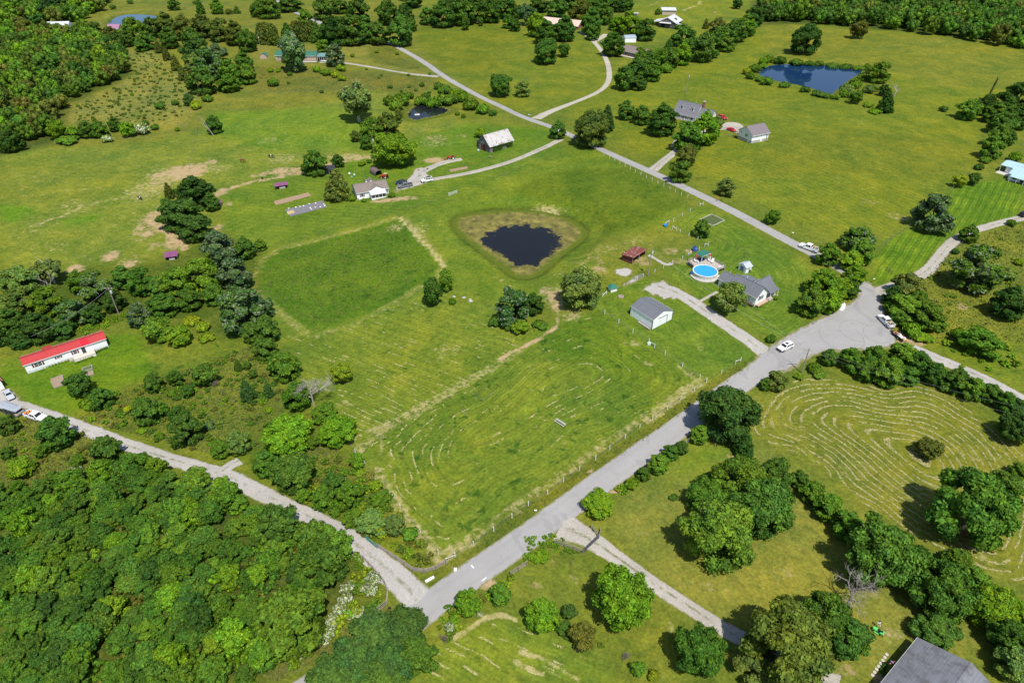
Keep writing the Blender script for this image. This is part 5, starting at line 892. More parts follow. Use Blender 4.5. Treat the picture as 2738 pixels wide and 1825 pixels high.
TS('23', 'bush in the hedge between turnaround and hay field', 'hedge above the hay field', [(600, 180, 150, 160, 's', 'm'), (800, 190, 220, 250, 's', 'g'), (1000, 200, 260, 300, 's', 'g'), (1250, 170, 280, 280, 's', 'g'), (1130, 310, 270, 250, 's', 'g'), (930, 300, 200, 160, 's', 'g'), (1400, 230, 250, 280, 's', 'm'), (1550, 330, 200, 190, 's', 'm'), (1300, 340, 200, 160, 's', 'm'), (1750, 390, 250, 200, 's', 'm'), (1900, 460, 220, 200, 's', 'g'), (2050, 500, 190, 200, 's', 'm'), (2180, 570, 200, 170, 's', 'm'), (2270, 620, 160, 150, 's', 'd'), (2260, 800, 290, 290, 'R', 'd', 'dark round tree at the right end of the hay field hedge'), (130, 380, 190, 270, 's', 'l', 'slender pale tree by the utility pole'), (30, 420, 110, 130, 's', 'm'), (330, 350, 90, 60, 'b', 'b'), (470, 270, 130, 90, 'b', 'g'), (500, 320, 150, 70, 'b', 'g'), (1660, 440, 140, 110, 'b', 'g')])
TS('23', '', None, [(1500, 990, 220, 180, 'r', 'o', 'lone round cedar in the hay field')])
scatter('23', [(1500, 60), (2335, 0), (2335, 480), (2100, 400), (1800, 290)], 5.0, (.6, 1.6), (.7, 1.1), 'b', 'gbyb', 'weedy bush right of the hedge lane', 'weedy bushes right of the hedge lane', 22, 'shrub', .9, stuff='weeds')
scatter('13', [(1750, 700), (2335, 480), (2335, 1568), (1650, 1568), (1500, 1250), (1450, 1000)], 7.0, (.4, 1.0), (.7, 1.1), 'b', 'gbyn', 'knee high weed clump right of the two track drive', 'weed clumps right of the two track', 23, 'shrub', .9, stuff='weeds')
# near road, lower right
TS('px', '', None, [(1945, 1095, 160, 170, 'S', 'q', 'massive blue green tree shading the road'), (1870, 1160, 50, 52, 's', 'g', 'small tree below the massive roadside tree'), (1822, 1195, 38, 55, 's', 'm', 'first hedge tree along the road'), (1795, 1207, 44, 64, 's', 'm', 'second hedge tree along the road'), (1762, 1238, 56, 50, 's', 'g', 'bushy third hedge tree along the road'), (1720, 1264, 40, 56, 's', 'm', 'narrow fourth hedge tree along the road'), (1690, 1290, 40, 34, 'b', 'b', 'low bright hedge bush along the road'), (1603, 1345, 88, 66, 'R', 'b', 'round bright bush at the gated driveway'), (1992, 1187, 58, 66, 'c', 'd', 'dense dark cedar at the hay field corner'), (1801, 1327, 26, 20, 'b', 'm', 'small weed clump on the yard lawn'), (1925, 1415, 200, 210, 'S', 'g', 'largest maple of the yard cluster'), (1905, 1330, 150, 120, 'S', 'g', 'upper left maple of the yard cluster'), (1990, 1285, 170, 150, 'S', 'g', 'topmost maple of the yard cluster'), (2040, 1350, 160, 190, 'S', 'm', 'right hand maple of the yard cluster'), (2075, 1270, 100, 130, 's', 'm', 'darker tree behind the maple cluster'),
    (1663, 1595, 158, 165, 'R', 'b', 'lone round maple beside the two track drive'), (1450, 1640, 92, 98, 'R', 'b', 'rounded fence line bush with yellow green leaves'), (1522, 1633, 42, 46, 'r', 'q', 'small blue green tree on the fence line'), (1510, 1680, 50, 42, 's', 'm', 'dark bush on the fence line'), (1556, 1698, 74, 78, 'r', 'n', 'brownish olive tree on the fence line'), (1708, 1786, 40, 46, 'r', 'g', 'bush at the lower end of the fence line'), (1747, 1802, 34, 36, 'b', 'y', 'yellow green bush at the lower end of the fence line'), (1868, 1738, 132, 140, 'R', 'm', 'rounded tree left of the tall yellowish tree'), (2115, 1725, 240, 250, 'S', 'w', 'tall yellowish green tree at the lower right'), (2040, 1790, 150, 110, 'S', 'w', 'yellowish tree at the bottom edge'), (2215, 1640, 150, 170, 'S', 'm', 'dark tree with bare grey top'), (2270, 1700, 110, 150, 's', 'm', 'leafy tree above the gravel forecourt'),
    (1440, 1485, 52, 42, 'b', 'b', 'weedy bright bush left of the drive gate'), (1250, 1610, 70, 80, 'R', 'b', 'rounded hedge bush below the road'), (1336, 1586, 62, 62, 's', 'g', 'spreading hedge bush below the road'), (1215, 1650, 36, 34, 'b', 'b', 'low bright bush below the road')])
TS('px', 'tree in the row behind the grey roofed house', 'row behind the grey roofed house', [(2362, 1480, 190, 190, 'R', 'm', 'largest dark tree in the row by the hay field'), (2440, 1500, 110, 140, 's', 'm'), (2270, 1400, 86, 84, 's', 'g'), (2215, 1352, 76, 70, 's', 'g'), (2172, 1312, 66, 60, 's', 'g'), (2140, 1280, 50, 46, 's', 'm'), (2530, 1575, 170, 160, 'S', 'm'), (2490, 1530, 90, 90, 's', 'm'), (2503, 1680, 120, 100, 'S', 'm', 'tree overhanging the grey shingle roof'), (2600, 1560, 100, 100, 's', 'g'), (2655, 1620, 120, 130, 'S', 'b'), (2700, 1700, 110, 110, 's', 'm'), (2715, 1770, 100, 130, 's', 'l', 'pale tree at the bottom right corner'), (2560, 1500, 80, 70, 's', 'g'), (2720, 1640, 80, 90, 's', 'b')])
TS('px', '', None, [(2610, 1350, 230, 240, 'S', 'm', 'huge dark round tree in the hay field'), (2690, 1300, 90, 110, 's', 'm', 'tree touching the huge round one at right edge'), (2725, 1260, 50, 60, 's', 'g', 'small tree at the right edge of the hay field')])
TS('px', '', None, [(1000, 1690, 140, 120, 'S', 'q', 'topmost left crown of the locust clump over the road'), (1080, 1682, 130, 115, 'R', 'q', 'topmost right crown of the locust clump over the road'), (1055, 1760, 150, 125, 'S', 'q', 'middle crown of the locust clump over the road'), (950, 1762, 150, 125, 'S', 'q', 'left crown of the locust clump over the road'), (1115, 1745, 110, 120, 's', 'm', 'right hand crown of the locust clump over the road'), (890, 1808, 140, 100, 'S', 'q', 'lowest left crown of the locust clump at the bottom edge'), (1020, 1815, 150, 90, 'S', 'm', 'lowest middle crown of the locust clump at the bottom edge')])
scatter('22', [(900, 1370), (1060, 1330), (1110, 1330), (1090, 1370), (980, 1450)], 1.4, (.7, 1.0), (.8, 1.1), 'b', 'by', 'clipped bright hedge bush beside the road', 'bright roadside hedge', 24, 'shrub', stuff='hedge')
scatter('32', [(150, 250), (400, 250), (660, 400), (640, 440), (420, 420), (200, 520), (130, 480)], 1.3, (.4, .8), (.7, 1.0), 'b', 'gbb', 'weedy clump along the lower road fence', 'weeds along the lower road fence', 25, 'shrub', stuff='weeds')
scatter('31', [(1660, 920), (1800, 870), (1960, 900), (2050, 740), (2200, 650), (2335, 600), (2335, 700), (2000, 950), (1750, 1180), (1640, 1250)], 1.7, (.5, 1.0), (.7, 1.0), 'b', 'gbyn', 'weedy clump below the road hedge', 'weeds below the road', 26, 'shrub', stuff='weeds')
scatter('32', [(760, 1200), (850, 1240), (980, 1330), (1100, 1400), (1080, 1430), (940, 1360), (760, 1260)], 1.5, (.4, .8), (.7, 1.0), 'b', 'gno', 'scrubby clump on the lower fence line', 'scrub on the lower fence line', 27, 'shrub', stuff='weeds')

# ------------------------------------------------------------------ dead trees
def dead_tree(name, label, base, h, spread, seed, depth=4, nb=4, lean=(0, 0), r=.22, mat=DEAD):
    rnd = random.Random(seed); root = thing(name, label, 'tree', base); mb = MB(); tw = MB()
    def grow(p, d, ln, rad, k):
        q = p + d * ln; (mb if k > 1 else tw).tube(p, q, rad, rad * .6, 6 if k > 2 else 4, False)
        if k == 0: return
        for i in range(nb + (1 if k == depth else 0)):
            ax = Vector((rnd.uniform(-1, 1), rnd.uniform(-1, 1), rnd.uniform(-.25, .6))).normalized()
            grow(p.lerp(q, rnd.uniform(.35, 1.0)), (d * .75 + ax * spread).normalized(), ln * rnd.uniform(.55, .8), rad * .52, k - 1)
    grow(Vector((0, 0, -.1)), Vector((lean[0], lean[1], 1)).normalized(), h * .38, r, depth)
    mb.build('trunk', mat, root); 
    if tw.v: tw.build('branches', mat, root)
    return root
dead_tree('dead_tree', 'bare grey dead tree at the hay field edge', PC('21', 530, 610), 11.5, .85, 3, 5, 4, r=.26)
dead_tree('dead_tree', 'leaning dead trunk in the horse pasture', PC('00', 1905, 1210), 13, .25, 4, 3, 2, (-.35, -.1), .22)
dead_tree('dead_tree', 'pale dead trunk on the hillside clump edge', PC('00', 1800, 850), 13, .3, 5, 3, 2, (-.2, 0), .2)
dead_tree('dead_snag', 'dead snag with broken limbs below the blue pond', PC('03', 1175, 860), 9, .8, 6, 3, 3, (.05, 0), .35)
dead_tree('dead_tree', 'bare grey treetop above the dark tree at lower right', P(2262, 1625), 13.5, .8, 7, 4, 4, (.1, .2), .2)
dead_tree('dead_tree', 'bare twiggy tree at the tan roofed house', PC('02', 165, 230), 14, .6, 8, 4, 4, r=.25)
dead_tree('dead_tree', 'bare trunk in the sycamores behind the mobile home', PC('10', 460, 1120), 12, .5, 9, 3, 3, r=.2)
dead_tree('dead_bush', 'purple brown bare brush beside a round scrub tree', PC('20', 1930, 440), 3.0, 1.1, 10, 4, 5, r=.05, mat=M('purple twigs', (.17, .125, .125), .9, .2))
dead_tree('dead_bush', 'brown bare brush on the lower fence line', P(1672, 1762), 2.4, 1.1, 12, 4, 5, r=.05, mat=MATS['purple twigs'])
dead_tree('dead_bush', 'grey twig pile at the barn corner', P(*Z((1240, 320, 13.07), 920, 1330)), 1.8, 1.3, 13, 4, 5, r=.05)
dead_tree('dead_bush', 'brown bare twigs beside the round hedge bush', PC('31', 1690, 1200), 2.4, 1.2, 14, 4, 5, r=.05, mat=MATS['purple twigs'])
iv = thing('ivy_snag', 'ivy covered leaning pole in the right hand hedgerow', 'tree', PC('03', 2000, 900)); mb = MB(); mb.tube((0, 0, -.2), (1.6, .4, 12), .28, .18, 8); mb.tube((1.6, .4, 12), (.7, .3, 13), .15, .08, 6); mb.build('trunk', BARK, iv)
_iv, _if = np.zeros((0, 3)), np.zeros((0, 3), int)
rs_ = np.random.RandomState(8); n_ = 900; tt = rs_.rand(n_); pos_ = np.stack([1.6 * tt, .4 * tt, 12 * tt], 1) + rs_.normal(size=(n_, 3)) * np.array([.28, .28, .2]); a_ = rs_.normal(size=(n_, 3)) * .16; b_ = rs_.normal(size=(n_, 3)) * .16
V_ = np.stack([pos_ - a_, pos_ + b_, pos_ + a_], 1).reshape(-1, 3); me = np_mesh('ivy', V_, np.arange(3 * n_).reshape(-1, 3), LEAF); o = bpy.data.objects.new('ivy', me); o.color = (.045, .09, .02, 1); COL.objects.link(o); o.parent = iv
# ------------------------------------------------------------------ tall grass tussocks (uncountable)
def tussocks():
    rs = np.random.RandomState(4); V = []; cols = []
    areas = [('20', [(1400, 380), (2335, 50), (2560, 600), (2335, 1000), (1900, 1050), (1300, 900), (700, 740), (1000, 520)], 9000), ('20', [(0, 720), (480, 760), (1150, 1030), (1830, 1340), (1700, 1420), (0, 1450)], 8000),
             ('px', [(1200, 1505), (1500, 1290), (1800, 1090), (1900, 1020), (1975, 975), (1990, 1000), (1850, 1095), (1480, 1330), (1180, 1545), (1110, 1560)], 5000), ('13', [(1450, 960), (1800, 640), (2335, 480), (2335, 1568), (1400, 1568), (1200, 1350)], 7000),
             ('00', [(1100, 450), (1400, 450), (1650, 720), (1780, 850), (1650, 1120), (560, 1120), (600, 950), (1000, 780), (1190, 660)], 5000), ('01', [(0, 590), (800, 620), (1650, 690), (1500, 850), (1100, 800), (0, 830)], 4000), ('21', [(500, 900), (900, 1100), (1250, 1560), (700, 1560), (400, 1400)], 3000), ('11', [(60, 960), (300, 740), (900, 600), (1280, 500), (1600, 900), (1400, 1050), (540, 1450), (200, 1200)], 4200), ('31', [(60, 1500), (640, 1230), (960, 980), (1180, 900), (1230, 960), (700, 1300), (200, 1560)], 2500)]
    for c, pts, n in areas:
        poly = np.array(gpts(c, pts)); lo, hi = poly.min(0), poly.max(0); q = lo + (hi - lo) * rs.rand(n * 2, 2); q = q[poly_sd(q[:, 0], q[:, 1], poly) > 0][:n]
        z = gz(q[:, 0], q[:, 1]); m = len(q); hh = .16 + .34 * rs.rand(m) ** 2
        for k in range(2):
            a = rs.rand(m) * math.pi; d = np.stack([np.cos(a), np.sin(a), np.zeros(m)], 1) * (.10 + .16 * rs.rand(m))[:, None]; b = np.stack([q[:, 0], q[:, 1], z - .02], 1)
            V.append(np.stack([b - d, b + d, b + d * .9 + np.stack([rs.normal(size=m) * .12, rs.normal(size=m) * .12, hh], 1)], 1).reshape(-1, 3))
    V = np.concatenate(V); m, nt, bs = newmat('tall grass'); g = nd(nt, 'NewGeometry'); ri = g.outputs['Random Per Island']
    c = mixc(nt, ri, (.085, .115, .018), (.18, .17, .045)); nt.links.new(c, bs.inputs['Base Color']); bs.inputs['Roughness'].default_value = .9
    me = np_mesh('tall_grass', V, np.arange(len(V)).reshape(-1, 3), m); o = bpy.data.objects.new('tall_grass', me); COL.objects.link(o); tag(o, 'tufts of tall grass in unmown ground', 'grass', kind='stuff')
tussocks()
# ------------------------------------------------------------------ building kit
WHITE = M('white vinyl siding', (.88, .89, .90), .6, .05, 1.2, stripe=(2, .2), sdark=.88); WMETAL = M('white metal siding', (.88, .90, .92), .5, .05, 1, stripe=(0, .3), sdark=.92)
WMETALY = M('white metal gable siding', (.88, .90, .91), .5, .05, 1, stripe=(1, .3), sdark=.92)
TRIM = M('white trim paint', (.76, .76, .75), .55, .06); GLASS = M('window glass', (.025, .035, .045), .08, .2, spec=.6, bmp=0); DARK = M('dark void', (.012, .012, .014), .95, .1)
GREYSH = M('grey metal roofing', (.20, .205, .225), .45, .07, .6, metal=.35, stripe=(0, .42), sdark=.86); GREYSHY = M('grey metal roofing cross', (.20, .205, .225), .45, .07, .6, metal=.35, stripe=(1, .42), sdark=.86)
SHING = M('blue grey shingles', (.165, .165, .185), .9, .16, .9, stripe=(1, .16), sdark=.82); SHINGB = M('brown shingles', (.20, .165, .145), .9, .14, .9, stripe=(1, .16), sdark=.84); SHINGD = M('weathered grey shingles', (.17, .175, .195), .9, .14, .45, stripe=(1, .18), sdark=.86, stain=(.11, .108, .115), amount=.35)
SHINGV = M('violet grey shingles', (.18, .155, .165), .9, .16, .9, stripe=(1, .16), sdark=.82)
REDM = M('red metal roof', (.46, .055, .055), .42, .06, .5, metal=.1, stripe=(0, .25), sdark=.9); GREENM = M('green metal roof', (.05, .17, .115), .45, .08, .6, metal=.15, stripe=(0, .3), sdark=.82)
BLUEM = M('pale blue metal roof', (.42, .60, .68), .4, .06, .6, metal=.15, stripe=(0, .3), sdark=.9); TANM = M('tan metal roof', (.56, .45, .36), .5, .07, .5, stripe=(0, .4), sdark=.9); WROOF = M('white metal roof', (.55, .56, .57), .45, .08, .5, stripe=(0, .4), sdark=.9)
RUST = M('rusted red metal roof', (.19, .055, .040), .7, .25, .9, stripe=(0, .6), sdark=.7, stain=(.45, .40, .38), amount=.18); TIN = M('old galvanised barn roof', (.50, .48, .465), .5, .12, .7, metal=.15, stripe=(1, .55), sdark=.72, stain=(.26, .14, .10), amount=.22)
OLDWOOD = M('weathered barn boards', (.19, .17, .165), .92, .3, 1.4, stripe=(0, .25), sdark=.45); OLDWOODY = M('weathered barn boards side', (.19, .17, .165), .92, .3, 1.4, stripe=(1, .25), sdark=.45); REDWOOD = M('faded red boards', (.15, .045, .04), .9, .3, 1.4, stripe=(0, .22), sdark=.55); REDWOODX = M('faded red side boards', (.15, .045, .04), .9, .3, 1.4, stripe=(1, .22), sdark=.55)
DECKW = M('grey deck boards', (.42, .37, .33), .85, .14, 1.5, stripe=(0, .18), sdark=.7); RAILW = M('weathered rail wood', (.33, .285, .25), .9, .2, 2); BLOCK = M('concrete block', (.40, .385, .36), .9, .12, 1.5, stripe=(2, .3), sdark=.85); BRICK = M('brown brick', (.26, .13, .09), .9, .25, 5, stripe=(2, .1), sdark=.7)
TANS = M('tan siding', (.46, .38, .31), .7, .05, 1, stripe=(2, .2), sdark=.88); MAROON = M('maroon shutter', (.20, .05, .06), .6, .08); PURPLE = M('purple metal roof', (.22, .075, .16), .5, .12, .8, stripe=(0, .3), sdark=.85); BLACKM = M('black metal roof', (.04, .04, .045), .5, .2, .8)
CONCR = M('poured concrete', (.46, .43, .39), .9, .14, 1.5); STEEL = M('galvanised steel', (.42, .43, .44), .4, .12, 2, metal=.6); WPOST = M('white painted wood', (.72, .71, .69), .7, .12, 3); POSTG = M('grey fence post wood', (.24, .20, .165), .92, .25, 3)
def frame(a, b, name, label, cat, rot=0.0, group=None):
    A = P(*a); B = P(*b); d = B - A; ang = math.atan2(d.y, d.x) + R(rot)
    return thing(name, label, cat, A, ang, group), math.hypot(d.x, d.y)
def fmap(face, x0, x1, y0, y1):
    """face '-y','+y','-x','+x' of a box -> function(u along wall, out) -> x,y"""
    return {'-y': lambda u, o: (x0 + u, y0 - o), '+y': lambda u, o: (x1 - u, y1 + o), '-x': lambda u, o: (x0 - o, y1 - u), '+x': lambda u, o: (x1 + o, y0 + u)}[face]
def wbox(mb, f, u0, u1, z0, z1, o0, o1):
    p = [f(u0, o0), f(u1, o0), f(u1, o1), f(u0, o1)]
    xs = [q[0] for q in p]; ys = [q[1] for q in p]; return mb.box(min(xs), max(xs), min(ys), max(ys), z0, z1)
def window(root, f, u, z, w_, h, frame_mat=None, shutters=None, bars=True):
    mb = MB(); t = .07
    wbox(mb, f, u, u + t, z, z + h, -.02, .06); wbox(mb, f, u + w_ - t, u + w_, z, z + h, -.02, .06); wbox(mb, f, u + t, u + w_ - t, z, z + t, -.02, .075); wbox(mb, f, u + t, u + w_ - t, z + h - t, z + h, -.02, .06)
    if bars: wbox(mb, f, u + t, u + w_ - t, z + h / 2 - .025, z + h / 2 + .025, -.02, .05)
    wnd = mb.build('window', frame_mat or TRIM, root)
    wbox(MB(), f, 0, 0, 0, 0, 0, 0); m2 = MB(); wbox(m2, f, u + t, u + w_ - t, z + t, z + h - t, -.01, .025); m2.build('pane', GLASS, wnd)
    if shutters:
        for du in (-.42, w_ + .06): m3 = MB(); wbox(m3, f, u + du, u + du + .36, z, z + h, -.01, .05); m3.build('shutter', shutters, root)
    return wnd
def door(root, f, u, w_=.95, h=2.05, mat=None, z=0.0, handle=True):
    mb = MB(); wbox(mb, f, u, u + w_, z, z + h, -.02, .06); d = mb.build('door', mat or TRIM, root, bevel=0)
    if handle: m2 = MB(); wbox(m2, f, u + w_ - .16, u + w_ - .08, z + .95, z + 1.05, .06, .12); m2.build('handle', STEEL, d)
    return d
def gable(root, x0, x1, y0, y1, hw, hr, axis, wallmat, roofmat, over=.35, gab=.3, th=.12, z0=-.4, name='wall', rname='roof', gmat=None):
    """walls with gable ends and two roof slabs; axis = ridge direction"""
    mb = MB(); mb.box(x0, x1, y0, y1, z0, hw); wl = mb.build(name, wallmat, root)
    if axis == 'x':
        ym = (y0 + y1) / 2
        for x in (x0, x1 - .12): MB().profx([(y0, hw), (y1, hw), (ym, hr)], x, x + .12).build('gable_wall', gmat or wallmat, root)
        sl = (hr - hw) / (ym - y0); ze = hw - over * sl
        r = MB(); r.profx([(y0 - over, ze), (ym, hr), (ym, hr + th), (y0 - over, ze + th)], x0 - gab, x1 + gab); r.profx([(ym, hr), (y1 + over, ze), (y1 + over, ze + th), (ym, hr + th)], x0 - gab, x1 + gab)
        rf = r.build(rname, roofmat, root); c = MB(); c.box(x0 - gab - .01, x1 + gab + .01, ym - .14, ym + .14, hr + th - .04, hr + th + .03); c.build('ridge_cap', roofmat, rf)
        t = MB(); t.box(x0 - gab, x1 + gab, y0 - over - .03, y0 - over, ze - .05, ze + th + .01); t.box(x0 - gab, x1 + gab, y1 + over, y1 + over + .03, ze - .05, ze + th + .01); t.build('fascia', TRIM, rf)
    else:
        xm = (x0 + x1) / 2
        for y in (y0, y1 - .12): MB().profy([(x0, hw), (x1, hw), (xm, hr)], y, y + .12).build('gable_wall', gmat or wallmat, root)
        sl = (hr - hw) / (xm - x0); ze = hw - over * sl
        r = MB(); r.profy([(x0 - over, ze), (xm, hr), (xm, hr + th), (x0 - over, ze + th)], y0 - gab, y1 + gab); r.profy([(xm, hr), (x1 + over, ze), (x1 + over, ze + th), (xm, hr + th)], y0 - gab, y1 + gab)
        rf = r.build(rname, roofmat, root); c = MB(); c.box(xm - .14, xm + .14, y0 - gab - .01, y1 + gab + .01, hr + th - .04, hr + th + .03); c.build('ridge_cap', roofmat, rf)
        t = MB(); t.box(x0 - over - .03, x0 - over, y0 - gab, y1 + gab, ze - .05, ze + th + .01); t.box(x1 + over, x1 + over + .03, y0 - gab, y1 + gab, ze - .05, ze + th + .01); t.build('fascia', TRIM, rf)
    return wl, rf
def shed_roof(root, pts, th, mat, name='roof'):
    mb = MB(); mb.hexa(pts, [(x, y, z + th) for x, y, z in pts]); return mb.build(name, mat, root)
def rail_run(root, a, b, z, h=.95, mat=None, n=None, rails=3):
    a = Vector(a); b = Vector(b); L = (b - a).length; n = n or max(1, int(L / 1.6)); mat = mat or RAILW; d = (b - a)
    for i in range(n + 1): p = a.lerp(b, i / n); m = MB(); m.box(p.x - .05, p.x + .05, p.y - .05, p.y + .05, z, z + h); m.build('post', mat, root)
    for k in range(rails): zz = z + h * (k + 1) / rails - .06; m = MB(); m.tube((a.x, a.y, zz), (b.x, b.y, zz), .05, .05, 4); m.build('rail', mat, root)

# ------------------------------------------------------------------ grey metal garage
Z1 = (1640, 620, 4.9)
g, L = frame(Z(Z1, 218, 1085), Z(Z1, 502, 1280), 'metal_garage', 'white metal garage with grey gable roof by the gravel drive', 'garage'); W_ = 7.9
gable(g, 0, L, 0, W_, 3.0, 4.45, 'x', WMETAL, GREYSHY if False else GREYSH, .12, .1, gmat=WMETALY)
f = fmap('+x', 0, L, 0, W_); m = MB(); wbox(m, f, 2.4, 5.7, 0, 2.45, -.02, .05); dd = m.build('overhead_door', WMETALY, g)
for k in range(3): m = MB(); wbox(m, f, 2.4, 5.7, .6 * (k + 1) - .015, .6 * (k + 1) + .015, .05, .06); m.build('door_panel_joint', STEEL, dd)
m = MB(); wbox(m, f, 2.25, 5.85, 2.45, 2.6, -.02, .07); wbox(m, f, 5.7, 5.85, 0, 2.45, -.02, .07); m.build('door_trim', M('dark trim', (.06, .06, .07), .6, .1), g)
m = MB()
for (x, y) in ((0, 0), (L, 0), (L, W_), (0, W_)): m.box(x - .07, x + .07, y - .07, y + .07, -.2, 3.0)
m.build('corner_trim', MATS['dark trim'], g)
m = MB(); m.box(L * .45, L * .98, -.9, -.35, -.1, .18); m.build('gutter_board', RAILW, g)
# ------------------------------------------------------------------ white house by the pool
h, L = frame(Z(Z1, 1355, 705), Z(Z1, 1845, 985), 'house', 'white L shaped house with grey metal roof beside the pool', 'house'); W_ = 5.2
gable(h, .33 * L, L, 0, W_, 2.9, 5.1, 'x', WHITE, GREYSH, .45, .4)
gable(h, 0, .34 * L, .5, W_ - .4, 2.55, 4.1, 'x', WHITE, GREYSH, .4, .35, name='rear_wing_wall', rname='rear_wing_roof')
gable(h, .60 * L, .93 * L, W_ - 1.5, W_ + 4.6, 2.7, 4.85, 'y', WHITE, GREYSHY, .4, .35, name='cross_wing_wall', rname='cross_wing_roof')
m = MB(); m.box(.32 * L, .60 * L, W_, W_ + 3.6, -.4, 2.3); m.build('back_addition_wall', WHITE, h); shed_roof(h, [(.28 * L, W_ - .3, 3.35), (.60 * L - .45, W_ - .3, 3.35), (.60 * L - .45, W_ + 4.0, 2.35), (.28 * L, W_ + 4.0, 2.35)], .1, GREYSHY, 'addition_roof')
shed_roof(h, [(.93 * L + .05, W_ + .1, 2.75), (L + 1.2, W_ + .1, 2.35), (L + 1.2, W_ + 4.4, 2.35), (.93 * L + .05, W_ + 4.4, 2.75)], .1, GREYSHY, 'porch_roof')
for y in (W_ + .4, W_ + 2.3, W_ + 4.2): m = MB(); m.box(L + .95, L + 1.08, y - .07, y + .07, -.2, 2.4); m.build('porch_post', TRIM, h)
m = MB(); m.box(.93 * L, L + 1.2, W_ + .1, W_ + 4.4, -.3, .25); m.build('porch_floor', DECKW, h)
fx = fmap('+x', .33 * L, L, 0, W_); fy = fmap('-y', .33 * L, L, 0, W_)
window(h, fx, 1.7, .95, 1.1, 1.45, shutters=DARK); window(h, fx, 2.85, .95, .75, 1.45)
for u in (1.2, 2.1, 4.6, .67 * L - 2.6): window(h, fy, u, .95, .8, 1.4)
door(h, fy, 6.2, .95, 2.1); f0 = fmap('-y', 0, .34 * L, .5, W_ - .4); window(h, f0, 1.2, .9, 1.0, 1.3); window(h, f0, 2.8, .9, .9, 1.3); door(h, f0, .12, .9, 2.0)
m = MB(); m.tube((.12 * L, 3.2, 3.6), (.12 * L, 3.2, 4.4), .07, .07, 8); m.build('vent_pipe', TRIM, h); m = MB(); m.tube((.42 * L, W_ + 1, 2.9), (.42 * L, W_ + 1, 3.7), .07, .07, 8); m.build('vent_pipe', TRIM, h)
m = MB(); m.box(L + .02, L + 1.1, .3, W_ - .1, -.3, .10); m.build('patio', M('tan patio pavers', (.42, .30, .22), .9, .2, 2), h); m = MB(); m.box(.33 * L - 2, .33 * L + 1, -1.3, -.02, -.3, .09); m.build('stoop', CONCR, h); m = MB(); m.box(.5 * L, L - .2, -.7, -.02, -.3, .10); m.build('flower_bed', M('bed soil', (.12, .085, .06), .95, .3, 3), h)
T('px', *Z(Z1, 1940, 962), 12, 9, 'b', 'y', 'small yellow bush on the white house patio'); T('px', *Z(Z1, 2120, 850), 18, 12, 'b', 'b', 'low green bush at the white house porch'); T('px', *Z(Z1, 1730, 945), 16, 10, 'b', 'm', 'low bed shrub under the white house windows'); T('px', *Z(Z1, 1780, 498), 12, 10, 'b', 'g', 'bush growing behind the small storage shed')
# ------------------------------------------------------------------ run-in shed
s_, L = frame(Z(Z1, 110, 372), Z(Z1, 245, 425), 'run_in_shed', 'open fronted livestock shed with rusted red roof', 'shed'); D_ = (P(*Z(Z1, 455, 320)) - P(*Z(Z1, 245, 425))).length
m = MB(); m.box(0, .08, 0, D_, -.2, 2.2); m.build('back_wall', REDWOODX, s_); m = MB(); m.box(0, L, 0, .08, -.2, 2.25); m.build('side_wall', REDWOOD, s_); m = MB(); m.box(0, L, D_ - .08, D_, -.2, 2.25); m.build('side_wall', REDWOOD, s_)
shed_roof(s_, [(-.35, -.35, 2.2), (L + .45, -.35, 2.65), (L + .45, D_ + .35, 2.65), (-.35, D_ + .35, 2.2)], .07, RUST)
for y in (.08, D_ / 2, D_ - .08): m = MB(); m.box(L - .08, L + .06, y - .07, y + .07, -.2, 2.6); m.build('post', RAILW, s_)
for y in (.1, D_ / 2): m = MB(); m.tube((L, y, 1.9), (L, y + .8, 2.6), .06, .06, 4); m.tube((L, y + D_ / 2 - .2, 1.9), (L, y + D_ / 2 - 1.0, 2.6), .06, .06, 4); m.build('brace', RAILW, s_)
# ------------------------------------------------------------------ pool, deck, canopy
Z3 = (1820, 680, 10.34)
pc = P(*Z(Z3, 682, 450), 1.3); S = scale_at(pc + Vector((0, 0, 1.3))); PR = 338 / 10.34 / S
pool = thing('swimming_pool', 'round above ground pool with bright blue water', 'pool', pc)
NP = 24
for i in range(NP):
    a0, a1 = 2 * math.pi * i / NP, 2 * math.pi * (i + .96) / NP; m = MB()
    q = [(math.cos(a) * r, math.sin(a) * r) for r, a in ((PR - .1, a0), (PR, a0), (PR, a1), (PR - .1, a1))]; m.prism(q, -.3, 1.25); m.build('wall_panel', M('pool wall panel', (.55, .54, .52), .55, .1, 1.2), pool)
m = MB()
n = 48; vs = []
for r, z in ((PR - .22, 1.24), (PR + .1, 1.24), (PR + .1, 1.34), (PR - .22, 1.34)):
    for i in range(n): vs.append((r * math.cos(2 * math.pi * i / n), r * math.sin(2 * math.pi * i / n), z))
fs = [(k * n + i, k * n + (i + 1) % n, ((k + 1) % 4) * n + (i + 1) % n, ((k + 1) % 4) * n + i) for k in range(4) for i in range(n)]
m.add(vs, fs); m.build('rim', TRIM, pool, True)
m = MB(); m.lathe([(PR - .12, 0), (PR - .12, 1.2)], 48); lin = m.build('liner', M('blue liner', (.03, .30, .62), .5, .05, 1), pool)
mw, nt, bs = newmat('pool water'); bs.inputs['Base Color'].default_value = (.012, .40, .80, 1); bs.inputs['Roughness'].default_value = .08; bs.inputs['Specular IOR Level'].default_value = .35
wn_ = noise(nt, nd(nt, 'TexCoord').outputs['Object'], 1.4, 3); bump(nt, bs, wn_, .12, .08); nt.links.new(mixc(nt, wn_, (.010, .36, .74, 1), (.02, .45, .86, 1)), bs.inputs['Base Color'])
m = MB(); m.prism([((PR - .13) * math.cos(2 * math.pi * i / 48), (PR - .13) * math.sin(2 * math.pi * i / 48)) for i in range(48)], .5, 1.06); m.build('water', mw, pool)
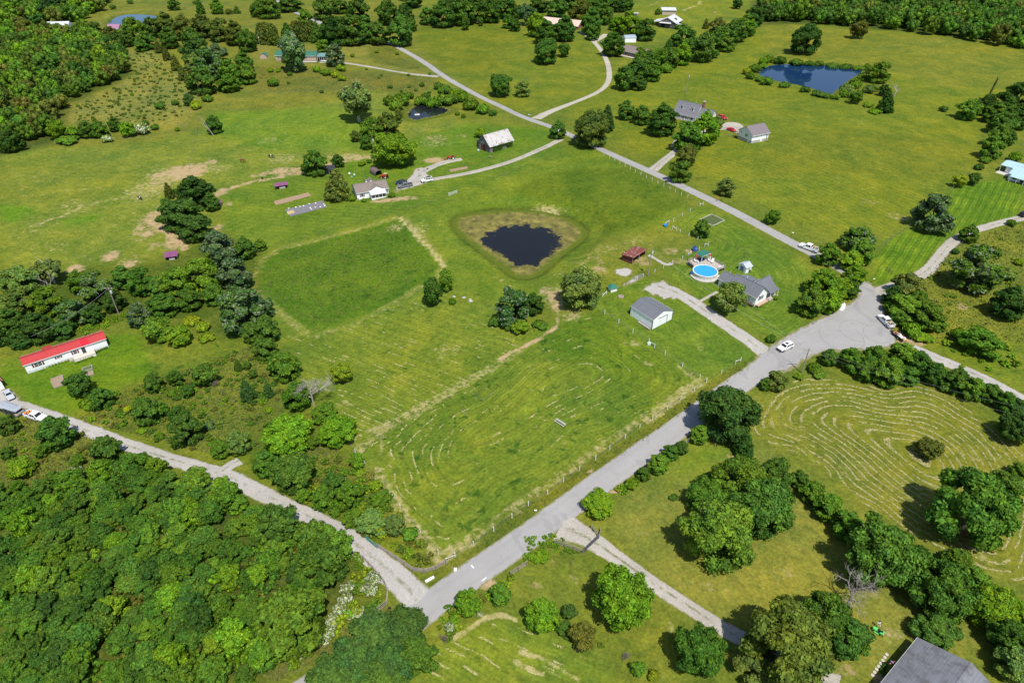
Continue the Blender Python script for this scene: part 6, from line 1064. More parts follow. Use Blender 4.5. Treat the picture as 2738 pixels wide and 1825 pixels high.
for dx in (-.25, .25): m = MB(); m.path([(-1.2 + dx, PR - .6, .9), (-1.2 + dx, PR - .2, 2.0), (-1.2 + dx, PR + .25, 2.0), (-1.2 + dx, PR + .4, 1.25)], .035); m.build('ladder_rail', TRIM, pool)
for k in range(2): m = MB(); m.box(-1.42, -.98, PR - .72, PR - .45, .75 + .2 * k, .8 + .2 * k); m.build('ladder_step', TRIM, pool)
m = MB(); m.lathe([(.35, -.1), (.35, .75), (.2, .95)], 12, (-PR - .55, .2, 0)); m.build('filter_tank', M('blue plastic', (.02, .10, .26), .5, .1), pool)
m = MB()
m.lathe([(PR + .75, -.25), (PR + .7, .05)], 36); m.build('gravel_skirt', CONCR, pool)
dk_pts = [P(*Z(Z3, x, y), 1.2) for x, y in ((195, 190), (440, 95), (790, 80), (1225, 350), (1040, 440), (370, 330))]; dc = dk_pts[0].copy(); deck = thing('pool_deck', 'grey timber deck with railing wrapped round the pool', 'deck', dc)
loc = [((p - dc).x, (p - dc).y) for p in dk_pts]; order = loc[::-1]
# keep the deck clear of the pool wall
arc = []
pa = Vector((pc.x - dc.x, pc.y - dc.y)); a0 = math.atan2(loc[4][1] - pa.y, loc[4][0] - pa.x); a1 = math.atan2(loc[5][1] - pa.y, loc[5][0] - pa.x)
if a1 < a0: a1 += 2 * math.pi
for i in range(13): a = a0 + (a1 - a0) * i / 12; arc.append((pa.x + (PR + .16) * math.cos(a), pa.y + (PR + .16) * math.sin(a)))
outline = loc[:4] + arc
ar = sum(outline[i][0] * outline[(i + 1) % len(outline)][1] - outline[(i + 1) % len(outline)][0] * outline[i][1] for i in range(len(outline)))
if ar < 0: outline = outline[::-1]
m = MB(); m.prism(outline, 1.05, 1.2); m.build('deck_floor', DECKW, deck); m = MB()
for a, b in zip(loc[:3], loc[1:4]): m.tube((*a, .5), (*b, .5), .45, .45, 4)
for a, b in zip(loc[:3], loc[1:4]):
    rail_run(deck, (*a, 0), (*b, 0), 1.2, .9); n_ = max(2, int((Vector(b) - Vector(a)).length / .35))
    for i in range(n_): p = Vector(a).lerp(Vector(b), (i + .5) / n_); m = MB(); m.box(p.x - .03, p.x + .03, p.y - .03, p.y + .03, 1.2, 2.0); m.build('baluster', RAILW, deck)
    m = MB(); va, vb = Vector((*a, 0)), Vector((*b, 0)); d = (vb - va).normalized() * .02; nn = Vector((-d.y, d.x, 0)).normalized() * .03
    m.hexa([va - nn + Vector((0, 0, -.3)), vb - nn + Vector((0, 0, -.3)), vb + nn + Vector((0, 0, -.3)), va + nn + Vector((0, 0, -.3))], [va - nn + Vector((0, 0, 1.05)), vb - nn + Vector((0, 0, 1.05)), vb + nn + Vector((0, 0, 1.05)), va + nn + Vector((0, 0, 1.05))]); m.build('skirt_board', RAILW, deck)
for p in (loc[3], arc[0]): m = MB(); m.box(p[0] - .06, p[0] + .06, p[1] - .06, p[1] + .06, -.3, 2.1); m.build('post', RAILW, deck)
rail_run(deck, (*loc[3], 0), (arc[0][0], arc[0][1], 0), 1.2, .9, None, 2); rail_run(deck, (*loc[0], 0), (arc[-1][0] - .3, arc[-1][1], 0), 1.2, .9, None, 3)
cp = [P(*Z(Z1, x, y), 3.9) for x, y in ((1085, 275), (1165, 320), (1280, 268), (1180, 235))]; cc = sum(cp, Vector()) / 4; can = thing('pool_canopy', 'green roofed canopy with red curtains on the pool deck', 'canopy', (cc.x, cc.y, cc.z))
lp = [p - cc for p in cp]
shed_roof(can, [(lp[i].x, lp[i].y, 3.75 + (.25 if i >= 2 else 0)) for i in range(4)], .14, M('green canopy sheet', (.03, .15, .105), .6, .15, 1.2)); m = MB()
for i in range(4): a, b = lp[i] * .96, lp[(i + 1) % 4] * .96; m.tube((a.x, a.y, 3.6), (b.x, b.y, 3.6), .1, .1, 4)
m.build('beam', M('grey beam paint', (.38, .40, .40), .7, .1), can)
for i, q in enumerate(lp): p = q * .86; m = MB(); m.box(p.x - .07, p.x + .07, p.y - .07, p.y + .07, .6, 3.75); m.build('post', TRIM, can)
for i in (0, 2): p = lp[i] * .93; m = MB(); m.lathe([(.20, 1.25), (.16, 2.0), (.26, 3.3), (.3, 3.6)], 9, (p.x, p.y, 0)); m.build('curtain', M('coral curtain', (.62, .10, .12), .8, .12), can, True)
so_ = thing('outdoor_sofa', 'dark blue cushioned sofa under the pool canopy', 'sofa', (cc.x, cc.y, cc.z + 1.2), R(35)); m = MB(); m.box(-1.0, 1.0, -.4, .4, .1, .45); m.build('seat', M('navy cushions', (.015, .03, .10), .8, .2), so_, bevel=.05); m = MB(); m.box(-1.0, 1.0, .4, .58, .1, .9); m.build('backrest', MATS['navy cushions'], so_, bevel=.04)
def lounge(px, rz, label):
    p = P(*px, 1.2); t = thing('deck_chair', label, 'chair', (p.x, p.y, p.z + 1.2), rz); m = MB(); m.box(-.32, .32, -.6, .45, .28, .36); m.build('seat', TRIM, t); m = MB(); m.hexa([(-.32, .45, .3), (.32, .45, .3), (.32, .53, .3), (-.32, .53, .3)], [(-.32, .85, 1.0), (.32, .85, 1.0), (.32, .92, 1.0), (-.32, .92, 1.0)]); m.build('backrest', TRIM, t)
    for x in (-.28, .28):
        for y in (-.5, .45): m = MB(); m.box(x - .04, x + .04, y - .04, y + .04, 0, .3); m.build('leg', TRIM, t)
        m = MB(); m.box(x - .08, x + .08, -.5, .5, .52, .58); m.build('armrest', TRIM, t)
lounge(Z(Z3, 440, 215), R(60), 'white deck chair left of the canopy'); lounge(Z(Z3, 780, 165), R(-20), 'white deck chair just right of the canopy'); lounge(Z(Z3, 870, 215), R(-30), 'white deck chair nearest the deck railing'); lounge(Z(Z3, 1085, 385), R(-80), 'low white lounger at the deck corner')
# ------------------------------------------------------------------ small sheds near the white house
p = P(*Z(Z1, 1718, 500)); t = thing('storage_shed', 'small white storage shed with pale grey roof behind the house', 'shed', p, R(-58)); gable(t, -1.5, 1.5, -1.25, 1.25, 1.9, 2.7, 'y', WHITE, M('pale grey shingles', (.42, .45, .50), .8, .1, 1, stripe=(1, .2)), .2, .2)
f = fmap('-y', -1.5, 1.5, -1.25, 1.25); door(t, f, .7, 1.3, 1.7, M('slate shed door', (.16, .20, .25), .7, .1)); window(t, fmap('+x', -1.5, 1.5, -1.25, 1.25), .8, .9, .8, .7)
p = PC('12', 925, 1085); t = thing('well_house', 'little white well house with green pyramid roof', 'shed', p, R(20)); m = MB(); m.box(-1, 1, -1, 1, -.2, 1.3); m.build('wall', WHITE, t); m = MB(); m.add([(-1.3, -1.3, 1.25), (1.3, -1.3, 1.25), (1.3, 1.3, 1.25), (-1.3, 1.3, 1.25), (-.2, 0, 2.1), (.2, 0, 2.1)], [(0, 1, 5, 4), (1, 2, 5), (2, 3, 4, 5), (3, 0, 4), (3, 2, 1, 0)]); m.build('roof', M('green shingle', (.03, .16, .11), .8, .2, 3), t); door(t, fmap('-y', -1, 1, -1, 1), .6, .8, 1.1)
# ------------------------------------------------------------------ dormered house
Z4 = (1780, 240, 7.84)
h, L = frame((1800, 313), (1890, 332), 'house', 'white house with grey roof, three dormers and a brick chimney', 'house', 6); W_ = 8.5; X1 = .62 * L
RH = hgt(P(1830, 300), 262)
gable(h, 0, X1, 0, W_, 2.9, 7.4, 'x', WHITE, SHING, .5, .3); gable(h, X1 + .12, L, .9, W_ - .9, 2.8, 6.0, 'x', WHITE, SHING, .4, .3, name='garage_wing_wall', rname='garage_wing_roof')
shed_roof(h, [(-.3, -2.3, 2.5), (X1 + .3, -2.3, 2.5), (X1 + .3, -.1, 3.0), (-.3, -.1, 3.0)], .1, SHING, 'porch_roof'); m = MB(); m.box(0, X1, -2.2, -.02, -.3, .35); m.build('porch_floor', DECKW, h)
for i in range(6): x = .1 + (X1 - .2) * i / 5; m = MB(); m.box(x - .08, x + .08, -2.18, -2.02, -.2, 2.6); m.build('porch_post', TRIM, h)
rail_run(h, (.1, -2.1, 0), (X1 - .1, -2.1, 0), .35, .8, TRIM, 5)
fy = fmap('-y', 0, X1, 0, W_)
for u in (1.0, 3.0, X1 - 2.4): window(h, fy, u, .9, 1.0, 1.5)
door(h, fy, X1 / 2 - .5, 1.0, 2.1, M('dark door', (.05, .05, .06), .5, .1)); fy2 = fmap('-y', X1 + .12, L, .9, W_ - .9)
for u in (1.0, 3.2): window(h, fy2, u, .9, 1.1, 1.4)
fx = fmap('+x', X1, L, .9, W_ - .9)
for u in (1.4, 4.2): window(h, fx, u, .9, 1.0, 1.4)
window(h, fx, 2.9, 3.6, .9, 1.2)
def dormer(x, y0, zb, sl_):
    dw = 1.5; zt = zb + 1.35; yb = y0 + 1.35 / sl_ + .2; m = MB(); m.box(x - dw / 2, x + dw / 2, y0, yb, zb - .5, zt); d = m.build('dormer', WHITE, h); m = MB()
    m.profy([(x - dw / 2 - .18, zt - .05), (x, zt + .62), (x, zt + .72), (x - dw / 2 - .18, zt + .05)], y0 - .18, yb + .9); m.profy([(x, zt + .62), (x + dw / 2 + .18, zt - .05), (x + dw / 2 + .18, zt + .05), (x, zt + .72)], y0 - .18, yb + .9); m.build('dormer_roof', SHING, d)
    m = MB(); m.profy([(x - dw / 2, zt), (x + dw / 2, zt), (x, zt + .6)], y0, y0 + .1); m.build('dormer_gable', WHITE, d); m = MB(); m.box(x - .36, x + .36, y0 - .05, y0 + .02, zb + .2, zt - .1); m.build('window', GLASS, d)
s1 = (7.4 - 2.9) / (W_ / 2); dormer(X1 * .27, 1.4, 2.9 + 1.4 * s1 - .15, s1); dormer(X1 * .75, 1.4, 2.9 + 1.4 * s1 - .15, s1); s2 = 3.2 / (W_ / 2 - .9); dormer(X1 + (L - X1) * .5, 1.9, 2.8 + 1.0 * s2 - .1, s2)
m = MB(); m.box(X1 + .4, X1 + 1.5, W_ / 2 + .2, W_ / 2 + 1.1, 4.5, 8.9); ch = m.build('chimney', BRICK, h); m = MB(); m.box(X1 + .32, X1 + 1.58, W_ / 2 + .12, W_ / 2 + 1.18, 8.9, 9.1); m.tube((X1 + .95, W_ / 2 + .65, 9.1), (X1 + .95, W_ / 2 + .65, 9.6), .22, .22, 8); m.build('chimney_cap', CONCR, ch)
m = MB(); m.tube((X1 * .7, W_ / 2 + 1.2, 5), (X1 * .7, W_ / 2 + 1.2, 8.2), .07, .07, 6); m.build('vent_pipe', TRIM, h)
# ------------------------------------------------------------------ two level white garage
g, L = frame(Z(Z4, 1500, 1030), Z(Z4, 1815, 1200), 'two_level_garage', 'white garage on a block basement with violet grey roof', 'garage', 13); L = 8.6; W_ = 9.6; HB = 1.7
m = MB(); m.box(0, L, 0, W_, -.6, HB); m.build('basement_wall', BLOCK, g)
gable(g, 0, L, 0, W_, 4.3, 7.0, 'y', WHITE, SHINGV, .5, .45, z0=HB + .002)
f = fmap('-y', 0, L, 0, W_); window(g, f, 4.2, 2.7, .8, 1.2); window(g, f, 5.05, 2.7, .8, 1.2); window(g, f, 1.4, 3.4, .7, .6); door(g, f, 6.2, 1.0, 2.0, None, -.3); fx = fmap('+x', 0, L, 0, W_)
for u in (2.4, 4.8, 7.4): window(g, fx, u, 3.2, .8, .7)
m = MB(); wbox(m, fx, 5.0, 6.2, -.5, 1.6, -.02, .05); m.build('basement_door', TRIM, g)
m = MB(); wbox(m, fx, W_ - 1.2, W_ - .7, -.5, 4.2, 0, .12); m.build('downspout', STEEL, g)
m = MB(); m.box(-3.4, -.05, .6, 3.0, 1.55, 1.75); dkk = m.build('side_deck', DECKW, g); rail_run(g, (-3.3, .65, 0), (-.1, .65, 0), 1.75, .9, None, 3); 
for x in (-3.2, -.4): m = MB(); m.box(x - .07, x + .07, .7, .84, -.6, 1.6); m.build('deck_leg', RAILW, g)
m = MB(); m.box(5.6, 7.8, -1.6, -.02, -.5, -.15); m.build('step', CONCR, g)
# ------------------------------------------------------------------ weathered barn
Z5 = (1240, 320, 13.07)
b, L = frame(Z(Z5, 520, 1010), Z(Z5, 960, 1230), 'barn', 'weathered grey barn with white rusty metal roof and vines', 'barn', 6); L = 8.4; D_ = 13.0
gable(b, 0, L, 0, D_, 3.6, 7.2, 'y', OLDWOODY, TIN, .5, .5, gmat=OLDWOOD)
m = MB(); m.box(0.02, L - .02, -.02, .1, -.3, 3.6); m.build('front_wall', OLDWOOD, b)
m = MB(); m.box(-3.0, -.05, 1.2, D_ - 3, -.3, 2.6); m.build('lean_to_wall', OLDWOODY, b); shed_roof(b, [(-3.4, .9, 2.6), (-.02, .9, 3.55), (-.02, D_ - 2.7, 3.55), (-3.4, D_ - 2.7, 2.6)], .08, M('dark tin', (.10, .09, .105), .6, .2), 'lean_to_roof')
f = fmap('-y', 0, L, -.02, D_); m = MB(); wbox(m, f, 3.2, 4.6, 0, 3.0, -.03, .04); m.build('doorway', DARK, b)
for u in (2.2, 4.7): m = MB(); wbox(m, f, u, u + 1.3, 0, 3.0, .02, .08); m.build('sliding_door', REDWOOD, b)
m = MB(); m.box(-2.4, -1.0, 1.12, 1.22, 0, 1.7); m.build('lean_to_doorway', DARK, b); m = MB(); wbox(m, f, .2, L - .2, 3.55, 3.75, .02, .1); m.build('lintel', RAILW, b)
m = MB(); m.profy([(2.6, 3.9), (L - 2.6, 3.9), (L / 2, 5.6)], -.08, -.03); m.build('loft_boarding', M('blue grey boards', (.23, .26, .28), .9, .2, 1, stripe=(0, .3), sdark=.6), b)
n_ = 2600; rs_ = np.random.RandomState(12); yy = rs_.rand(n_) * (D_ - 2) + 1.6; top = 3.4 + .3 * np.sin(yy * 1.3); low = np.clip(1.2 + 1.6 * np.sin(yy * .9 + .6), .1, 2.8); low = np.where(yy < 5, np.minimum(low, .4), low); zz = low + (top - low) * rs_.rand(n_)
pos_ = np.stack([L + .12 + .5 * rs_.rand(n_) ** 2, yy, zz], 1); a_ = rs_.normal(size=(n_, 3)) * .15; b_ = rs_.normal(size=(n_, 3)) * .15; V_ = np.stack([pos_ - a_, pos_ + b_, pos_ + a_], 1).reshape(-1, 3)
o = bpy.data.objects.new('vines', np_mesh('vines', V_, np.arange(3 * n_).reshape(-1, 3), LEAF)); o.color = (.07, .13, .02, 1); COL.objects.link(o); o.parent = b
# ------------------------------------------------------------------ ranch house with sun porch
Z3b = (900, 400, 6.53)
h, L = frame(Z(Z3b, 365, 880), Z(Z3b, 910, 760), 'house', 'pale ranch house with brown roof and white sun porch', 'house'); W_ = 8.2
gable(h, 0, L, 0, W_, 2.95, 4.75, 'x', WHITE, SHINGB, .4, .3)
gable(h, L * .40, L * .86, -.4, 3.0, 3.0, 4.5, 'y', WHITE, SHINGB, .3, .1, name='bay_wall', rname='bay_roof')
gable(h, L * .5, L * .72, W_ - .5, W_ + 1.8, 2.9, 4.3, 'y', WHITE, SHINGB, .3, .2, name='rear_bump_wall', rname='rear_bump_roof')
px0, px1 = L * .40, L * .86; m = MB(); m.box(px0, px1, -3.1, -.42, -.4, .95); m.build('porch_wall', WHITE, h)
m = MB()
for i in range(5): x = px0 + .06 + (px1 - px0 - .12) * i / 4; m.box(x - .07, x + .07, -3.08, -2.94, .95, 2.35)
for y in (-1.8, -.55): m.box(px1 - .14, px1 - .02, y - .07, y + .07, .95, 2.4); m.box(px0 + .02, px0 + .14, y - .07, y + .07, .95, 2.4)
m.box(px0, px1, -3.1, -2.92, 2.3, 2.45); m.build('porch_frame', TRIM, h)
for i in range(4): x0 = px0 + .14 + (px1 - px0 - .14) * i / 4; m = MB(); m.box(x0 + .05, x0 + (px1 - px0) / 4 - .15, -3.04, -2.99, .98, 2.28); m.build('porch_pane', GLASS, h)
m = MB(); m.box(px1 - .1, px1 - .05, -2.9, -.6, 1.0, 2.3); m.build('porch_pane', GLASS, h); m = MB(); m.box(px0 + .05, px0 + .1, -2.9, -.6, 1.0, 2.3); m.build('porch_pane', GLASS, h)
shed_roof(h, [(px0 - .3, -3.4, 2.4), (px1 + .3, -3.4, 2.4), (px1 + .3, -.3, 3.1), (px0 - .3, -.3, 3.1)], .1, WROOF, 'porch_roof')
fy = fmap('-y', 0, L, 0, W_); window(h, fy, 1.6, 1.0, 1.0, 1.2, shutters=MAROON); window(h, fy, L - 1.5, 1.0, .9, 1.2, shutters=MAROON); fx = fmap('-x', 0, L, 0, W_); window(h, fx, 2.2, 1.2, .8, 1.0); window(h, fx, 5.4, 1.2, .7, .9)
m = MB(); m.lathe([(.34, 4.2), (.34, 4.6), (.1, 4.75), (.1, 5.6)], 10, (L * .42, W_ * .62, 0)); m.build('roof_vent', TRIM, h)
m = MB(); m.box(.1, .5, -.12, -.02, -.3, .7); m.build('brick_step', BRICK, h)
# outbuildings behind the ranch house
p = P(*Z(Z3b, 640, 400)); t = thing('arched_shed', 'brown arched roof shed open at the front behind the ranch house', 'shed', p, R(-52)); prof = [(-1.5, 0), (-1.5, 1.5), (-1.1, 2.2), (0, 2.55), (1.1, 2.2), (1.5, 1.5), (1.5, 0)]
m = MB()
for (a, b2) in zip(prof[:-1], prof[1:]):
    nx_, nz_ = (b2[1] - a[1]), -(b2[0] - a[0]); l_ = math.hypot(nx_, nz_); nx_, nz_ = nx_ / l_ * .06, nz_ / l_ * .06; m.add([(0, a[0], a[1]), (0, b2[0], b2[1]), (0, b2[0] + nx_, b2[1] + nz_), (0, a[0] + nx_, a[1] + nz_), (5, a[0], a[1]), (5, b2[0], b2[1]), (5, b2[0] + nx_, b2[1] + nz_), (5, a[0] + nx_, a[1] + nz_)], [(0, 1, 2, 3), (7, 6, 5, 4), (0, 4, 5, 1), (1, 5, 6, 2), (2, 6, 7, 3), (3, 7, 4, 0)])
m.build('shell', M('brown sheet metal', (.15, .105, .10), .6, .2, 1, stripe=(0, .4)), t); m = MB(); m.profx(prof, .02, .1); m.build('back_wall', MATS['brown sheet metal'], t)
p = P(*Z((860, 430, 9.6), 200, 330)); t = thing('pole_shed', 'low black roofed shed among the yard trees', 'shed', p, R(15)); m = MB(); m.box(-2.4, 2.4, .6, 2.4, -.2, 2.0); m.build('wall', OLDWOOD, t); shed_roof(t, [(-2.8, -1.2, 1.9), (2.8, -1.2, 1.9), (2.8, 2.7, 2.6), (-2.8, 2.7, 2.6)], .08, BLACKM)
for x in (-2.5, 0, 2.5): m = MB(); m.box(x - .07, x + .07, -1.0, -.86, -.2, 1.95); m.build('post', RAILW, t)
def coop(px, rz, L, D, label):
    p = P(*px); t = thing('animal_shelter', label, 'shelter', p, rz); m = MB(); m.box(-L / 2, L / 2, D / 2 - .06, D / 2, -.1, 1.5); m.build('back_wall', RAILW, t)
    for x in (-L / 2, L / 2 - .06): m = MB(); m.box(x, x + .06, -D / 2, D / 2 - .06, -.1, 1.4); m.build('side_wall', RAILW, t)
    m = MB(); m.box(-L * .2, L * .3, -D / 2 - .03, -D / 2 + .03, .1, .9); m.build('front_panel', M('grey feed panel', (.42, .42, .42), .7, .2), t); shed_roof(t, [(-L / 2 - .3, -D / 2 - .4, 1.45), (L / 2 + .3, -D / 2 - .4, 1.45), (L / 2 + .3, D / 2 + .3, 1.75), (-L / 2 - .3, D / 2 + .3, 1.75)], .06, PURPLE)
coop((753, 502), R(24), 4.6, 2.2, 'open animal shelter with purple roof in the yard'); coop((461, 690), R(16), 3.6, 3.0, 'purple roofed shelter at the tree belt edge'); coop((582, 550), R(10), 3.0, 2.4, 'purple roofed shelter half hidden by the tree island')
# ------------------------------------------------------------------ red roofed mobile home
Z2 = (0, 860, 7.127)
h, L = frame(Z(Z2, 535, 990), Z(Z2, 2075, 480), 'mobile_home', 'long white mobile home with bright red metal roof', 'house'); W_ = 4.4
gable(h, 0, L, 0, W_, 2.95, 3.65, 'x', WHITE, REDM, .3, .25)
m = MB(); sl_ = .7 / (W_ / 2); m.hexa([(.70 * L, -.28, 2.99), (.80 * L, -.28, 2.99), (.80 * L, W_ / 2 - .2, 3.72), (.70 * L, W_ / 2 - .2, 3.72)], [(.70 * L, -.28, 3.01), (.80 * L, -.28, 3.01), (.80 * L, W_ / 2 - .2, 3.74), (.70 * L, W_ / 2 - .2, 3.74)]); m.build('roof_patch', M('new red panel', (.50, .02, .035), .4, .05), h)
m = MB(); m.box(.26 * L, .36 * L, W_ + .02, W_ + 1.8, -.3, 2.4); m.build('rear_entry', WHITE, h); shed_roof(h, [(.25 * L, W_ + .3, 2.95), (.37 * L, W_ + .3, 2.95), (.37 * L, W_ + 2.2, 2.55), (.25 * L, W_ + 2.2, 2.55)], .08, REDM, 'rear_entry_roof')
fy = fmap('-y', 0, L, 0, W_)
for u, w_ in ((.105 * L, .95), (.15 * L, .95)): window(h, fy, u, 1.2, w_, 1.25)
for u in (.105 * L - .5, .15 * L + 1.05): m = MB(); wbox(m, fy, u, u + .4, 1.2, 2.45, -.01, .05); m.build('shutter', MAROON, h)
window(h, fy, .375 * L, 1.6, .9, .75, shutters=MAROON); window(h, fy, .575 * L, 1.2, 1.0, 1.25, shutters=MAROON); door(h, fy, .68 * L, .95, 2.0, M('dark glazed door', (.05, .06, .06), .3, .2), .65)
m = MB(); m.box(0.02, L - .02, -.03, -.005, -.3, .75); m.build('skirting', M('white skirting', (.62, .63, .66), .7, .08, 1, stripe=(0, .4), sdark=.9), h)
m = MB(); m.box(.55 * L, .82 * L, -2.2, -.06, .45, .62); m.build('deck_floor', M('tan deck', (.48, .40, .28), .8, .15, 2, stripe=(0, .16)), h)
rail_run(h, (.55 * L, -2.15, 0), (.82 * L, -2.15, 0), .6, .95, TRIM, 5, 4); rail_run(h, (.82 * L, -2.15, 0), (.82 * L, -.1, 0), .6, .95, TRIM, 1, 4); rail_run(h, (.55 * L, -2.15, 0), (.55 * L, -1.2, 0), .6, .95, TRIM, 1, 4)
m = MB(); m.box(.55 * L, .82 * L, -2.24, -2.2, -.2, .45); m.build('deck_skirt', TRIM, h)
for k in range(3): m = MB(); m.box(.55 * L - .35 * (k + 1), .55 * L - .35 * k, -1.1, -.2, -.2, .42 - .14 * k); m.build('step', RAILW, h)
m = MB(); m.tube((.225 * L, W_ * .7, 3.3), (.225 * L, W_ * .7, 5.3), .05, .05, 6); m.build('service_mast', STEEL, h)
for u in (.16, .40): m = MB(); m.tube((u * L, W_ * .35, 3.3), (u * L, W_ * .35, 3.95), .09, .09, 6); m.build('vent_pipe', STEEL, h)
for k in range(9): T('px', *Z(Z2, 820 + k * 60, 870 - k * 17), 7, 6, 'b', 'b' if k < 5 else 'y', '%s foundation plant from the left along the mobile home' % ORD[k], None, 'shrub')
for k in range(7): T('px', *Z(Z2, 1440 + k * 52, 780 - k * 19), 8, 6, 'b', 'b', '%s hedge plant from the left below the mobile home deck' % ORD[k], None, 'shrub')
for k in range(5): T('px', *Z(Z2, 1830 + k * 50, 570 - k * 22), 8, 7, 'b', 'g', '%s bed plant from the left right of the mobile home deck' % ORD[k], None, 'shrub')
# garage at the left edge
g, L = frame((-52, 1066), (13.3, 1038), 'garage', 'white garage with red roof cut by the left edge', 'garage'); L = (P(-52, 1066) - P(13.3, 1038)).length
gable(g, 0, L, 0, 9, 2.7, 4.4, 'y', WHITE, REDM, .3, .3); m = MB(); f = fmap('-y', 0, L, 0, 9); wbox(m, f, L - 4.4, L - 1.0, 0, 2.2, -.02, .05); m.build('overhead_door', WMETALY, g)
# ------------------------------------------------------------------ green roofed house, carport, shed
Z8 = (680, 90, 7.84)
h, L = frame(Z(Z8, 455, 575), Z(Z8, 1305, 605), 'house', 'long tan house with dark green metal roof', 'house'); W_ = 8
gable(h, 0, L, 0, W_, 3.3, 5.2, 'x', TANS, GREENM, .4, .3); fy = fmap('-y', 0, L, 0, W_)
for u in (1.3, 2.5, .48 * L, .74 * L): window(h, fy, u, 1.3, 1.0, 1.3)
m = MB(); m.box(.02, L - .02, -.04, -.005, -.4, .8); m.build('brick_skirting', M('pinkish brick', (.34, .24, .20), .9, .15, 3), h); m = MB(); m.box(.62 * L, L + .4, -1.6, -.06, -.3, .1); m.build('patio', CONCR, h)
shed_roof(h, [(L + .4, .5, 2.6), (L + 9, .5, 2.6), (L + 9, 6.5, 3.4), (L + .4, 6.5, 3.4)], .1, M('blue green metal roof', (.14, .27, .28), .45, .08, .6, stripe=(0, .4)), 'carport_roof')
for i in range(7): x = L + .7 + i * 1.35; m = MB(); m.box(x - .06, x + .06, .6, .72, -.3, 2.6); m.build('carport_post', TRIM, h)
m = MB(); m.box(L + .5, L + 9, 6.1, 6.3, -.3, 3.2); m.build('carport_back_wall', TANS, h)
t, L2 = frame(Z(Z8, 125, 530), Z(Z8, 262, 532), 'storage_shed', 'small tan shed with green gable roof', 'shed'); gable(t, 0, L2, 0, 3.4, 2.1, 3.3, 'y', TANS, GREENM, .2, .2); door(t, fmap('-y', 0, L2, 0, 3.4), L2 / 2 - .7, 1.4, 1.8, TANS)
# ------------------------------------------------------------------ farmstead at the top
h, L = frame((1447, 72), (1545, 80), 'house', 'long tan roofed house half hidden by trees', 'house', 0); gable(h, 0, L, 0, 11, 3.2, 6.2, 'x', BRICK, TANM, .5, .4); fy = fmap('-y', 0, L, 0, 11)
for u in (2, 6, 10, 15): window(h, fy, u, 1.0, 1.3, 1.3)
h, L = frame((1658, 146), (1714, 163), 'house', 'low house with wide brown roof behind the drive', 'house', 8); gable(h, 0, L, 0, 13, 3.0, 5.2, 'x', BRICK, SHINGB, .6, .4); fy = fmap('-y', 0, L, 0, 13)
for u in np.arange(.8, L - 1.4, 1.5): window(h, fy, float(u), .9, 1.2, 1.5)
m = MB(); m.box(-.3, L, -2.2, -.02, -.3, .25); m.build('porch_floor', CONCR, h)
t, L = frame((1671, 114), (1700, 114), 'metal_building', 'small white metal building behind the brown roofed house', 'shed', 0); gable(t, 0, L, 0, 6.5, 3.0, 4.2, 'x', WMETAL, M('slate metal roof', (.30, .36, .42), .45, .08, .6, stripe=(0, .4)), .2, .2)
t, L = frame((1676, 48), (1706, 47), 'livestock_shed', 'white roofed open shed at the top farmstead', 'shed'); m = MB(); m.box(0, L, 5, 5.1, -.2, 2.6); m.build('back_wall', TANS, t); shed_roof(t, [(-.5, -1, 3.2), (L + .5, -1, 3.2), (L + .5, 5.4, 2.7), (-.5, 5.4, 2.7)], .1, WROOF); m = MB(); m.box(0, .12, 0, 5, -.2, 2.7); m.build('side_wall', TANS, t)
for i in range(4): x = L * i / 3; m = MB(); m.box(x - .08, x + .08, -.6, -.44, -.2, 3.2); m.build('post', RAILW, t)
bb_, L = frame((1760, 72), (1793, 78), 'barn', 'large grey barn with white metal roof at the top farmstead', 'barn', 4); L = 13.5; gable(bb_, 0, L, 0, 15, 3.8, 7.0, 'y', OLDWOODY, WROOF, .6, .5, gmat=OLDWOOD); shed_roof(bb_, [(-5.5, 1, 2.9), (-.6, 1, 3.75), (-.6, 13, 3.75), (-5.5, 13, 2.9)], .1, WROOF, 'lean_to_roof')
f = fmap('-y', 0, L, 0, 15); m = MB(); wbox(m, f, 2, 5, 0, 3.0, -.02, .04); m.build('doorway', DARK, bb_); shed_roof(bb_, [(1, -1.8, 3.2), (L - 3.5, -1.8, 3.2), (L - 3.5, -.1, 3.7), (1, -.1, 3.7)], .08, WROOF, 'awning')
for x in (-5.2, ): m = MB(); m.box(x - .1, x + .1, 1, 1.2, -.3, 2.9); m.build('post', RAILW, bb_)
shed_roof(bb_, [(L + .3, 1, 3.0), (L + 4.2, 1, 2.2), (L + 4.2, 5, 2.2), (L + .3, 5, 3.0)], .1, WROOF, 'side_roof'); m = MB(); m.box(L + .05, L + 3.8, 1.3, 4.7, -.3, 2.2); m.build('side_room_wall', OLDWOOD, bb_)
t, L = frame((1770, 40), (1806, 41), 'livestock_shed', 'white roofed shed just behind the large grey barn', 'shed'); m = MB(); m.box(0, L, 0, 7, -.3, 3.2); m.build('wall', TANS, t); shed_roof(t, [(-.5, -.6, 3.3), (L + .5, -.6, 3.3), (L + .5, 7.6, 4.2), (-.5, 7.6, 4.2)], .12, WROOF)
# distant buildings at the upper left
t, L = frame(C('00', 415, 300), C('00', 625, 295), 'metal_barn', 'bright white metal roofed building in the far left trees', 'barn'); gable(t, 0, L, 0, 9, 4.5, 7.0, 'x', WMETAL, WROOF, .3, .3)
t, L = frame(C('00', 962, 300), C('00', 1065, 300), 'house', 'distant house with mauve roof before the far pond', 'house'); gable(t, 0, L, 0, 8, 3.2, 5.6, 'x', TANS, M('mauve metal roof', (.33, .17, .27), .5, .1, .7, stripe=(0, .4)), .3, .3)
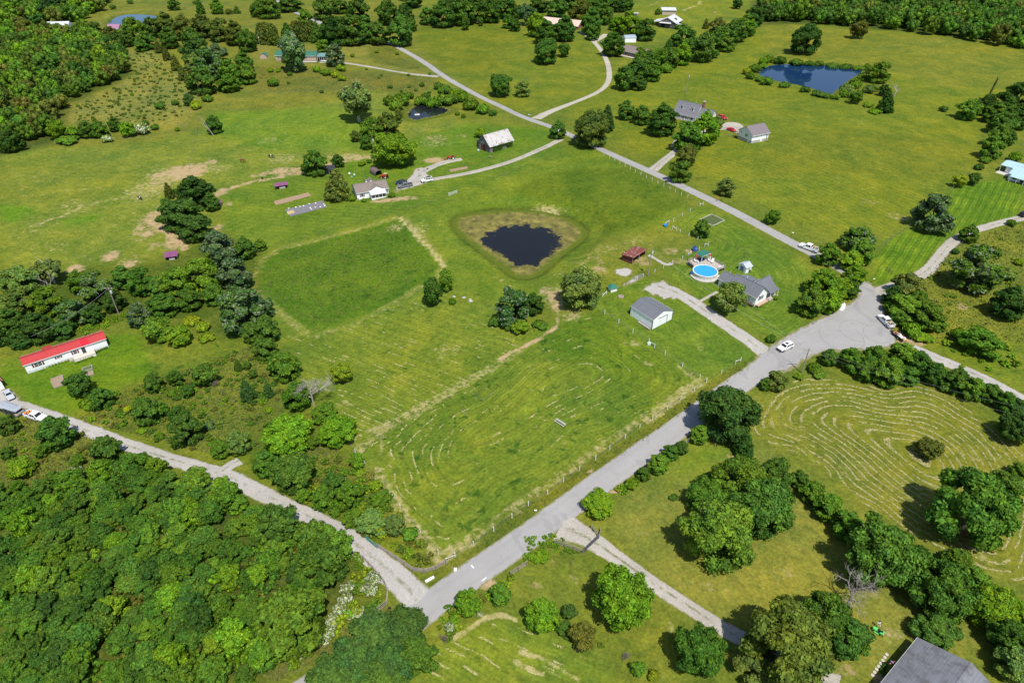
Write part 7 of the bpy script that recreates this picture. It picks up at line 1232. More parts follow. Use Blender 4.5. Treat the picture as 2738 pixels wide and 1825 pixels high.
# pale blue roofed house at the right edge
Zr = (2630, 400, 8.96)
h, L = frame(Z(Zr, 330, 528), Z(Zr, 490, 572), 'house', 'white house with pale blue metal roof at the right edge', 'house'); 
A0 = P(*Z(Zr, 330, 528)); WY = 7.5
m = MB(); m.box(2.0, 9, 1.6, 8, -.3, 2.7); m.build('wall', WHITE, h); shed_roof(h, [(-.2, 1.0, 2.6), (9, 1.0, 2.6), (9, 5.2, 3.5), (-.2, 5.2, 3.5)], .12, BLUEM, 'wing_roof'); shed_roof(h, [(-.2, 5.2, 3.5), (9, 5.2, 3.5), (9, 9, 2.7), (-.2, 9, 2.7)], .12, BLUEM, 'wing_roof')
m = MB(); m.box(-.1, 5.4, -2.0, 1.5, -.3, .12); m.build('side_patio', CONCR, h)
for x in (.1, 3): m = MB(); m.box(x - .07, x + .07, 1.1, 1.24, -.3, 2.65); m.build('wing_post', TRIM, h)
gable(h, 6.2, 18, -6.0, 3.2, 2.9, 4.8, 'x', WHITE, BLUEM, .4, .35, name='main_wall', rname='main_roof'); shed_roof(h, [(7.2, -8.2, 2.35), (18, -8.2, 2.35), (18, -6.1, 2.85), (7.2, -6.1, 2.85)], .1, BLUEM, 'porch_roof'); m = MB(); m.box(7.2, 18, -8.2, -6.02, -.3, .3); m.build('porch_floor', CONCR, h)
for i in range(4): x = 7.4 + i * 2.6; m = MB(); m.box(x - .08, x + .08, -8.1, -7.94, .3, 2.4); m.build('porch_post', TRIM, h)
fy = fmap('-y', 6.2, 18, -6.0, 3.2); window(h, fy, 1.4, .9, 2.0, 1.4); window(h, fy, 4.4, .4, 2.0, 1.9); m = MB(); m.box(9.4, 11.8, 2.6, 7, 2.8, 4.4); m.build('gable_link', BLUEM, h)
# grey shingle house at the bottom right
A = P(2381.6, 1790.8, 2.7); B = P(2451.4, 1704, 2.7); Cc = P(2612, 1751, 2.7); d = (B - A); ang = math.atan2(d.y, d.x); h = thing('house', 'house with large weathered grey shingle roof at the bottom', 'house', (A.x, A.y, gzf(A.x, A.y)), ang); L = math.hypot(d.x, d.y)
Cp = P(2612, 1751, 5.4); v = Cp - A; HQ = abs(-math.sin(ang) * v.x + math.cos(ang) * v.y); XC = math.cos(ang) * v.x + math.sin(ang) * v.y; print('half', HQ, L, XC)
gable(h, -12, min(L, XC), -2 * HQ + .5, -.5, 2.75, 5.3, 'x', BRICK, SHINGD, .5, .4); rf = h
m = MB(); m.hexa([(L * .35, -.9, 3.0), (L + .02, -.02, 2.78), (L + .02, -HQ * .7, 4.2), (L * .1, -HQ * .9, 5.2)], [(L * .35, -.9, 3.06), (L + .02, -.02, 2.84), (L + .02, -HQ * .7, 4.26), (L * .1, -HQ * .9, 5.26)])
for (x, y, z) in ((L * .35, -HQ - 1.6, 4.75), (L * .1, -HQ - 2.4, 4.5)): m = MB(); m.tube((x, y, z - .4), (x, y, z + .45), .13, .13, 8); m.build('vent_pipe', STEEL, rf)
m = MB(); m.lathe([(.32, 0), (.32, .3), (.05, .42)], 10, (-.1 * L, -HQ - 1.2, 4.8)); m.build('turbine_vent', TRIM, rf)
# flag on the house corner
fp = P(*Z((2330, 1680, 3.294), 195, 300), 2.0); fl = thing('flag', 'striped flag on a short pole at the grey roofed house', 'flag', (fp.x, fp.y, fp.z + 1.6)); m = MB(); m.tube((1.1, -.5, -.4), (-.5, .2, .75), .025, .025, 6); m.build('pole', TRIM, fl); RD = M('flag red', (.55, .02, .04), .8, .1); NB = M('flag blue', (.03, .04, .18), .8, .1)
for k in range(7): m = MB(); z = .62 - k * .13; m.box(-.45, .65, .18 + .02 * math.sin(k), .2 + .02 * math.sin(k), z - .13, z); m.build('stripe', RD if k % 2 == 0 else TRIM, fl)
m = MB(); m.box(-.46, -.02, .165, .215, .12, .63); m.build('canton', NB, fl)
for k in range(14): q = Z((2330, 1680, 3.294), 70 + 6 * max(0, 5 - k) * 1.2 + max(0, k - 3) * 13, 320 + k * 14); T('px', q[0] + 4, q[1], 13, 12, 'b', 'm', '%s clipped hedge plant from the top by the grey roofed house' % ORD[k], None, 'shrub')
for k in range(8): q = Z((2330, 1680, 3.294), 135 - k * 18, 225 + k * 26); p = P(*q); m = MB(); m.lathe([(.30, -.05), (.30, .06), (.25, .09)], 9); o = m.build('stepping_stone', CONCR); o.location = p; tag(o, '%s round stepping stone from the house flag' % ORD[k], 'stone', 'stepping stones by the house')
# ------------------------------------------------------------------ vehicles
TYRE = M('tyre rubber', (.02, .02, .021), .85, .2, 6); RIM = M('wheel rim', (.45, .45, .46), .35, .1, 4, metal=.6); HEADL = M('lamp lens', (.7, .7, .72), .15, .05, spec=.6); TAIL = M('tail lamp', (.35, .015, .015), .25, .1); VGLASS = M('tinted glass', (.015, .018, .022), .06, .1, spec=.7, bmp=0); BLK = M('black plastic', (.025, .025, .027), .6, .15)
def paint(name, c): 
    m = M(name, c, .28, .03, 1, spec=.5, bmp=0); return m
def loft(secs):
    """secs: (x, halfwidth_low, z_low, halfwidth_top, z_top)"""
    mb = MB(); vs = []; fs = []
    for x, wl, zl, wt, zt in secs: vs += [(x, -wl, zl), (x, -wt * 1.0, zl + (zt - zl) * .55), (x, -wt * .93, zt), (x, wt * .93, zt), (x, wt * 1.0, zl + (zt - zl) * .55), (x, wl, zl)]
    n = len(secs)
    for i in range(n - 1):
        for k in range(6): a = i * 6 + k; b = i * 6 + (k + 1) % 6; fs.append((a, b, b + 6, a + 6))
    fs.append(tuple(range(5, -1, -1))); fs.append(tuple(range((n - 1) * 6, n * 6))); mb.add(vs, fs); return mb
def wheels(t, xs, yw, r):
    for x in xs:
        for s in (-1, 1):
            m = MB(); m.tube((x, s * (yw - .12), r), (x, s * (yw + .11), r), r, r, 16); wl = m.build('wheel', TYRE, t); m2 = MB(); m2.tube((x, s * (yw - .05), r), (x, s * (yw + .125), r), r * .6, r * .58, 12); m2.build('rim', RIM, wl)
def lamps(t, xf, xr, y, z, zr=None):
    for s in (-1, 1):
        m = MB(); m.box(xf - .08, xf + .03, s * y - .16, s * y + .16, z - .09, z + .09); m.build('headlight', HEADL, t); m = MB(); m.box(xr - .03, xr + .08, s * y - .1, s * y + .1, (zr or z) - .16, (zr or z) + .14); m.build('tail_light', TAIL, t)
def cabin(t, secs_roof, pm, wl_, wt, z0, z1, xa, xb, xc, xd, splits):
    """greenhouse: xa windshield foot, xb roof front, xc roof rear, xd rear foot"""
    b = [(xd, -wl_, z0), (xa, -wl_, z0), (xa, wl_, z0), (xd, wl_, z0)]; tp = [(xc, -wt, z1), (xb, -wt, z1), (xb, wt, z1), (xc, wt, z1)]
    m = MB(); m.hexa(b, tp); m.build('cabin', pm, t, bevel=.04)
    def quad(p, off):
        n = (Vector(p[1]) - Vector(p[0])).cross(Vector(p[3]) - Vector(p[0])).normalized(); c = sum((Vector(q) for q in p), Vector()) / 4
        if n.dot(c - Vector(((xa + xd) / 2, 0, (z0 + z1) / 2))) < 0: n = -n
        a = [Vector(q) + n * off for q in p]; d = [Vector(q) - n * .02 for q in p]; mb = MB(); mb.hexa(d, a); return mb
    def lerp3(a, b_, k): return tuple(a[i] + (b_[i] - a[i]) * k for i in range(3))
    # windscreen, rear window
    for nm, (lo0, lo1, hi0, hi1) in (('windscreen', (b[1], b[2], tp[1], tp[2])), ('rear_window', (b[0], b[3], tp[0], tp[3]))):
        p = [lerp3(lo0, hi0, .12), lerp3(lo1, hi1, .12), lerp3(lo1, hi1, .9), lerp3(lo0, hi0, .9)]; c = [sum(q[i] for q in p) / 4 for i in range(3)]; p = [lerp3(c, q, .88) for q in p]; quad(p, .012).build(nm, VGLASS, t)
    for s in (-1, 1):
        for k0, k1 in splits:
            def side(k, h): lo = (xd + (xa - xd) * k, s * wl_, z0); hi = (xc + (xb - xc) * k, s * wt, z1); return lerp3(lo, hi, h)
            quad([side(k0, .16), side(k1, .16), side(k1, .86), side(k0, .86)], .012).build('side_window', VGLASS, t)
def pickup(px, rz, pm, label, scale=1.0, cargo=None, name='pickup_truck'):
    p = P(*px); t = thing(name, label, 'pickup truck', p + Vector((0, 0, .05)), rz); t.scale = (scale,) * 3; w_ = .98
    loft([(2.95, w_ * .78, .55, w_ * .80, .98), (2.75, w_ * .95, .45, w_ * .97, 1.06), (1.55, w_, .42, w_, 1.14), (.9, w_, .4, w_, 1.16), (-2.75, w_, .45, w_, 1.14), (-2.9, w_ * .95, .52, w_ * .96, 1.1)]).build('body', pm, t, bevel=.03)
    cabin(t, None, pm, w_ * .95, w_ * .78, 1.12, 1.9, 1.55, .75, -.75, -.98, ((.12, .46), (.50, .80)))
    m = MB(); m.box(-2.78, -1.08, -w_ * .82, w_ * .82, 1.1, 1.16); m.build('bed_floor', BLK, t)
    for s in (-1, 1): m = MB(); m.box(-2.85, -1.0, s * w_ * .92 - .06, s * w_ * .92 + .06, 1.1, 1.36); m.build('bed_side', pm, t, bevel=.02)
    m = MB(); m.box(-2.92, -2.82, -w_ * .86, w_ * .86, .75, 1.36); m.build('tailgate', pm, t); m = MB(); m.box(2.86, 3.02, -w_ * .86, w_ * .86, .45, .68); m.build('front_bumper', BLK, t); m = MB(); m.box(-3.06, -2.9, -w_ * .86, w_ * .86, .5, .68); m.build('rear_bumper', RIM, t); m = MB(); m.box(2.93, 2.99, -.5, .5, .7, .96); m.build('grille', BLK, t)
    for s in (-1, 1): m = MB(); m.box(1.15, 1.35, s * (w_ + .12) - .1, s * (w_ + .12) + .1, 1.2, 1.4); m.build('mirror', BLK, t)
    wheels(t, (1.95, -1.85), w_ - .06, .40); lamps(t, 2.93, -2.95, w_ * .78, .86, 1.0)
    if cargo: cargo(t)
    return t
def suv(px, rz, pm, label, boxy=False, scale=1.0):
    p = P(*px); t = thing('suv', label, 'suv', p + Vector((0, 0, .05)), rz); t.scale = (scale,) * 3; w_ = .94
    loft([(2.35, w_ * .8, .5, w_ * .82, .9), (2.15, w_ * .95, .42, w_ * .97, 1.0), (1.0, w_, .38, w_, 1.08), (-2.2, w_, .4, w_, 1.08), (-2.38, w_ * .94, .5, w_ * .95, 1.04)]).build('body', pm, t, bevel=.035)
    if boxy: cabin(t, None, pm, w_ * .94, w_ * .82, 1.05, 1.85, .85, .6, -2.2, -2.3, ((.05, .28), (.33, .60), (.65, .93)))
    else: cabin(t, None, pm, w_ * .94, w_ * .78, 1.05, 1.74, 1.1, .4, -1.95, -2.25, ((.06, .26), (.30, .57), (.61, .90)))
    if boxy: m = MB(); m.box(-1.9, .45, -.62, .62, 1.84, 1.87); m.build('roof_panel', BLK, t); m = MB(); m.tube((-2.42, 0, 1.1), (-2.6, 0, 1.1), .38, .38, 14); m.build('spare_wheel', TYRE, t)
    else: m = MB(); m.box(-.7, .15, -.4, .4, 1.735, 1.755); m.build('sunroof', VGLASS, t)
    m = MB(); m.box(2.3, 2.42, -w_ * .85, w_ * .85, .42, .62); m.build('front_bumper', BLK, t); m = MB(); m.box(-2.45, -2.34, -w_ * .85, w_ * .85, .45, .62); m.build('rear_bumper', BLK, t)
    for s in (-1, 1): m = MB(); m.box(.75, .93, s * (w_ + .1) - .09, s * (w_ + .1) + .09, 1.12, 1.27); m.build('mirror', pm, t)
    wheels(t, (1.45, -1.4), w_ - .06, .38); lamps(t, 2.33, -2.4, w_ * .75, .82, .95); return t
def sedan(px, rz, pm, label, scale=1.0):
    p = P(*px); t = thing('car', label, 'car', p + Vector((0, 0, .05)), rz); t.scale = (scale,) * 3; w_ = .9
    loft([(2.4, w_ * .72, .42, w_ * .75, .68), (2.15, w_ * .93, .34, w_ * .95, .82), (1.0, w_, .3, w_, .94), (-1.6, w_, .3, w_, .97), (-2.25, w_ * .95, .38, w_ * .94, .93), (-2.4, w_ * .85, .45, w_ * .85, .86)]).build('body', pm, t, bevel=.035)
    cabin(t, None, pm, w_ * .92, w_ * .68, .93, 1.42, 1.05, .25, -1.0, -1.75, ((.14, .46), (.50, .84)))
    m = MB(); m.box(2.3, 2.44, -w_ * .75, w_ * .75, .36, .5); m.build('front_bumper', BLK, t)
    for s in (-1, 1): m = MB(); m.box(.7, .86, s * (w_ + .08) - .08, s * (w_ + .08) + .08, .95, 1.07); m.build('mirror', pm, t)
    wheels(t, (1.42, -1.38), w_ - .06, .33); lamps(t, 2.33, -2.42, w_ * .72, .66, .78); return t
PW = paint('white car paint', (.78, .78, .78)); PS = paint('silver car paint', (.42, .44, .48)); PG = paint('grey car paint', (.16, .165, .18)); PN = paint('navy car paint', (.02, .035, .06)); PRD = paint('red car paint', (.50, .012, .03)); PK = paint('black car paint', (.012, .014, .018))
ORANGE = M('orange plastic', (.75, .22, .02), .6, .1); TANC = M('cardboard tan', (.45, .32, .18), .9, .15)
def heading(a, b): A, B = P(*a), P(*b); return math.atan2((B - A).y, (B - A).x)
def load_boxes(t):
    for i, (x, y, s, mt) in enumerate(((-1.5, -.3, .3, TANC), (-1.9, .25, .28, TANC), (-2.3, -.2, .25, RIM))): m = MB(); m.box(x - s, x + s, y - s, y + s, 1.16, 1.16 + s * 1.3); m.build('cargo_box', mt, t)
def load_barrels(t):
    for i, (x, y) in enumerate(((-1.6, -.4), (-2.0, .1), (-2.4, -.45), (-1.5, .4))): m = MB(); m.lathe([(.22, 1.16), (.25, 1.4), (.2, 1.62)], 10, (x, y, 0)); m.build('orange_drum', ORANGE, t)
Z6 = (2080, 620, 4.61)
pickup(Z(Z6, 375, 218), heading(Z(Z6, 470, 255), Z(Z6, 280, 180)), PW, 'white crew cab pickup driving on the narrow road', 1.08, load_boxes)
pickup(Z(Z6, 1320, 1125), heading(Z(Z6, 1390, 1195), Z(Z6, 1225, 1030)), PW, 'white pickup with a loaded trailer at the turnaround', 1.0, load_boxes)
suv(Z(Z6, 85, 1440), heading((2110, 925), (2083, 938)), PW, 'white suv parked at the gravel drive mouth', False, 1.0)
suv(Z(Z3b, 1575, 560), heading(Z(Z3b, 1650, 560), Z(Z3b, 1490, 595)), PW, 'white boxy suv with black top on the gravel', True, 1.0)
pickup(Z(Z3b, 1200, 655), heading(Z(Z3b, 1310, 640), Z(Z3b, 1110, 680)), PG, 'grey crew cab pickup by the ranch house', 1.0)
sedan(Z(Z3b, 1130, 590), heading(Z(Z3b, 1240, 575), Z(Z3b, 1040, 610)), PN, 'dark blue car behind the grey pickup', 1.0)
pickup(Z(Z4, 1170, 610), heading(Z(Z4, 1070, 575), Z(Z4, 1280, 640)), PRD, 'red pickup behind the dormered house', 1.0)
sedan(Z(Z4, 1375, 865), heading(Z(Z4, 1300, 850), Z(Z4, 1420, 880)), PRD, 'red car on the concrete pad by the white garage', 1.0)
sedan((1611, 117), R(60), PW, 'white car under the trees by the tan drive', 1.05)
pickup((871, 165.5), R(180), PW, 'white pickup outside the carport', 1.0)
sedan(Z((0, 1030, 8.15), 215, 240), heading(Z((0, 1030, 8.15), 130, 110), Z((0, 1030, 8.15), 270, 330)), PS, 'silver car parked at the left edge garage', 1.0)
pickup(Z((0, 1030, 8.15), 800, 715), heading(Z((0, 1030, 8.15), 600, 660), Z((0, 1030, 8.15), 940, 760)), PW, 'white pickup with orange drums towing a covered trailer', 1.0, load_barrels)
suv((2737, 577), heading((2700, 590), (2740, 575)), PK, 'black suv cut by the right edge on the two track', False, 1.0)
# utility trailer behind the turnaround pickup
Zt = (2330, 830, 6.89)
p = P(*Z(Zt, 510, 505)); t = thing('utility_trailer', 'low open trailer loaded with mowers and debris', 'trailer', p + Vector((0, 0, .05)), heading(Z(Zt, 640, 600), Z(Zt, 340, 370))); m = MB(); m.box(-2.1, 2.1, -.9, .9, .5, .6); m.build('trailer_bed', TANC, t)
for s in (-1, 1): m = MB(); m.box(-2.1, 2.1, s * .92 - .03, s * .92 + .03, .5, .95); m.build('side_rail', BLK, t)
m = MB(); m.hexa([(2.1, -.6, .45), (3.4, -.06, .45), (3.4, .06, .45), (2.1, .6, .45)], [(2.1, -.6, .55), (3.4, -.06, .55), (3.4, .06, .55), (2.1, .6, .55)]); m.build('tow_bar', BLK, t); wheels(t, (-.4,), .98, .33)
for i, (x, y, sx, sy, h_, mt) in enumerate(((1.5, 0, .3, .35, .35, TAIL), (.8, .3, .4, .3, .5, RIM), (.5, -.4, .35, .3, .4, PW), (-.3, .1, .5, .5, .3, TRIM), (-1.2, -.3, .35, .3, .35, TRIM), (-1.6, .3, .3, .3, .3, TANC))): m = MB(); m.hexa([(x - sx, y - sy, .6), (x + sx, y - sy * .8, .6), (x + sx * .9, y + sy, .6), (x - sx, y + sy * .7, .6)], [(x - sx * .6, y - sy * .7, .6 + h_), (x + sx * .7, y - sy * .5, .6 + h_ * .8), (x + sx * .5, y + sy * .6, .6 + h_ * .9), (x - sx * .7, y + sy * .5, .6 + h_)]); m.build('load_item', mt, t)
# covered trailer
Zc = (0, 1030, 8.15); p = P(*Z(Zc, 290, 600)); t = thing('covered_trailer', 'trailer under a grey tarpaulin hood behind the white pickup', 'trailer', p + Vector((0, 0, .05)), heading(Z(Zc, 130, 560), Z(Zc, 430, 660))); m = MB(); m.box(-3.0, 3.0, -1.1, 1.1, .5, .62); m.build('trailer_bed', RAILW, t); TARP = M('grey tarpaulin', (.30, .33, .38), .55, .2, .8)
m = MB(); m.profx([(-1.15, 2.2), (-.6, 2.5), (.6, 2.5), (1.15, 2.2), (1.15, 2.14), (.6, 2.44), (-.6, 2.44), (-1.15, 2.14)], -3.0, 2.2); m.build('hood', TARP, t); m = MB(); m.hexa([(2.2, -1.15, 2.1), (3.0, -.9, 1.9), (3.0, .9, 1.9), (2.2, 1.15, 2.1)], [(2.2, -1.1, 2.46), (3.0, -.85, 2.0), (3.0, .85, 2.0), (2.2, 1.1, 2.46)]); m.build('hood_front', TARP, t)
for s in (-1, 1):
    m = MB(); m.box(-3.0, 2.4, s * 1.1 - .02, s * 1.1 + .02, .62, 1.7); m.build('mesh_side', BLK, t)
    for x in (-2.9, -1.2, .5, 2.2): m = MB(); m.tube((x, s * 1.12, .6), (x, s * 1.12, 2.2), .04, .04, 6); m.build('hoop_post', STEEL, t)
wheels(t, (-.3, -1.1), 1.05, .34); m = MB(); m.box(3.0, 3.9, -.06, .06, .48, .58); m.build('tow_bar', BLK, t); m = MB(); m.box(2.2, 3.0, -1.1, 1.1, .62, 1.0); m.build('front_gate', RAILW, t)
# ------------------------------------------------------------------ tractor and garden machine
def tractor(px, rz, label, scale=1.0, body=None, canopy=None):
    body = body or M('tractor red', (.38, .05, .03), .5, .12, 2); p = P(*px); t = thing('tractor', label, 'tractor', p, rz); t.scale = (scale,) * 3; m = MB(); m.box(.1, 1.9, -.32, .32, .75, 1.35); m.build('hood', body, t, bevel=.06); m = MB(); m.box(-.9, .2, -.3, .3, .6, .95); m.build('gearbox', BLK, t); m = MB(); m.box(-.8, -.35, -.28, .28, 1.05, 1.2); m.build('seat', BLK, t); m = MB(); m.box(-.85, -.75, -.28, .28, 1.15, 1.6); m.build('seat_back', BLK, t)
    for s in (-1, 1):
        m = MB(); m.tube((-.6, s * .55, .68), (-.6, s * .95, .68), .68, .68, 18); wl = m.build('rear_wheel', TYRE, t); m = MB(); m.tube((-.6, s * .6, .68), (-.6, s * .97, .68), .36, .36, 12); m.build('rim', TRIM, wl); m = MB(); m.tube((1.5, s * .45, .4), (1.5, s * .7, .4), .4, .4, 14); wl = m.build('front_wheel', TYRE, t); m = MB(); m.tube((1.5, s * .5, .4), (1.5, s * .72, .4), .2, .2, 10); m.build('rim', TRIM, wl)
        m = MB(); m.box(-1.2, .05, s * .72 - .22, s * .72 + .22, 1.36, 1.42); m.build('fender', body, t); m = MB(); m.path([(.6, s * .4, .9), (1.6, s * .5, 1.3), (2.7, s * .45, .35)], .06); m.build('loader_arm', body, t)
    m = MB(); m.tube((.1, 0, 1.2), (-.15, 0, 1.55), .03, .03, 5); m.lathe([(.2, 0), (.2, .04)], 10, (-.17, 0, 1.55)); m.build('steering_wheel', BLK, t); m = MB(); m.tube((1.3, .2, 1.3), (1.3, .2, 1.95), .04, .04, 6); m.build('exhaust', BLK, t); m = MB(); m.hexa([(2.6, -.85, .1), (3.1, -.85, .1), (3.1, .85, .1), (2.6, .85, .1)], [(2.55, -.85, .6), (2.65, -.85, .6), (2.65, .85, .6), (2.55, .85, .6)]); m.build('loader_bucket', body, t)
    if canopy: m = MB(); m.box(-1.2, .5, -.7, .7, 2.2, 2.3); m.build('canopy', canopy, t); m = MB(); m.box(-1.1, -1.0, -.6, .6, 1.0, 2.2); m.build('roll_bar', BLK, t)
    return t
tractor(Z(Z3b, 2010, 170), R(190), 'faded red tractor on the gravel track', 1.05)
tractor(Z(Z3b, 850, 500), R(160), 'small red tractor with tan canopy beside the ranch house', .95, M('bright tractor red', (.5, .03, .02), .5, .1), TANC)
# ------------------------------------------------------------------ figures
def skin_figure(name, joints, edges, root, mats, pick, parent=None, sub=2):
    """one continuous body grown over a skeleton; pick(face centre, normal) -> material index"""
    keys = list(joints); me = bpy.data.meshes.new(name); me.from_pydata([joints[k][:3] for k in keys], [(keys.index(a), keys.index(b)) for a, b in edges], []); o = bpy.data.objects.new(name, me); COL.objects.link(o)
    sk = o.modifiers.new('skin', 'SKIN'); sk.use_smooth_shade = True
    for i, k in enumerate(keys): v = me.skin_vertices[0].data[i]; r = joints[k][3]; v.radius = r if isinstance(r, tuple) else (r, r); v.use_root = (k == root)
    ss = o.modifiers.new('sub', 'SUBSURF'); ss.levels = sub; ss.render_levels = sub
    dg = bpy.context.evaluated_depsgraph_get(); ev = o.evaluated_get(dg); nm = bpy.data.meshes.new_from_object(ev); bpy.data.objects.remove(o)
    for m in mats: nm.materials.append(m)
    for pl in nm.polygons: pl.material_index = pick(pl.center, pl.normal); pl.use_smooth = True
    ob = bpy.data.objects.new(name, nm); COL.objects.link(ob)
    if parent: ob.parent = parent
    return ob
SKIN = M('skin', (.45, .26, .18), .6, .05)
def person(px, rz, label, top, trousers, hair, arms='walk', hat=None):
    p = P(*px); t = thing('person', label, 'person', p + Vector((0, 0, .05)), rz); fw = .22
    J = {'pel': (0, 0, .98, (.15, .12)), 'bel': (0, 0, 1.12, (.14, .11)), 'che': (0, .01, 1.32, (.17, .12)), 'nec': (0, .02, 1.5, .06), 'hd': (0, .04, 1.60, (.085, .095)), 'top': (0, .03, 1.72, (.08, .09))}
    E = [('pel', 'bel'), ('bel', 'che'), ('che', 'nec'), ('nec', 'hd'), ('hd', 'top')]
    for s, n in ((-1, 'l'), (1, 'r')):
        st = fw * s; J.update({'hip' + n: (s * .1, 0, .92, .095), 'kn' + n: (s * .11, st * .7, .5, .065), 'an' + n: (s * .11, st * 1.0 - .05, .09, .045), 'to' + n: (s * .12, st * 1.0 + .12, .04, .035)}); E += [('pel', 'hip' + n), ('hip' + n, 'kn' + n), ('kn' + n, 'an' + n), ('an' + n, 'to' + n)]
        if arms == 'walk': el, wr = (s * .27, -st * .5, 1.12), (s * .26, -st * .9 + .08, .90)
        else: el, wr = (s * .26, .12, 1.12), (s * .22, .42, 1.02)
        J.update({'sh' + n: (s * .19, .01, 1.42, .065), 'el' + n: (*el, .045), 'wr' + n: (*wr, .034)}); E += [('che', 'sh' + n), ('sh' + n, 'el' + n), ('el' + n, 'wr' + n)]
        W = Vector(wr); dr = (W - Vector(el)).normalized(); J['pa' + n] = (*(W + dr * .07), (.038, .02)); E.append(('wr' + n, 'pa' + n))
        for k in range(4): q = W + dr * (.16 + .012 * (1 - abs(k - 1.5))) + Vector((0, .03 * (k - 1.5) * .7, -.01)) ; J['f%d%s' % (k, n)] = (*q, .009); E.append(('pa' + n, 'f%d%s' % (k, n)))
        q = W + dr * .09 + Vector((-s * .045, .03, 0)); J['th' + n] = (*q, .010); E.append(('wr' + n, 'th' + n))
    def pick(c, n):
        if c.z > 1.50: return 3 if (c.z > 1.68 or (c.y < .0 and c.z > 1.56)) else 2
        if abs(c.x) > .215 and c.z < 1.2: return 2
        if c.z > .98: return 0
        return 4 if c.z < .1 else 1
    skin_figure('body', J, E, 'pel', [top, trousers, SKIN, hair, BLK], pick, t)
    for s in (-1, 1): m = MB(); m.lathe([(.012, 0), (.012, .006)], 6, (s * .035, .128, 1.635)); m.build('eye', BLK, t)
    m = MB(); m.hexa([(-.014, .125, 1.585), (.014, .125, 1.585), (.014, .155, 1.585), (-.014, .155, 1.585)], [(-.008, .12, 1.635), (.008, .12, 1.635), (.008, .13, 1.635), (-.008, .13, 1.635)]); m.build('nose', SKIN, t)
    if hat: m = MB(); m.lathe([(.17, 1.69), (.11, 1.71), (.10, 1.80), (.04, 1.83)], 12, (0, .03, 0)); m.build('cap', hat, t, True)
    return t
CLOTH = lambda n, c: M(n, c, .9, .12, 3)
person((1917.5, 538), heading((1900, 530), (1940, 552)) - math.pi / 2, 'person in an orange shirt walking along the narrow road', CLOTH('orange shirt', (.75, .16, .05)), CLOTH('blue jeans', (.10, .13, .22)), M('dark hair', (.03, .02, .015), .8, .1), 'walk', CLOTH('red cap', (.4, .02, .02)))
person(Z((2310, 1640, 22.4), 770, 770), heading(Z((2310, 1640, 22.4), 770, 770), Z((2310, 1640, 22.4), 830, 1080)) - math.pi / 2, 'person in a white shirt and dark trousers on the dry lawn', CLOTH('white shirt', (.75, .76, .80)), CLOTH('dark trousers', (.03, .03, .05)), MATS['dark hair'], 'reach', CLOTH('dark cap', (.03, .03, .06)))
p = P(*Z((2310, 1640, 22.4), 835, 1110)); mg = M('mower green', (.10, .55, .12), .45, .08, 2); t = thing('ride_on_mower', 'bright green ride on mower on the dry lawn', 'mower', p, heading(Z((2310, 1640, 22.4), 1000, 1180), Z((2310, 1640, 22.4), 650, 990))); t.scale = (.92,) * 3
m = MB(); m.box(.25, 1.05, -.33, .33, .4, .8); m.build('hood', mg, t, bevel=.06); m = MB(); m.box(-.35, .3, -.4, .4, .3, .42); m.build('footplate', BLK, t); m = MB(); m.box(-.95, -.25, -.45, .45, .35, .72); m.build('rear_fender', mg, t, bevel=.06); m = MB(); m.box(-.6, -.2, -.22, .22, .72, .84); m.build('seat', BLK, t); m = MB(); m.box(-.68, -.6, -.22, .22, .78, 1.12); m.build('seat_back', BLK, t); m = MB(); m.box(-.2, .6, -.6, .6, .12, .28); m.build('mower_deck', mg, t, bevel=.03); m = MB(); m.tube((.3, 0, .75), (.05, 0, 1.0), .025, .025, 6); m.lathe([(.17, 0), (.17, .03)], 10, (.04, 0, 1.0)); m.build('steering_wheel', BLK, t)
for x, r_, yy in ((.8, .2, .42), (-.65, .28, .48)):
    for s in (-1, 1): m = MB(); m.tube((x, s * (yy - .08), r_), (x, s * (yy + .08), r_), r_, r_, 14); wl = m.build('wheel', TYRE, t); m = MB(); m.tube((x, s * yy, r_), (x, s * (yy + .09), r_), r_ * .5, r_ * .5, 10); m.build('rim', M('mower yellow', (.6, .5, .05), .5, .1), wl)
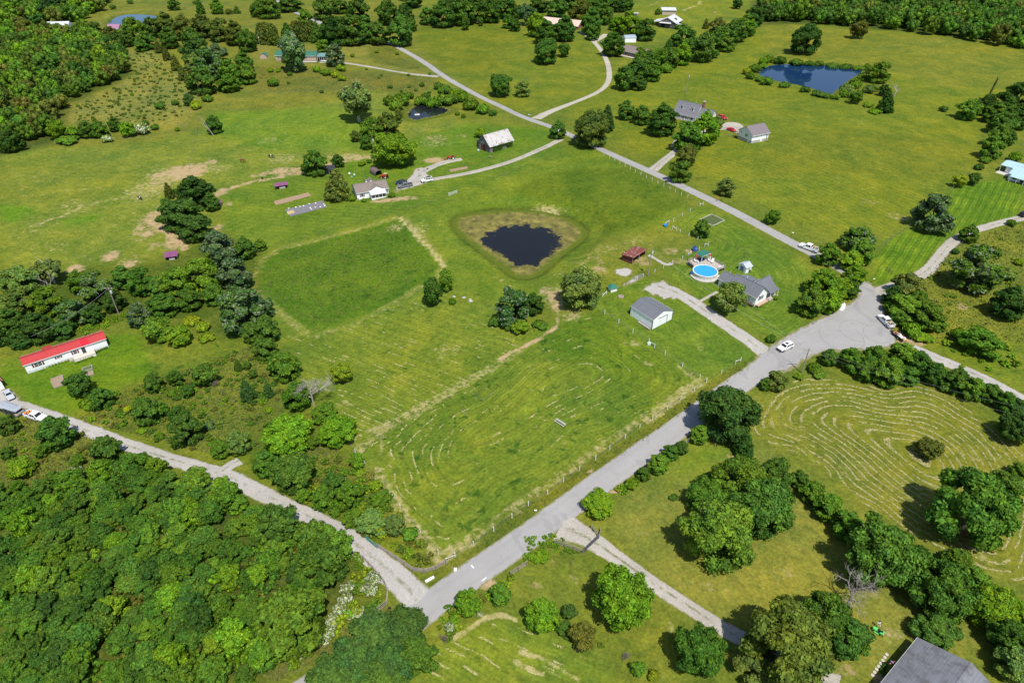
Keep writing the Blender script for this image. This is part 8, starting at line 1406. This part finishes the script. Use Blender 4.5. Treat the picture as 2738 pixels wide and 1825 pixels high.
def horse(px, rz, label, c0, c1, patch, graze=True, scale=1.0, dark=None):
    p = P(*px); t = thing('horse', label, 'horse', p, rz); t.scale = (scale,) * 3; dark = dark or c0
    J = {'rump': (-.62, 0, 1.28, (.27, .28)), 'loin': (-.2, 0, 1.26, (.27, .30)), 'bar': (.2, 0, 1.22, (.28, .33)), 'che': (.6, 0, 1.24, (.24, .32)), 'wit': (.72, 0, 1.40, (.12, .16)), 'ta0': (-.92, 0, 1.34, .06), 'ta1': (-1.04, 0, 1.05, .06), 'ta2': (-1.06, 0, .62, .035)}
    E = [('rump', 'loin'), ('loin', 'bar'), ('bar', 'che'), ('che', 'wit'), ('rump', 'ta0'), ('ta0', 'ta1'), ('ta1', 'ta2')]
    nk = [('n1', (.98, 0, 1.18, (.12, .19))), ('n2', (1.25, 0, .85, (.09, .14))), ('po', (1.42, 0, .58, (.085, .11))), ('ch', (1.48, 0, .36, (.08, .10))), ('mu', (1.50, 0, .10, (.055, .06)))]
    pr = 'wit'
    for k, v in nk: J[k] = v; E.append((pr, k)); pr = k
    for s, n in ((-1, 'l'), (1, 'r')):
        J.update({'ea' + n: (1.40, s * .07, .72, .02), 'sh' + n: (.62, s * .15, .98, .12), 'kf' + n: (.64 + .05 * s, s * .15, .52, .055), 'ff' + n: (.62 + .08 * s, s * .15, .14, .04), 'hf' + n: (.66 + .08 * s, s * .15, .03, .055), 'th' + n: (-.66, s * .17, 1.02, .16), 'st' + n: (-.52 + .06 * s, s * .17, .78, .10), 'hk' + n: (-.82 + .08 * s, s * .16, .52, .055), 'hb' + n: (-.78 + .08 * s, s * .16, .14, .04), 'hh' + n: (-.74 + .08 * s, s * .16, .03, .055)})
        E += [('po', 'ea' + n), ('che', 'sh' + n), ('sh' + n, 'kf' + n), ('kf' + n, 'ff' + n), ('ff' + n, 'hf' + n), ('rump', 'th' + n), ('th' + n, 'st' + n), ('st' + n, 'hk' + n), ('hk' + n, 'hb' + n), ('hb' + n, 'hh' + n)]
    def pick(c, n):
        if c.z < .08 and c.x < 1.3: return 2
        if c.x < -.9 or (c.x > .7 and c.z > 1.32): return 2
        return 1 if patch(c) else 0
    skin_figure('body', J, E, 'loin', [c0, c1, dark], pick, t); return t
BAY = M('bay coat', (.17, .055, .028), .6, .1, 2); BLACKC = M('black coat', (.015, .014, .015), .55, .1, 2); WHITEC = M('white coat', (.62, .60, .56), .7, .1, 2); TANCO = M('tan coat', (.42, .27, .16), .7, .1, 2)
Zh = (620, 390, 8.957)
horse(Z(Zh, 262, 400), R(-6), 'brown horse grazing in the left pasture', BAY, BAY, lambda c: False, True, 1.05, BLACKC)
horse(Z(Zh, 940, 295), R(-4), 'black horse with a white back patch grazing', BLACKC, WHITEC, lambda c: c.z > 1.25 and -.1 < c.x < .75 and math.sin(c.x * 7) + c.y * 3 > -.4, True, 1.05)
horse(C('10', 1255, 282), R(-35), 'black and white horse grazing left of the tree island', BLACKC, WHITEC, lambda c: (.0 < c.x < .5 and c.z > .9) or (c.x > 1.4 and c.z < .4), True, 1.05)
horse(C('02', 1840, 130), R(190), 'pale tan horse in the top pasture', TANCO, WHITEC, lambda c: c.z < .5, True, 1.2)
def ball(px, r, mt, name, label, cat, prof=None):
    p = P(*px); m = MB(); m.lathe(prof or [(r * .8, 0), (r, r * .5), (r, r * 1.1), (r * .75, r * 1.5)], 12); o = m.build(name, mt, None, True); o.location = p; return tag(o, label, cat)
ball(Z(Zh, 735, 790), .42, BLK, 'feed_tub', 'small black feed tub on the pasture dirt track', 'tub')
ball(C('11', 70, 92), .4, BLK, 'feed_tub', 'black tub at the left end of the yard fence track', 'tub')
# ------------------------------------------------------------------ fences
def fence(name, label, pts, post_mat, h=1.35, r=.09, wires=2, braces=(), wire_mat=None, lean=0.0, square=True):
    P3 = [P(*q) for q in pts]; t = thing(name, label, 'fence', P3[0]); rnd = random.Random(len(pts)); o0 = P3[0]; base = None
    for i, p in enumerate(P3):
        q = p - o0; hh = h * rnd.uniform(.92, 1.08); l_ = Vector((rnd.uniform(-1, 1) * lean, rnd.uniform(-1, 1) * lean, hh))
        m = MB(); m.tube(q + Vector((0, 0, -.3)), q + l_, r, r * .92, 4 if square else 7); m.build('post', post_mat, t)
    for k in range(wires):
        m = MB(); z = h * (.45 + .45 * k / max(1, wires - 1))
        for a, b in zip(P3[:-1], P3[1:]): m.tube(a - o0 + Vector((0, 0, z)), b - o0 + Vector((0, 0, z)), .013, .013, 3, False)
        m.build('wire', wire_mat or M('dull fence wire', (.20, .20, .19), .7, .1), t)
    for i, j in braces: m = MB(); m.tube(P3[i] - o0 + Vector((0, 0, h * .85)), P3[j] - o0 + Vector((0, 0, h * .35)), .06, .06, 5); m.build('brace', post_mat, t)
    return t
cr = lambda c, l: [C(c, x, y) for x, y in l]
fence('post_fence', 'white post fence along the diagonal asphalt road', cr('31', [(1712, 492), (1790, 442), (1953, 342), (2135, 216), (2297, 97)]) + cr('22', [(175, 1508), (345, 1403), (487, 1293), (630, 1192), (774, 1097), (900, 1007), (1038, 907), (1168, 816), (1282, 737), (1415, 647), (1533, 565), (1655, 487), (1762, 407)]), WPOST, 1.35, .11, 3, ((0, 1),))
fence('post_fence', 'white post fence dividing hay field and garage yard', cr('22', [(1703, 372), (1549, 267), (1394, 160), (1300, 98), (1250, 52)]) + cr('12', [(1108, 1466), (981, 1381), (856, 1299), (762, 1231)]), WPOST, 1.35, .11, 2, ((3, 4),))
fence('post_fence', 'white posts continuing to the gravel drive mouth', cr('22', [(1762, 400), (1897, 326), (2020, 247), (2068, 216)]), WPOST, 1.3, .11, 1, ((2, 3),))
fence('post_fence', 'white post fence along the narrow upper road', cr('02', [(850, 1388), (900, 1412), (945, 1433), (990, 1462), (1038, 1483), (1083, 1512)]) + cr('12', [(1130, 38), (1178, 63), (1228, 88), (1278, 112), (1330, 138), (1383, 163), (1436, 188), (1487, 213), (1540, 240), (1596, 263), (1705, 340), (1733, 327)]), WPOST, 1.3, .10, 2, ((16, 17),))
fence('post_fence', 'white post fence between paddock and garden plot', cr('12', [(1705, 338), (1620, 387), (1547, 430), (1469, 472), (1428, 491), (1400, 500)]), WPOST, 1.35, .10, 2, ((4, 5),))
fence('post_fence', 'white post fence from blue tank to pool', cr('12', [(1462, 540), (1496, 554), (1529, 572), (1607, 604), (1685, 640), (1748, 700), (1780, 690)]), WPOST, 1.35, .10, 2, ((0, 1), (5, 6)))
fence('post_fence', 'white post fence from pool to utility pole', cr('12', [(1699, 730), (1625, 765), (1600, 778), (1549, 808), (1458, 852), (1380, 888), (1303, 928)]), WPOST, 1.3, .09, 1, ((1, 2),))
fence('post_fence', 'short white fence by the little well house', cr('12', [(1200, 968), (1145, 1000), (1089, 1028), (1027, 1058), (960, 1085)]), WPOST, 1.2, .09, 2)
fence('post_fence', 'white braced posts under the pale willow oak', cr('12', [(870, 1125), (838, 1145), (762, 1231)]), WPOST, 1.3, .1, 1, ((0, 1),))
fence('post_fence', 'white post fence between hay field and brush', cr('21', [(815, 925), (900, 1032), (988, 1142), (1113, 1302), (1187, 1402), (1235, 1442), (1300, 1532)]) + cr('31', [(1480, 230), (1640, 417), (1712, 492)]), WPOST, 1.3, .1, 2, ((4, 5),))
fence('wire_fence', 'thin dark wire fence edging the ranch house lawn', cr('11', [(60, 745), (180, 690), (320, 660), (455, 622), (570, 590), (680, 557), (785, 532), (885, 497), (985, 472), (1090, 442), (1180, 420), (1278, 397), (1370, 367), (1465, 342), (1540, 322), (1635, 292), (1720, 260), (1955, 177), (2195, 77)]) + cr('12', [(-20, 60), (100, 10)]), POSTG, 1.3, .07, 3, (), MATS['bark'], .05, False)
fence('wire_fence', 'wire fence crossing the upper pasture', cr('01', [(1420, 420), (1500, 470), (1600, 570), (1700, 640), (1800, 710), (1900, 780), (2020, 850), (2200, 950)]), POSTG, 1.3, .07, 2, (), None, .05, False)
fence('wire_fence', 'wire fence beside the barn along the road', cr('02', [(20, 1050), (80, 1080), (160, 1110), (210, 1150), (250, 1130), (290, 1270), (200, 1330)]), POSTG, 1.3, .08, 2, (), None, .06, False)
fence('wire_fence', 'old wire fence across the left pasture', cr('00', [(1690, 1510), (1700, 1430), (1720, 1360), (1740, 1270), (1760, 1180), (1770, 1080), (1775, 980), (1780, 880)]), POSTG, 1.3, .07, 2, (), None, .08, False)
fence('wire_fence', 'far wire fence above the scrub row', cr('00', [(300, 1310), (560, 1290), (800, 1260), (1100, 1245), (1340, 1235), (1650, 1140)]) + cr('01', [(-60, 840), (200, 838), (600, 820), (780, 815)]), POSTG, 1.2, .06, 2, (), None, .06, False)
fence('wire_fence', 'brushy wire fence left of the striped lawn', cr('13', [(1040, 720), (1100, 670), (1150, 630), (1230, 580), (1280, 545), (1400, 440), (1520, 340), (1700, 180), (1840, 50), (1900, -20)]), POSTG, 1.2, .06, 3, (), None, .08, False)
fence('wire_fence', 'dark wire fence along the two track drive', cr('13', [(1500, 950), (1560, 915), (1620, 830), (1690, 745), (1770, 690), (1800, 640), (1900, 600)]), POSTG, 1.2, .07, 3, (), None, .05, False)
fence('wire_fence', 'farm fence on the slope below the big tree', cr('02', [(40, 780), (160, 715), (250, 675), (340, 630), (450, 580), (560, 535), (540, 500)]), POSTG, 1.3, .08, 2, (), None, .06, False)
fence('chain_fence', 'low dark fence round the lawn behind the pool', cr('12', [(1790, 680), (1850, 655), (1910, 655), (1980, 690), (2050, 725), (2120, 765), (2080, 830)]), POSTG, 1.1, .04, 3, (), MATS['bark'])
def board_fence(label, pts, rails=4, h=1.35):
    P3 = [P(*q) for q in pts]; t = thing('board_fence', label, 'fence', P3[0]); o0 = P3[0]
    for p in P3: q = p - o0; m = MB(); m.box(q.x - .08, q.x + .08, q.y - .08, q.y + .08, q.z - .3, q.z + h); m.build('post', POSTG, t)
    for a, b in zip(P3[:-1], P3[1:]):
        a = a - o0; b = b - o0; d = (b - a).normalized(); n = Vector((-d.y, d.x, 0)).normalized() * .025
        for k in range(rails):
            z = h * (.2 + .75 * k / (rails - 1)); m = MB(); u = Vector((0, 0, z - .07)); v = Vector((0, 0, z + .07)); off = n * 4
            m.hexa([a - n + u + off, b - n + u + off, b + n + u + off, a + n + u + off], [a - n + v + off, b - n + v + off, b + n + v + off, a + n + v + off]); m.build('rail', RAILW, t)
board_fence('weathered four board fence curving right of the lane mouth', cr('31', [(1100, 365), (1190, 425), (1265, 472), (1340, 525), (1420, 580), (1520, 590), (1625, 560), (1712, 505)]))
board_fence('weathered board fence curving left of the lane mouth', cr('31', [(970, 468), (1020, 520), (1060, 565), (1110, 620), (1160, 685), (1187, 760), (1180, 870), (1120, 915), (1060, 945)]), 3)
board_fence('grey board fence along the lower road hedge', cr('32', [(20, 612), (90, 570), (165, 520)]), 3)
board_fence('short board fence left of the drive gate', cr('32', [(410, 330), (500, 360), (580, 385), (660, 415)]), 3)
board_fence('board fence behind the drive gate bush', cr('32', [(735, 190), (760, 225), (790, 260)]), 3)
board_fence('short grey fence peeking through the road hedge', cr('22', [(1575, 970), (1635, 925)]), 3); board_fence('short grey rail stub between hedge bushes', cr('22', [(1245, 1200), (1305, 1165)]), 3)
def gate(a, b, label, mat, name='field_gate', h=1.25, bars=5):
    A, B = P(*a), P(*b); t = thing(name, label, 'gate', A); d = B - A
    for k in range(bars): z = .2 + (h - .2) * k / (bars - 1); m = MB(); m.tube((0, 0, z), (d.x, d.y, d.z + z), .035, .035, 6); m.build('bar', mat, t)
    for k in (0, .5, 1): q = d * k; m = MB(); m.tube((q.x, q.y, q.z + .1), (q.x, q.y, q.z + h + (.15 if k != .5 else 0)), .04 if k == .5 else .07, None, 6); m.build('upright', mat, t)
Zg = (1500, 1400, 8.957)
gate(Z(Zg, 525, 705), Z(Zg, 885, 365), 'dark metal gate closing the two track drive', M('dark gate steel', (.10, .10, .115), .5, .15, 2, metal=.4), 'drive_gate', 1.4, 7); gate(C('32', 805, 280), C('32', 820, 215), 'pale swung gate leaf by the round bush', STEEL)
gate(C('11', 1735, 250), C('11', 1808, 225), 'white barred field gate on the ranch fence', TRIM, h=1.4); gate(C('31', 1000, 290), C('31', 1095, 368), 'green field gate at the head of the board fence', M('green gate', (.06, .22, .20), .5, .1)); gate(C('12', 1460, 850), C('12', 1525, 860), 'tan timber gate left of the pool', TANC); gate(C('13', 1105, 910), C('13', 1160, 945), 'dark gate section on the striped lawn', POSTG); gate(C('02', 1960, 1215), C('02', 1985, 1222), 'timber gate rail by the white garage deck', RAILW)
gate(C('12', 1120, 995), C('12', 1205, 965), 'grey wire gate beside the limestone strip', STEEL)
# ------------------------------------------------------------------ poles and wires
def pole(base, top, label, arm=True, xf=True, r=.15):
    p = P(*base); h_ = hgt(p, top[1]); t = thing('utility_pole', label, 'pole', p); m = MB(); m.tube((0, 0, -.5), (0, 0, h_), r * 1.1, r * .75, 10); m.build('shaft', M('utility pole wood', (.27, .23, .20), .9, .2, 3), t)
    if arm: m = MB(); m.box(-1.1, 1.1, -.06, .06, h_ - .7, h_ - .55); ca = m.build('crossarm', RAILW, t)
    if arm:
        for x in (-1, 0, 1): m = MB(); m.lathe([(.05, h_ - .55), (.06, h_ - .4), (.03, h_ - .35)], 8, (x, 0, 0)); m.build('insulator', TRIM, t)
    if xf: m = MB(); m.lathe([(.24, h_ - 2.3), (.26, h_ - 1.5), (.18, h_ - 1.4)], 12, (.38, 0, 0)); m.build('transformer', M('transformer grey', (.50, .52, .54), .5, .1), t)
    return p + Vector((0, 0, h_ - .6))
pa = pole((318, 840), (292, 766), 'utility pole standing in the belt behind the mobile home'); pb = pole((1733, 739), (1744, 661), 'utility pole between run-in shed and pool', False); pd = pole((2143, 997), (2153, 931), 'utility pole beside the turnaround', True, False); pe = pole((1834.5, 249), (1843.5, 195), 'utility pole in the pasture behind the dormered house', False); pf = pole((1002, 430), (994, 364), 'utility pole beside the ranch house grove', False)
pole((1097, 120), (1096, 71), 'utility pole where the upper road leaves the trees', False, False); pole((696, 130), (688, 92), 'utility pole by the small tan shed', False); pole((975, 486), (969, 447), 'slim pole behind the ranch house', False, False, .09); pole((1155, 423), (1154, 396), 'grey post near the red tractor', False, False, .1); pole((1620, 84), (1619, 67), 'twin light pole near the tan drive', False, False, .12); pole((72, 79), (61, 49), 'white pole in the far left trees', False, False, .14); pole((132, 78), (130, 60), 'thin white pole beside the white metal roof', False, False, .1); pole((219, 68), (213, 55), 'white mast left of the far pond', False, False, .12)
def wire(a, b, sag, label, r=.022):
    m = MB(); a = Vector(a); b = Vector(b); pts = []
    for i in range(25): k = i / 24; q = a.lerp(b, k); q.z -= sag * 4 * k * (1 - k); pts.append(q)
    m.path(pts, r, 3); o = m.build('power_line', M('aluminium cable', (.30, .30, .31), .5, .1), None); tag(o, label, 'cable')
mh = P(*Z(Z2, 745, 560)); wire(pa, mh + Vector((0, 0, 5.2)), 1.2, 'service cable drooping to the mobile home'); wire(pd + Vector((1, 0, .3)), P(2738, 1180) + Vector((20, -8, 9)), 1.6, 'upper power cable over the hay field'); wire(pd + Vector((-1, 0, .3)), P(2738, 1195) + Vector((20, -10, 8.4)), 1.6, 'lower power cable over the hay field'); wire(pd, pb, 1.5, 'power cable from turnaround pole to pool pole'); wire(pd + Vector((0, 0, .2)), P(2095, 940) + Vector((-20, 40, 6)), .6, 'service cable towards the white house')
# ------------------------------------------------------------------ garden beds and small things
SOIL = M('garden soil', (.30, .205, .135), .95, .25, 3); MULCH = M('straw mulch', (.44, .34, .17), .95, .25, 3); FABRIC = M('weed fabric', (.17, .16, .175), .9, .25, 1.2)
def bed(c, pts, label, soil, edge=None, h=.12, name='garden_bed'):
    P3 = [P(*C(c, *q)) for q in pts]; o0 = P3[0]; t = thing(name, label, 'garden bed', o0); q = [(p - o0) for p in P3]
    ar = sum(q[i].x * q[(i + 1) % 4].y - q[(i + 1) % 4].x * q[i].y for i in range(4)); q = q[::-1] if ar < 0 else q
    m = MB(); m.hexa([v + Vector((0, 0, -.25)) for v in q], [v + Vector((0, 0, h)) for v in q]); m.build('soil', soil, t)
    if edge:
        for i in range(4): a, b = q[i], q[(i + 1) % 4]; d = (b - a).normalized(); n = Vector((-d.y, d.x, 0)) * .08; m = MB(); m.hexa([a - n + Vector((0, 0, -.2)), b - n + Vector((0, 0, -.2)), b + n + Vector((0, 0, -.2)), a + n + Vector((0, 0, -.2))], [a - n + Vector((0, 0, h + .14)), b - n + Vector((0, 0, h + .14)), b + n + Vector((0, 0, h + .14)), a + n + Vector((0, 0, h + .14))]); m.build('edging', edge, t)
    return t
bed('11', [(175, 295), (480, 218), (510, 245), (190, 330)], 'long bare soil garden strip in the ranch yard', SOIL); bed('11', [(275, 372), (605, 290), (650, 345), (320, 430)], 'garden plot under grey weed fabric', FABRIC)
bed('11', [(290, 390), (350, 375), (360, 400), (300, 415)], 'straw mulched corner of the fabric plot', MULCH, None, .2)
for k, (x, y) in enumerate(((308, 362), (372, 352), (408, 345), (440, 340), (490, 322), (548, 315), (620, 325), (630, 338), (545, 352), (590, 348), (510, 370), (500, 358))):
    p = PC('11', x, y); o = ball(C('11', x, y), .3, TRIM if k % 2 else M('pale bucket', (.55, .60, .62), .6, .1), 'plant_bucket', '%s pale bucket, counting along the grey fabric plot' % ORD[k], 'bucket')
bed('12', [(1700, 460), (1810, 410), (1925, 465), (1825, 512)], 'garden plot framed with white timbers near the road', M('weedy soil', (.075, .10, .03), .95, .35, 2), M('weathered white timber', (.5, .48, .44), .8, .2, 2), .02)
bed('20', [(460, 385), (560, 350), (570, 390), (465, 425)], 'left rear raised bed at the mobile home', SOIL, RAILW, .3, 'raised_bed'); bed('20', [(475, 430), (575, 395), (580, 425), (485, 460)], 'left front raised bed at the mobile home', SOIL, RAILW, .3, 'raised_bed'); bed('20', [(735, 290), (820, 260), (828, 290), (745, 320)], 'right rear raised bed behind the tall tree', M('weedy bed', (.09, .13, .04), .95, .3, 2), RAILW, .3, 'raised_bed'); bed('20', [(765, 330), (830, 312), (838, 338), (780, 358)], 'right front raised bed beside the tall tree', SOIL, RAILW, .3, 'raised_bed'); bed('01', [(1740, 1515), (1900, 1485), (1905, 1505), (1750, 1535)], 'mulched flower bed beside the ranch drive', SOIL)
# jump rails in the hay field
t = thing('bench_rails', 'pair of low grey plank rails lying in the hay field', 'rails', P(*Z((1470, 1100, 14.93), 400, 480)), heading(Z((1470, 1100, 14.93), 260, 400), Z((1470, 1100, 14.93), 560, 600)))
for y, z in ((-.35, .3), (.15, .45), (.5, .45)): m = MB(); m.box(-1.5, 1.5, y - .09, y + .09, z, z + .07); m.build('plank', M('silvery plank', (.46, .44, .41), .85, .15, 3), t)
for x in (-1.3, 1.3): m = MB(); m.box(x - .06, x + .06, -.4, .6, 0, .3); m.build('leg', RAILW, t)
sq = [C('21', *q) for q in ((1960, 535), (2055, 470), (2130, 515), (2035, 580), (1960, 535))]; fence('wire_pen', 'tiny square wire pen in the hay field', sq, STEEL, .9, .03, 2); fence('cross_posts', 'low crossed timber posts beside the wire pen', [C('21', *q) for q in ((1845, 615), (1855, 665), (1890, 650), (1895, 700))], RAILW, .7, .06, 1)
p = P(*Z(Z1, 100, 850)); t = thing('fire_pit', 'round stone fire pit near the metal garage', 'fire pit', p)
for k in range(14): a = 2 * math.pi * k / 14; m = MB(); m.box(math.cos(a) * .7 - .16, math.cos(a) * .7 + .16, math.sin(a) * .7 - .14, math.sin(a) * .7 + .14, -.05, .3); m.build('stone', M('fire ring stone', (.34, .28, .25), .9, .2, 3), t)
m = MB(); m.lathe([(.6, 0), (.6, .06)], 14); m.build('ash', M('ash', (.30, .22, .20), .95, .2), t)
TB = M('blue tank plastic', (.02, .16, .45), .5, .1); ball(C('12', 1397, 515), .7, TB, 'stock_tank', 'bright blue stock tank at the paddock corner', 'tank', [(.7, 0), (.75, .6), (.68, .6), (.66, .4)])
p = P(*Z(Z1, 1066, 240)); o = MB().lathe([(.9, 0), (1.05, .25), (.98, .25), (.9, .1)], 16).build('paddling_pool', M('navy plastic', (.015, .05, .20), .45, .1), None, True); o.location = p + Vector((0, 0, .45)); o.rotation_euler = (R(40), 0, R(30)); tag(o, 'dark blue tub leaning on the fence by the pool', 'tub')
p = P(*Z((960, 1420, 3.734), 708, 490)); m = MB(); m.tube((-.9, 0, .22), (.9, .3, .22), .3, .3, 12); o = m.build('culvert_pipe', TRIM); o.location = p; o.rotation_euler = (0, 0, R(25)); tag(o, 'short white culvert pipe at the lane mouth', 'pipe')
p = P(*Z((960, 1420, 3.734), 962, 385)); m = MB(); m.box(-.3, .3, -.3, .3, -.1, .4); o = m.build('marker_block', TRIM, None, bevel=.05); o.location = p; tag(o, 'white block in the verge above the culvert pipe', 'block')
def mailbox(px, label, mat, h=1.05, rz=0):
    p = P(*px); t = thing('mailbox', label, 'mailbox', p, rz); m = MB(); m.box(-.05, .05, -.05, .05, -.3, h); m.build('post', POSTG, t); m = MB(); m.profx([(-.12, h), (.12, h), (.12, h + .14), (.07, h + .23), (-.07, h + .23), (-.12, h + .14)], -.25, .28); m.build('box', mat, t)
mailbox(C('31', 1212, 930), 'dark mailbox post left of the lane mouth', BLK, 1.2); mailbox(C('13', 265, 605), 'white mailbox above the white pickup', TRIM, 1.2); mailbox(C('13', 985, 1020), 'white mailbox at the road neck', TRIM, 1.3); mailbox(C('13', 455, 1395), 'grey mailbox beside the turnaround lawn', STEEL, 1.0); mailbox(C('02', 180, 1045), 'white mailbox at the tan drive entrance', TRIM, 1.2); mailbox(C('02', 195, 1045), 'second white mailbox at the tan drive entrance', STEEL, 1.1); mailbox(C('32', 238, 45), 'white marker box on the verge by the gate', TRIM, .5); mailbox(Z(Z3b, 1068, 800), 'tall grey post box at the ranch parking', STEEL, 1.3)
p = P(*C('13', 715, 1235)); t = thing('white_boat', 'upturned white boat lying in the shade at the road neck', 'boat', p, R(55)); secs = []
m = MB(); vs = []
for i in range(9):
    k = i / 8; x = -2.2 + 4.4 * k; w_ = .75 * math.sin(math.pi * (.12 + .80 * k)) ** .6; 
    for j in range(7): a = math.pi * j / 6; vs.append((x, -w_ * math.cos(a), .62 * math.sin(a) * (w_ / .75)))
m.add(vs, [(i * 7 + j, i * 7 + j + 1, (i + 1) * 7 + j + 1, (i + 1) * 7 + j) for i in range(8) for j in range(6)] + [tuple(range(6, -1, -1)), tuple(range(56, 63))]); m.build('hull', PW, t, True); m = MB(); m.box(-2.1, 2.0, -.04, .04, .58, .68); m.build('keel', TRIM, t)
for k, (x, y, r_) in enumerate(((2210, 1205, .5), (2060, 1165, .4), (1870, 1175, .45), (1925, 1190, .35))):
    p = PC('11', x - 280 if k < 2 else x, y - 20); iv_, jf_ = ICO1; rs_ = np.random.RandomState(k); me = np_mesh('field_stone', iv_ * np.array([r_ * 1.5, r_, r_ * .6]) * (1 + .3 * rs_.rand(len(iv_))[:, None]), jf_, M('field stone', (.42, .39, .36), .9, .2, 3)); o = bpy.data.objects.new('field_stone', me); COL.objects.link(o); o.location = p + Vector((0, 0, .1)); tag(o, '%s pale stone from the left beside the silver poplar' % ORD[k], 'stone')
ball(Z((860, 430, 9.6), 715, 345), .45, TRIM, 'barrel', 'white barrel in the yard behind the ranch house', 'barrel'); ball(Z((860, 430, 9.6), 840, 375), .45, M('pale blue tub', (.45, .60, .70), .5, .1), 'barrel', 'pale blue tub right of the white barrel', 'tub'); ball(Z((860, 430, 9.6), 775, 430), .45, M('green tub', (.20, .34, .30), .5, .1), 'barrel', 'grey green tub below the white barrel', 'tub')
ball(Z(Z3b, 1585, 345), .32, BLK, 'planter', 'dark planter on the gravel beyond the jeep', 'planter'); ball(Z(Z3b, 1535, 370), .3, M('grey pot', (.2, .2, .22), .7, .1), 'planter', 'grey planter left of the dark one', 'planter'); ball(Z(Z3b, 1430, 365), .35, BRICK, 'planter', 'brown planter at the gravel edge', 'planter'); ball(Z(Z5, 510, 1110), .6, M('grey tank', (.35, .42, .42), .5, .1), 'water_tank', 'small grey water tank before the barn', 'tank')
p = P(*Z(Z1, 465, 1475)); m = MB(); m.box(-.45, .45, -.35, .35, -.1, .7); o = m.build('utility_box', M('pale green box', (.50, .60, .52), .6, .1), None, bevel=.06); o.location = p; tag(o, 'pale box at the braced fence corner', 'box')
p = P(*C('01', 1455, 1052)); t = thing('raft', 'white raft floating on the small weedy pond', 'raft', (p.x, p.y, PONDS[2][1]), R(10)); m = MB(); m.box(-1.2, 1.2, -.7, .7, .02, .22); m.build('platform', TRIM, t); m = MB(); m.box(-.4, .4, -.3, .3, .22, .7); m.build('house_box', RAILW, t)
for k, (x, y) in enumerate(((2050, 650), (1550, 585), (1910, 525), (2000, 575))):
    pass
# worn white paint marks near the road junction
for k, (a, b, wd) in enumerate((((1935, 520), (1958, 545), .12), ((2030, 660), (2070, 630), .09))):
    A, B = PC('31', *a), PC('31', *b); d = (B - A).normalized(); n = Vector((-d.y, d.x, 0)) * wd; m = MB(); m.add([A - n, B - n, B + n, A + n], [(0, 1, 2, 3)]); o = m.build('road_mark', TRIM); o.location.z += .135; tag(o, 'worn white paint mark across the road near the junction' if k == 0 else 'faint white paint mark at the road edge near the junction', 'marking', kind='structure')
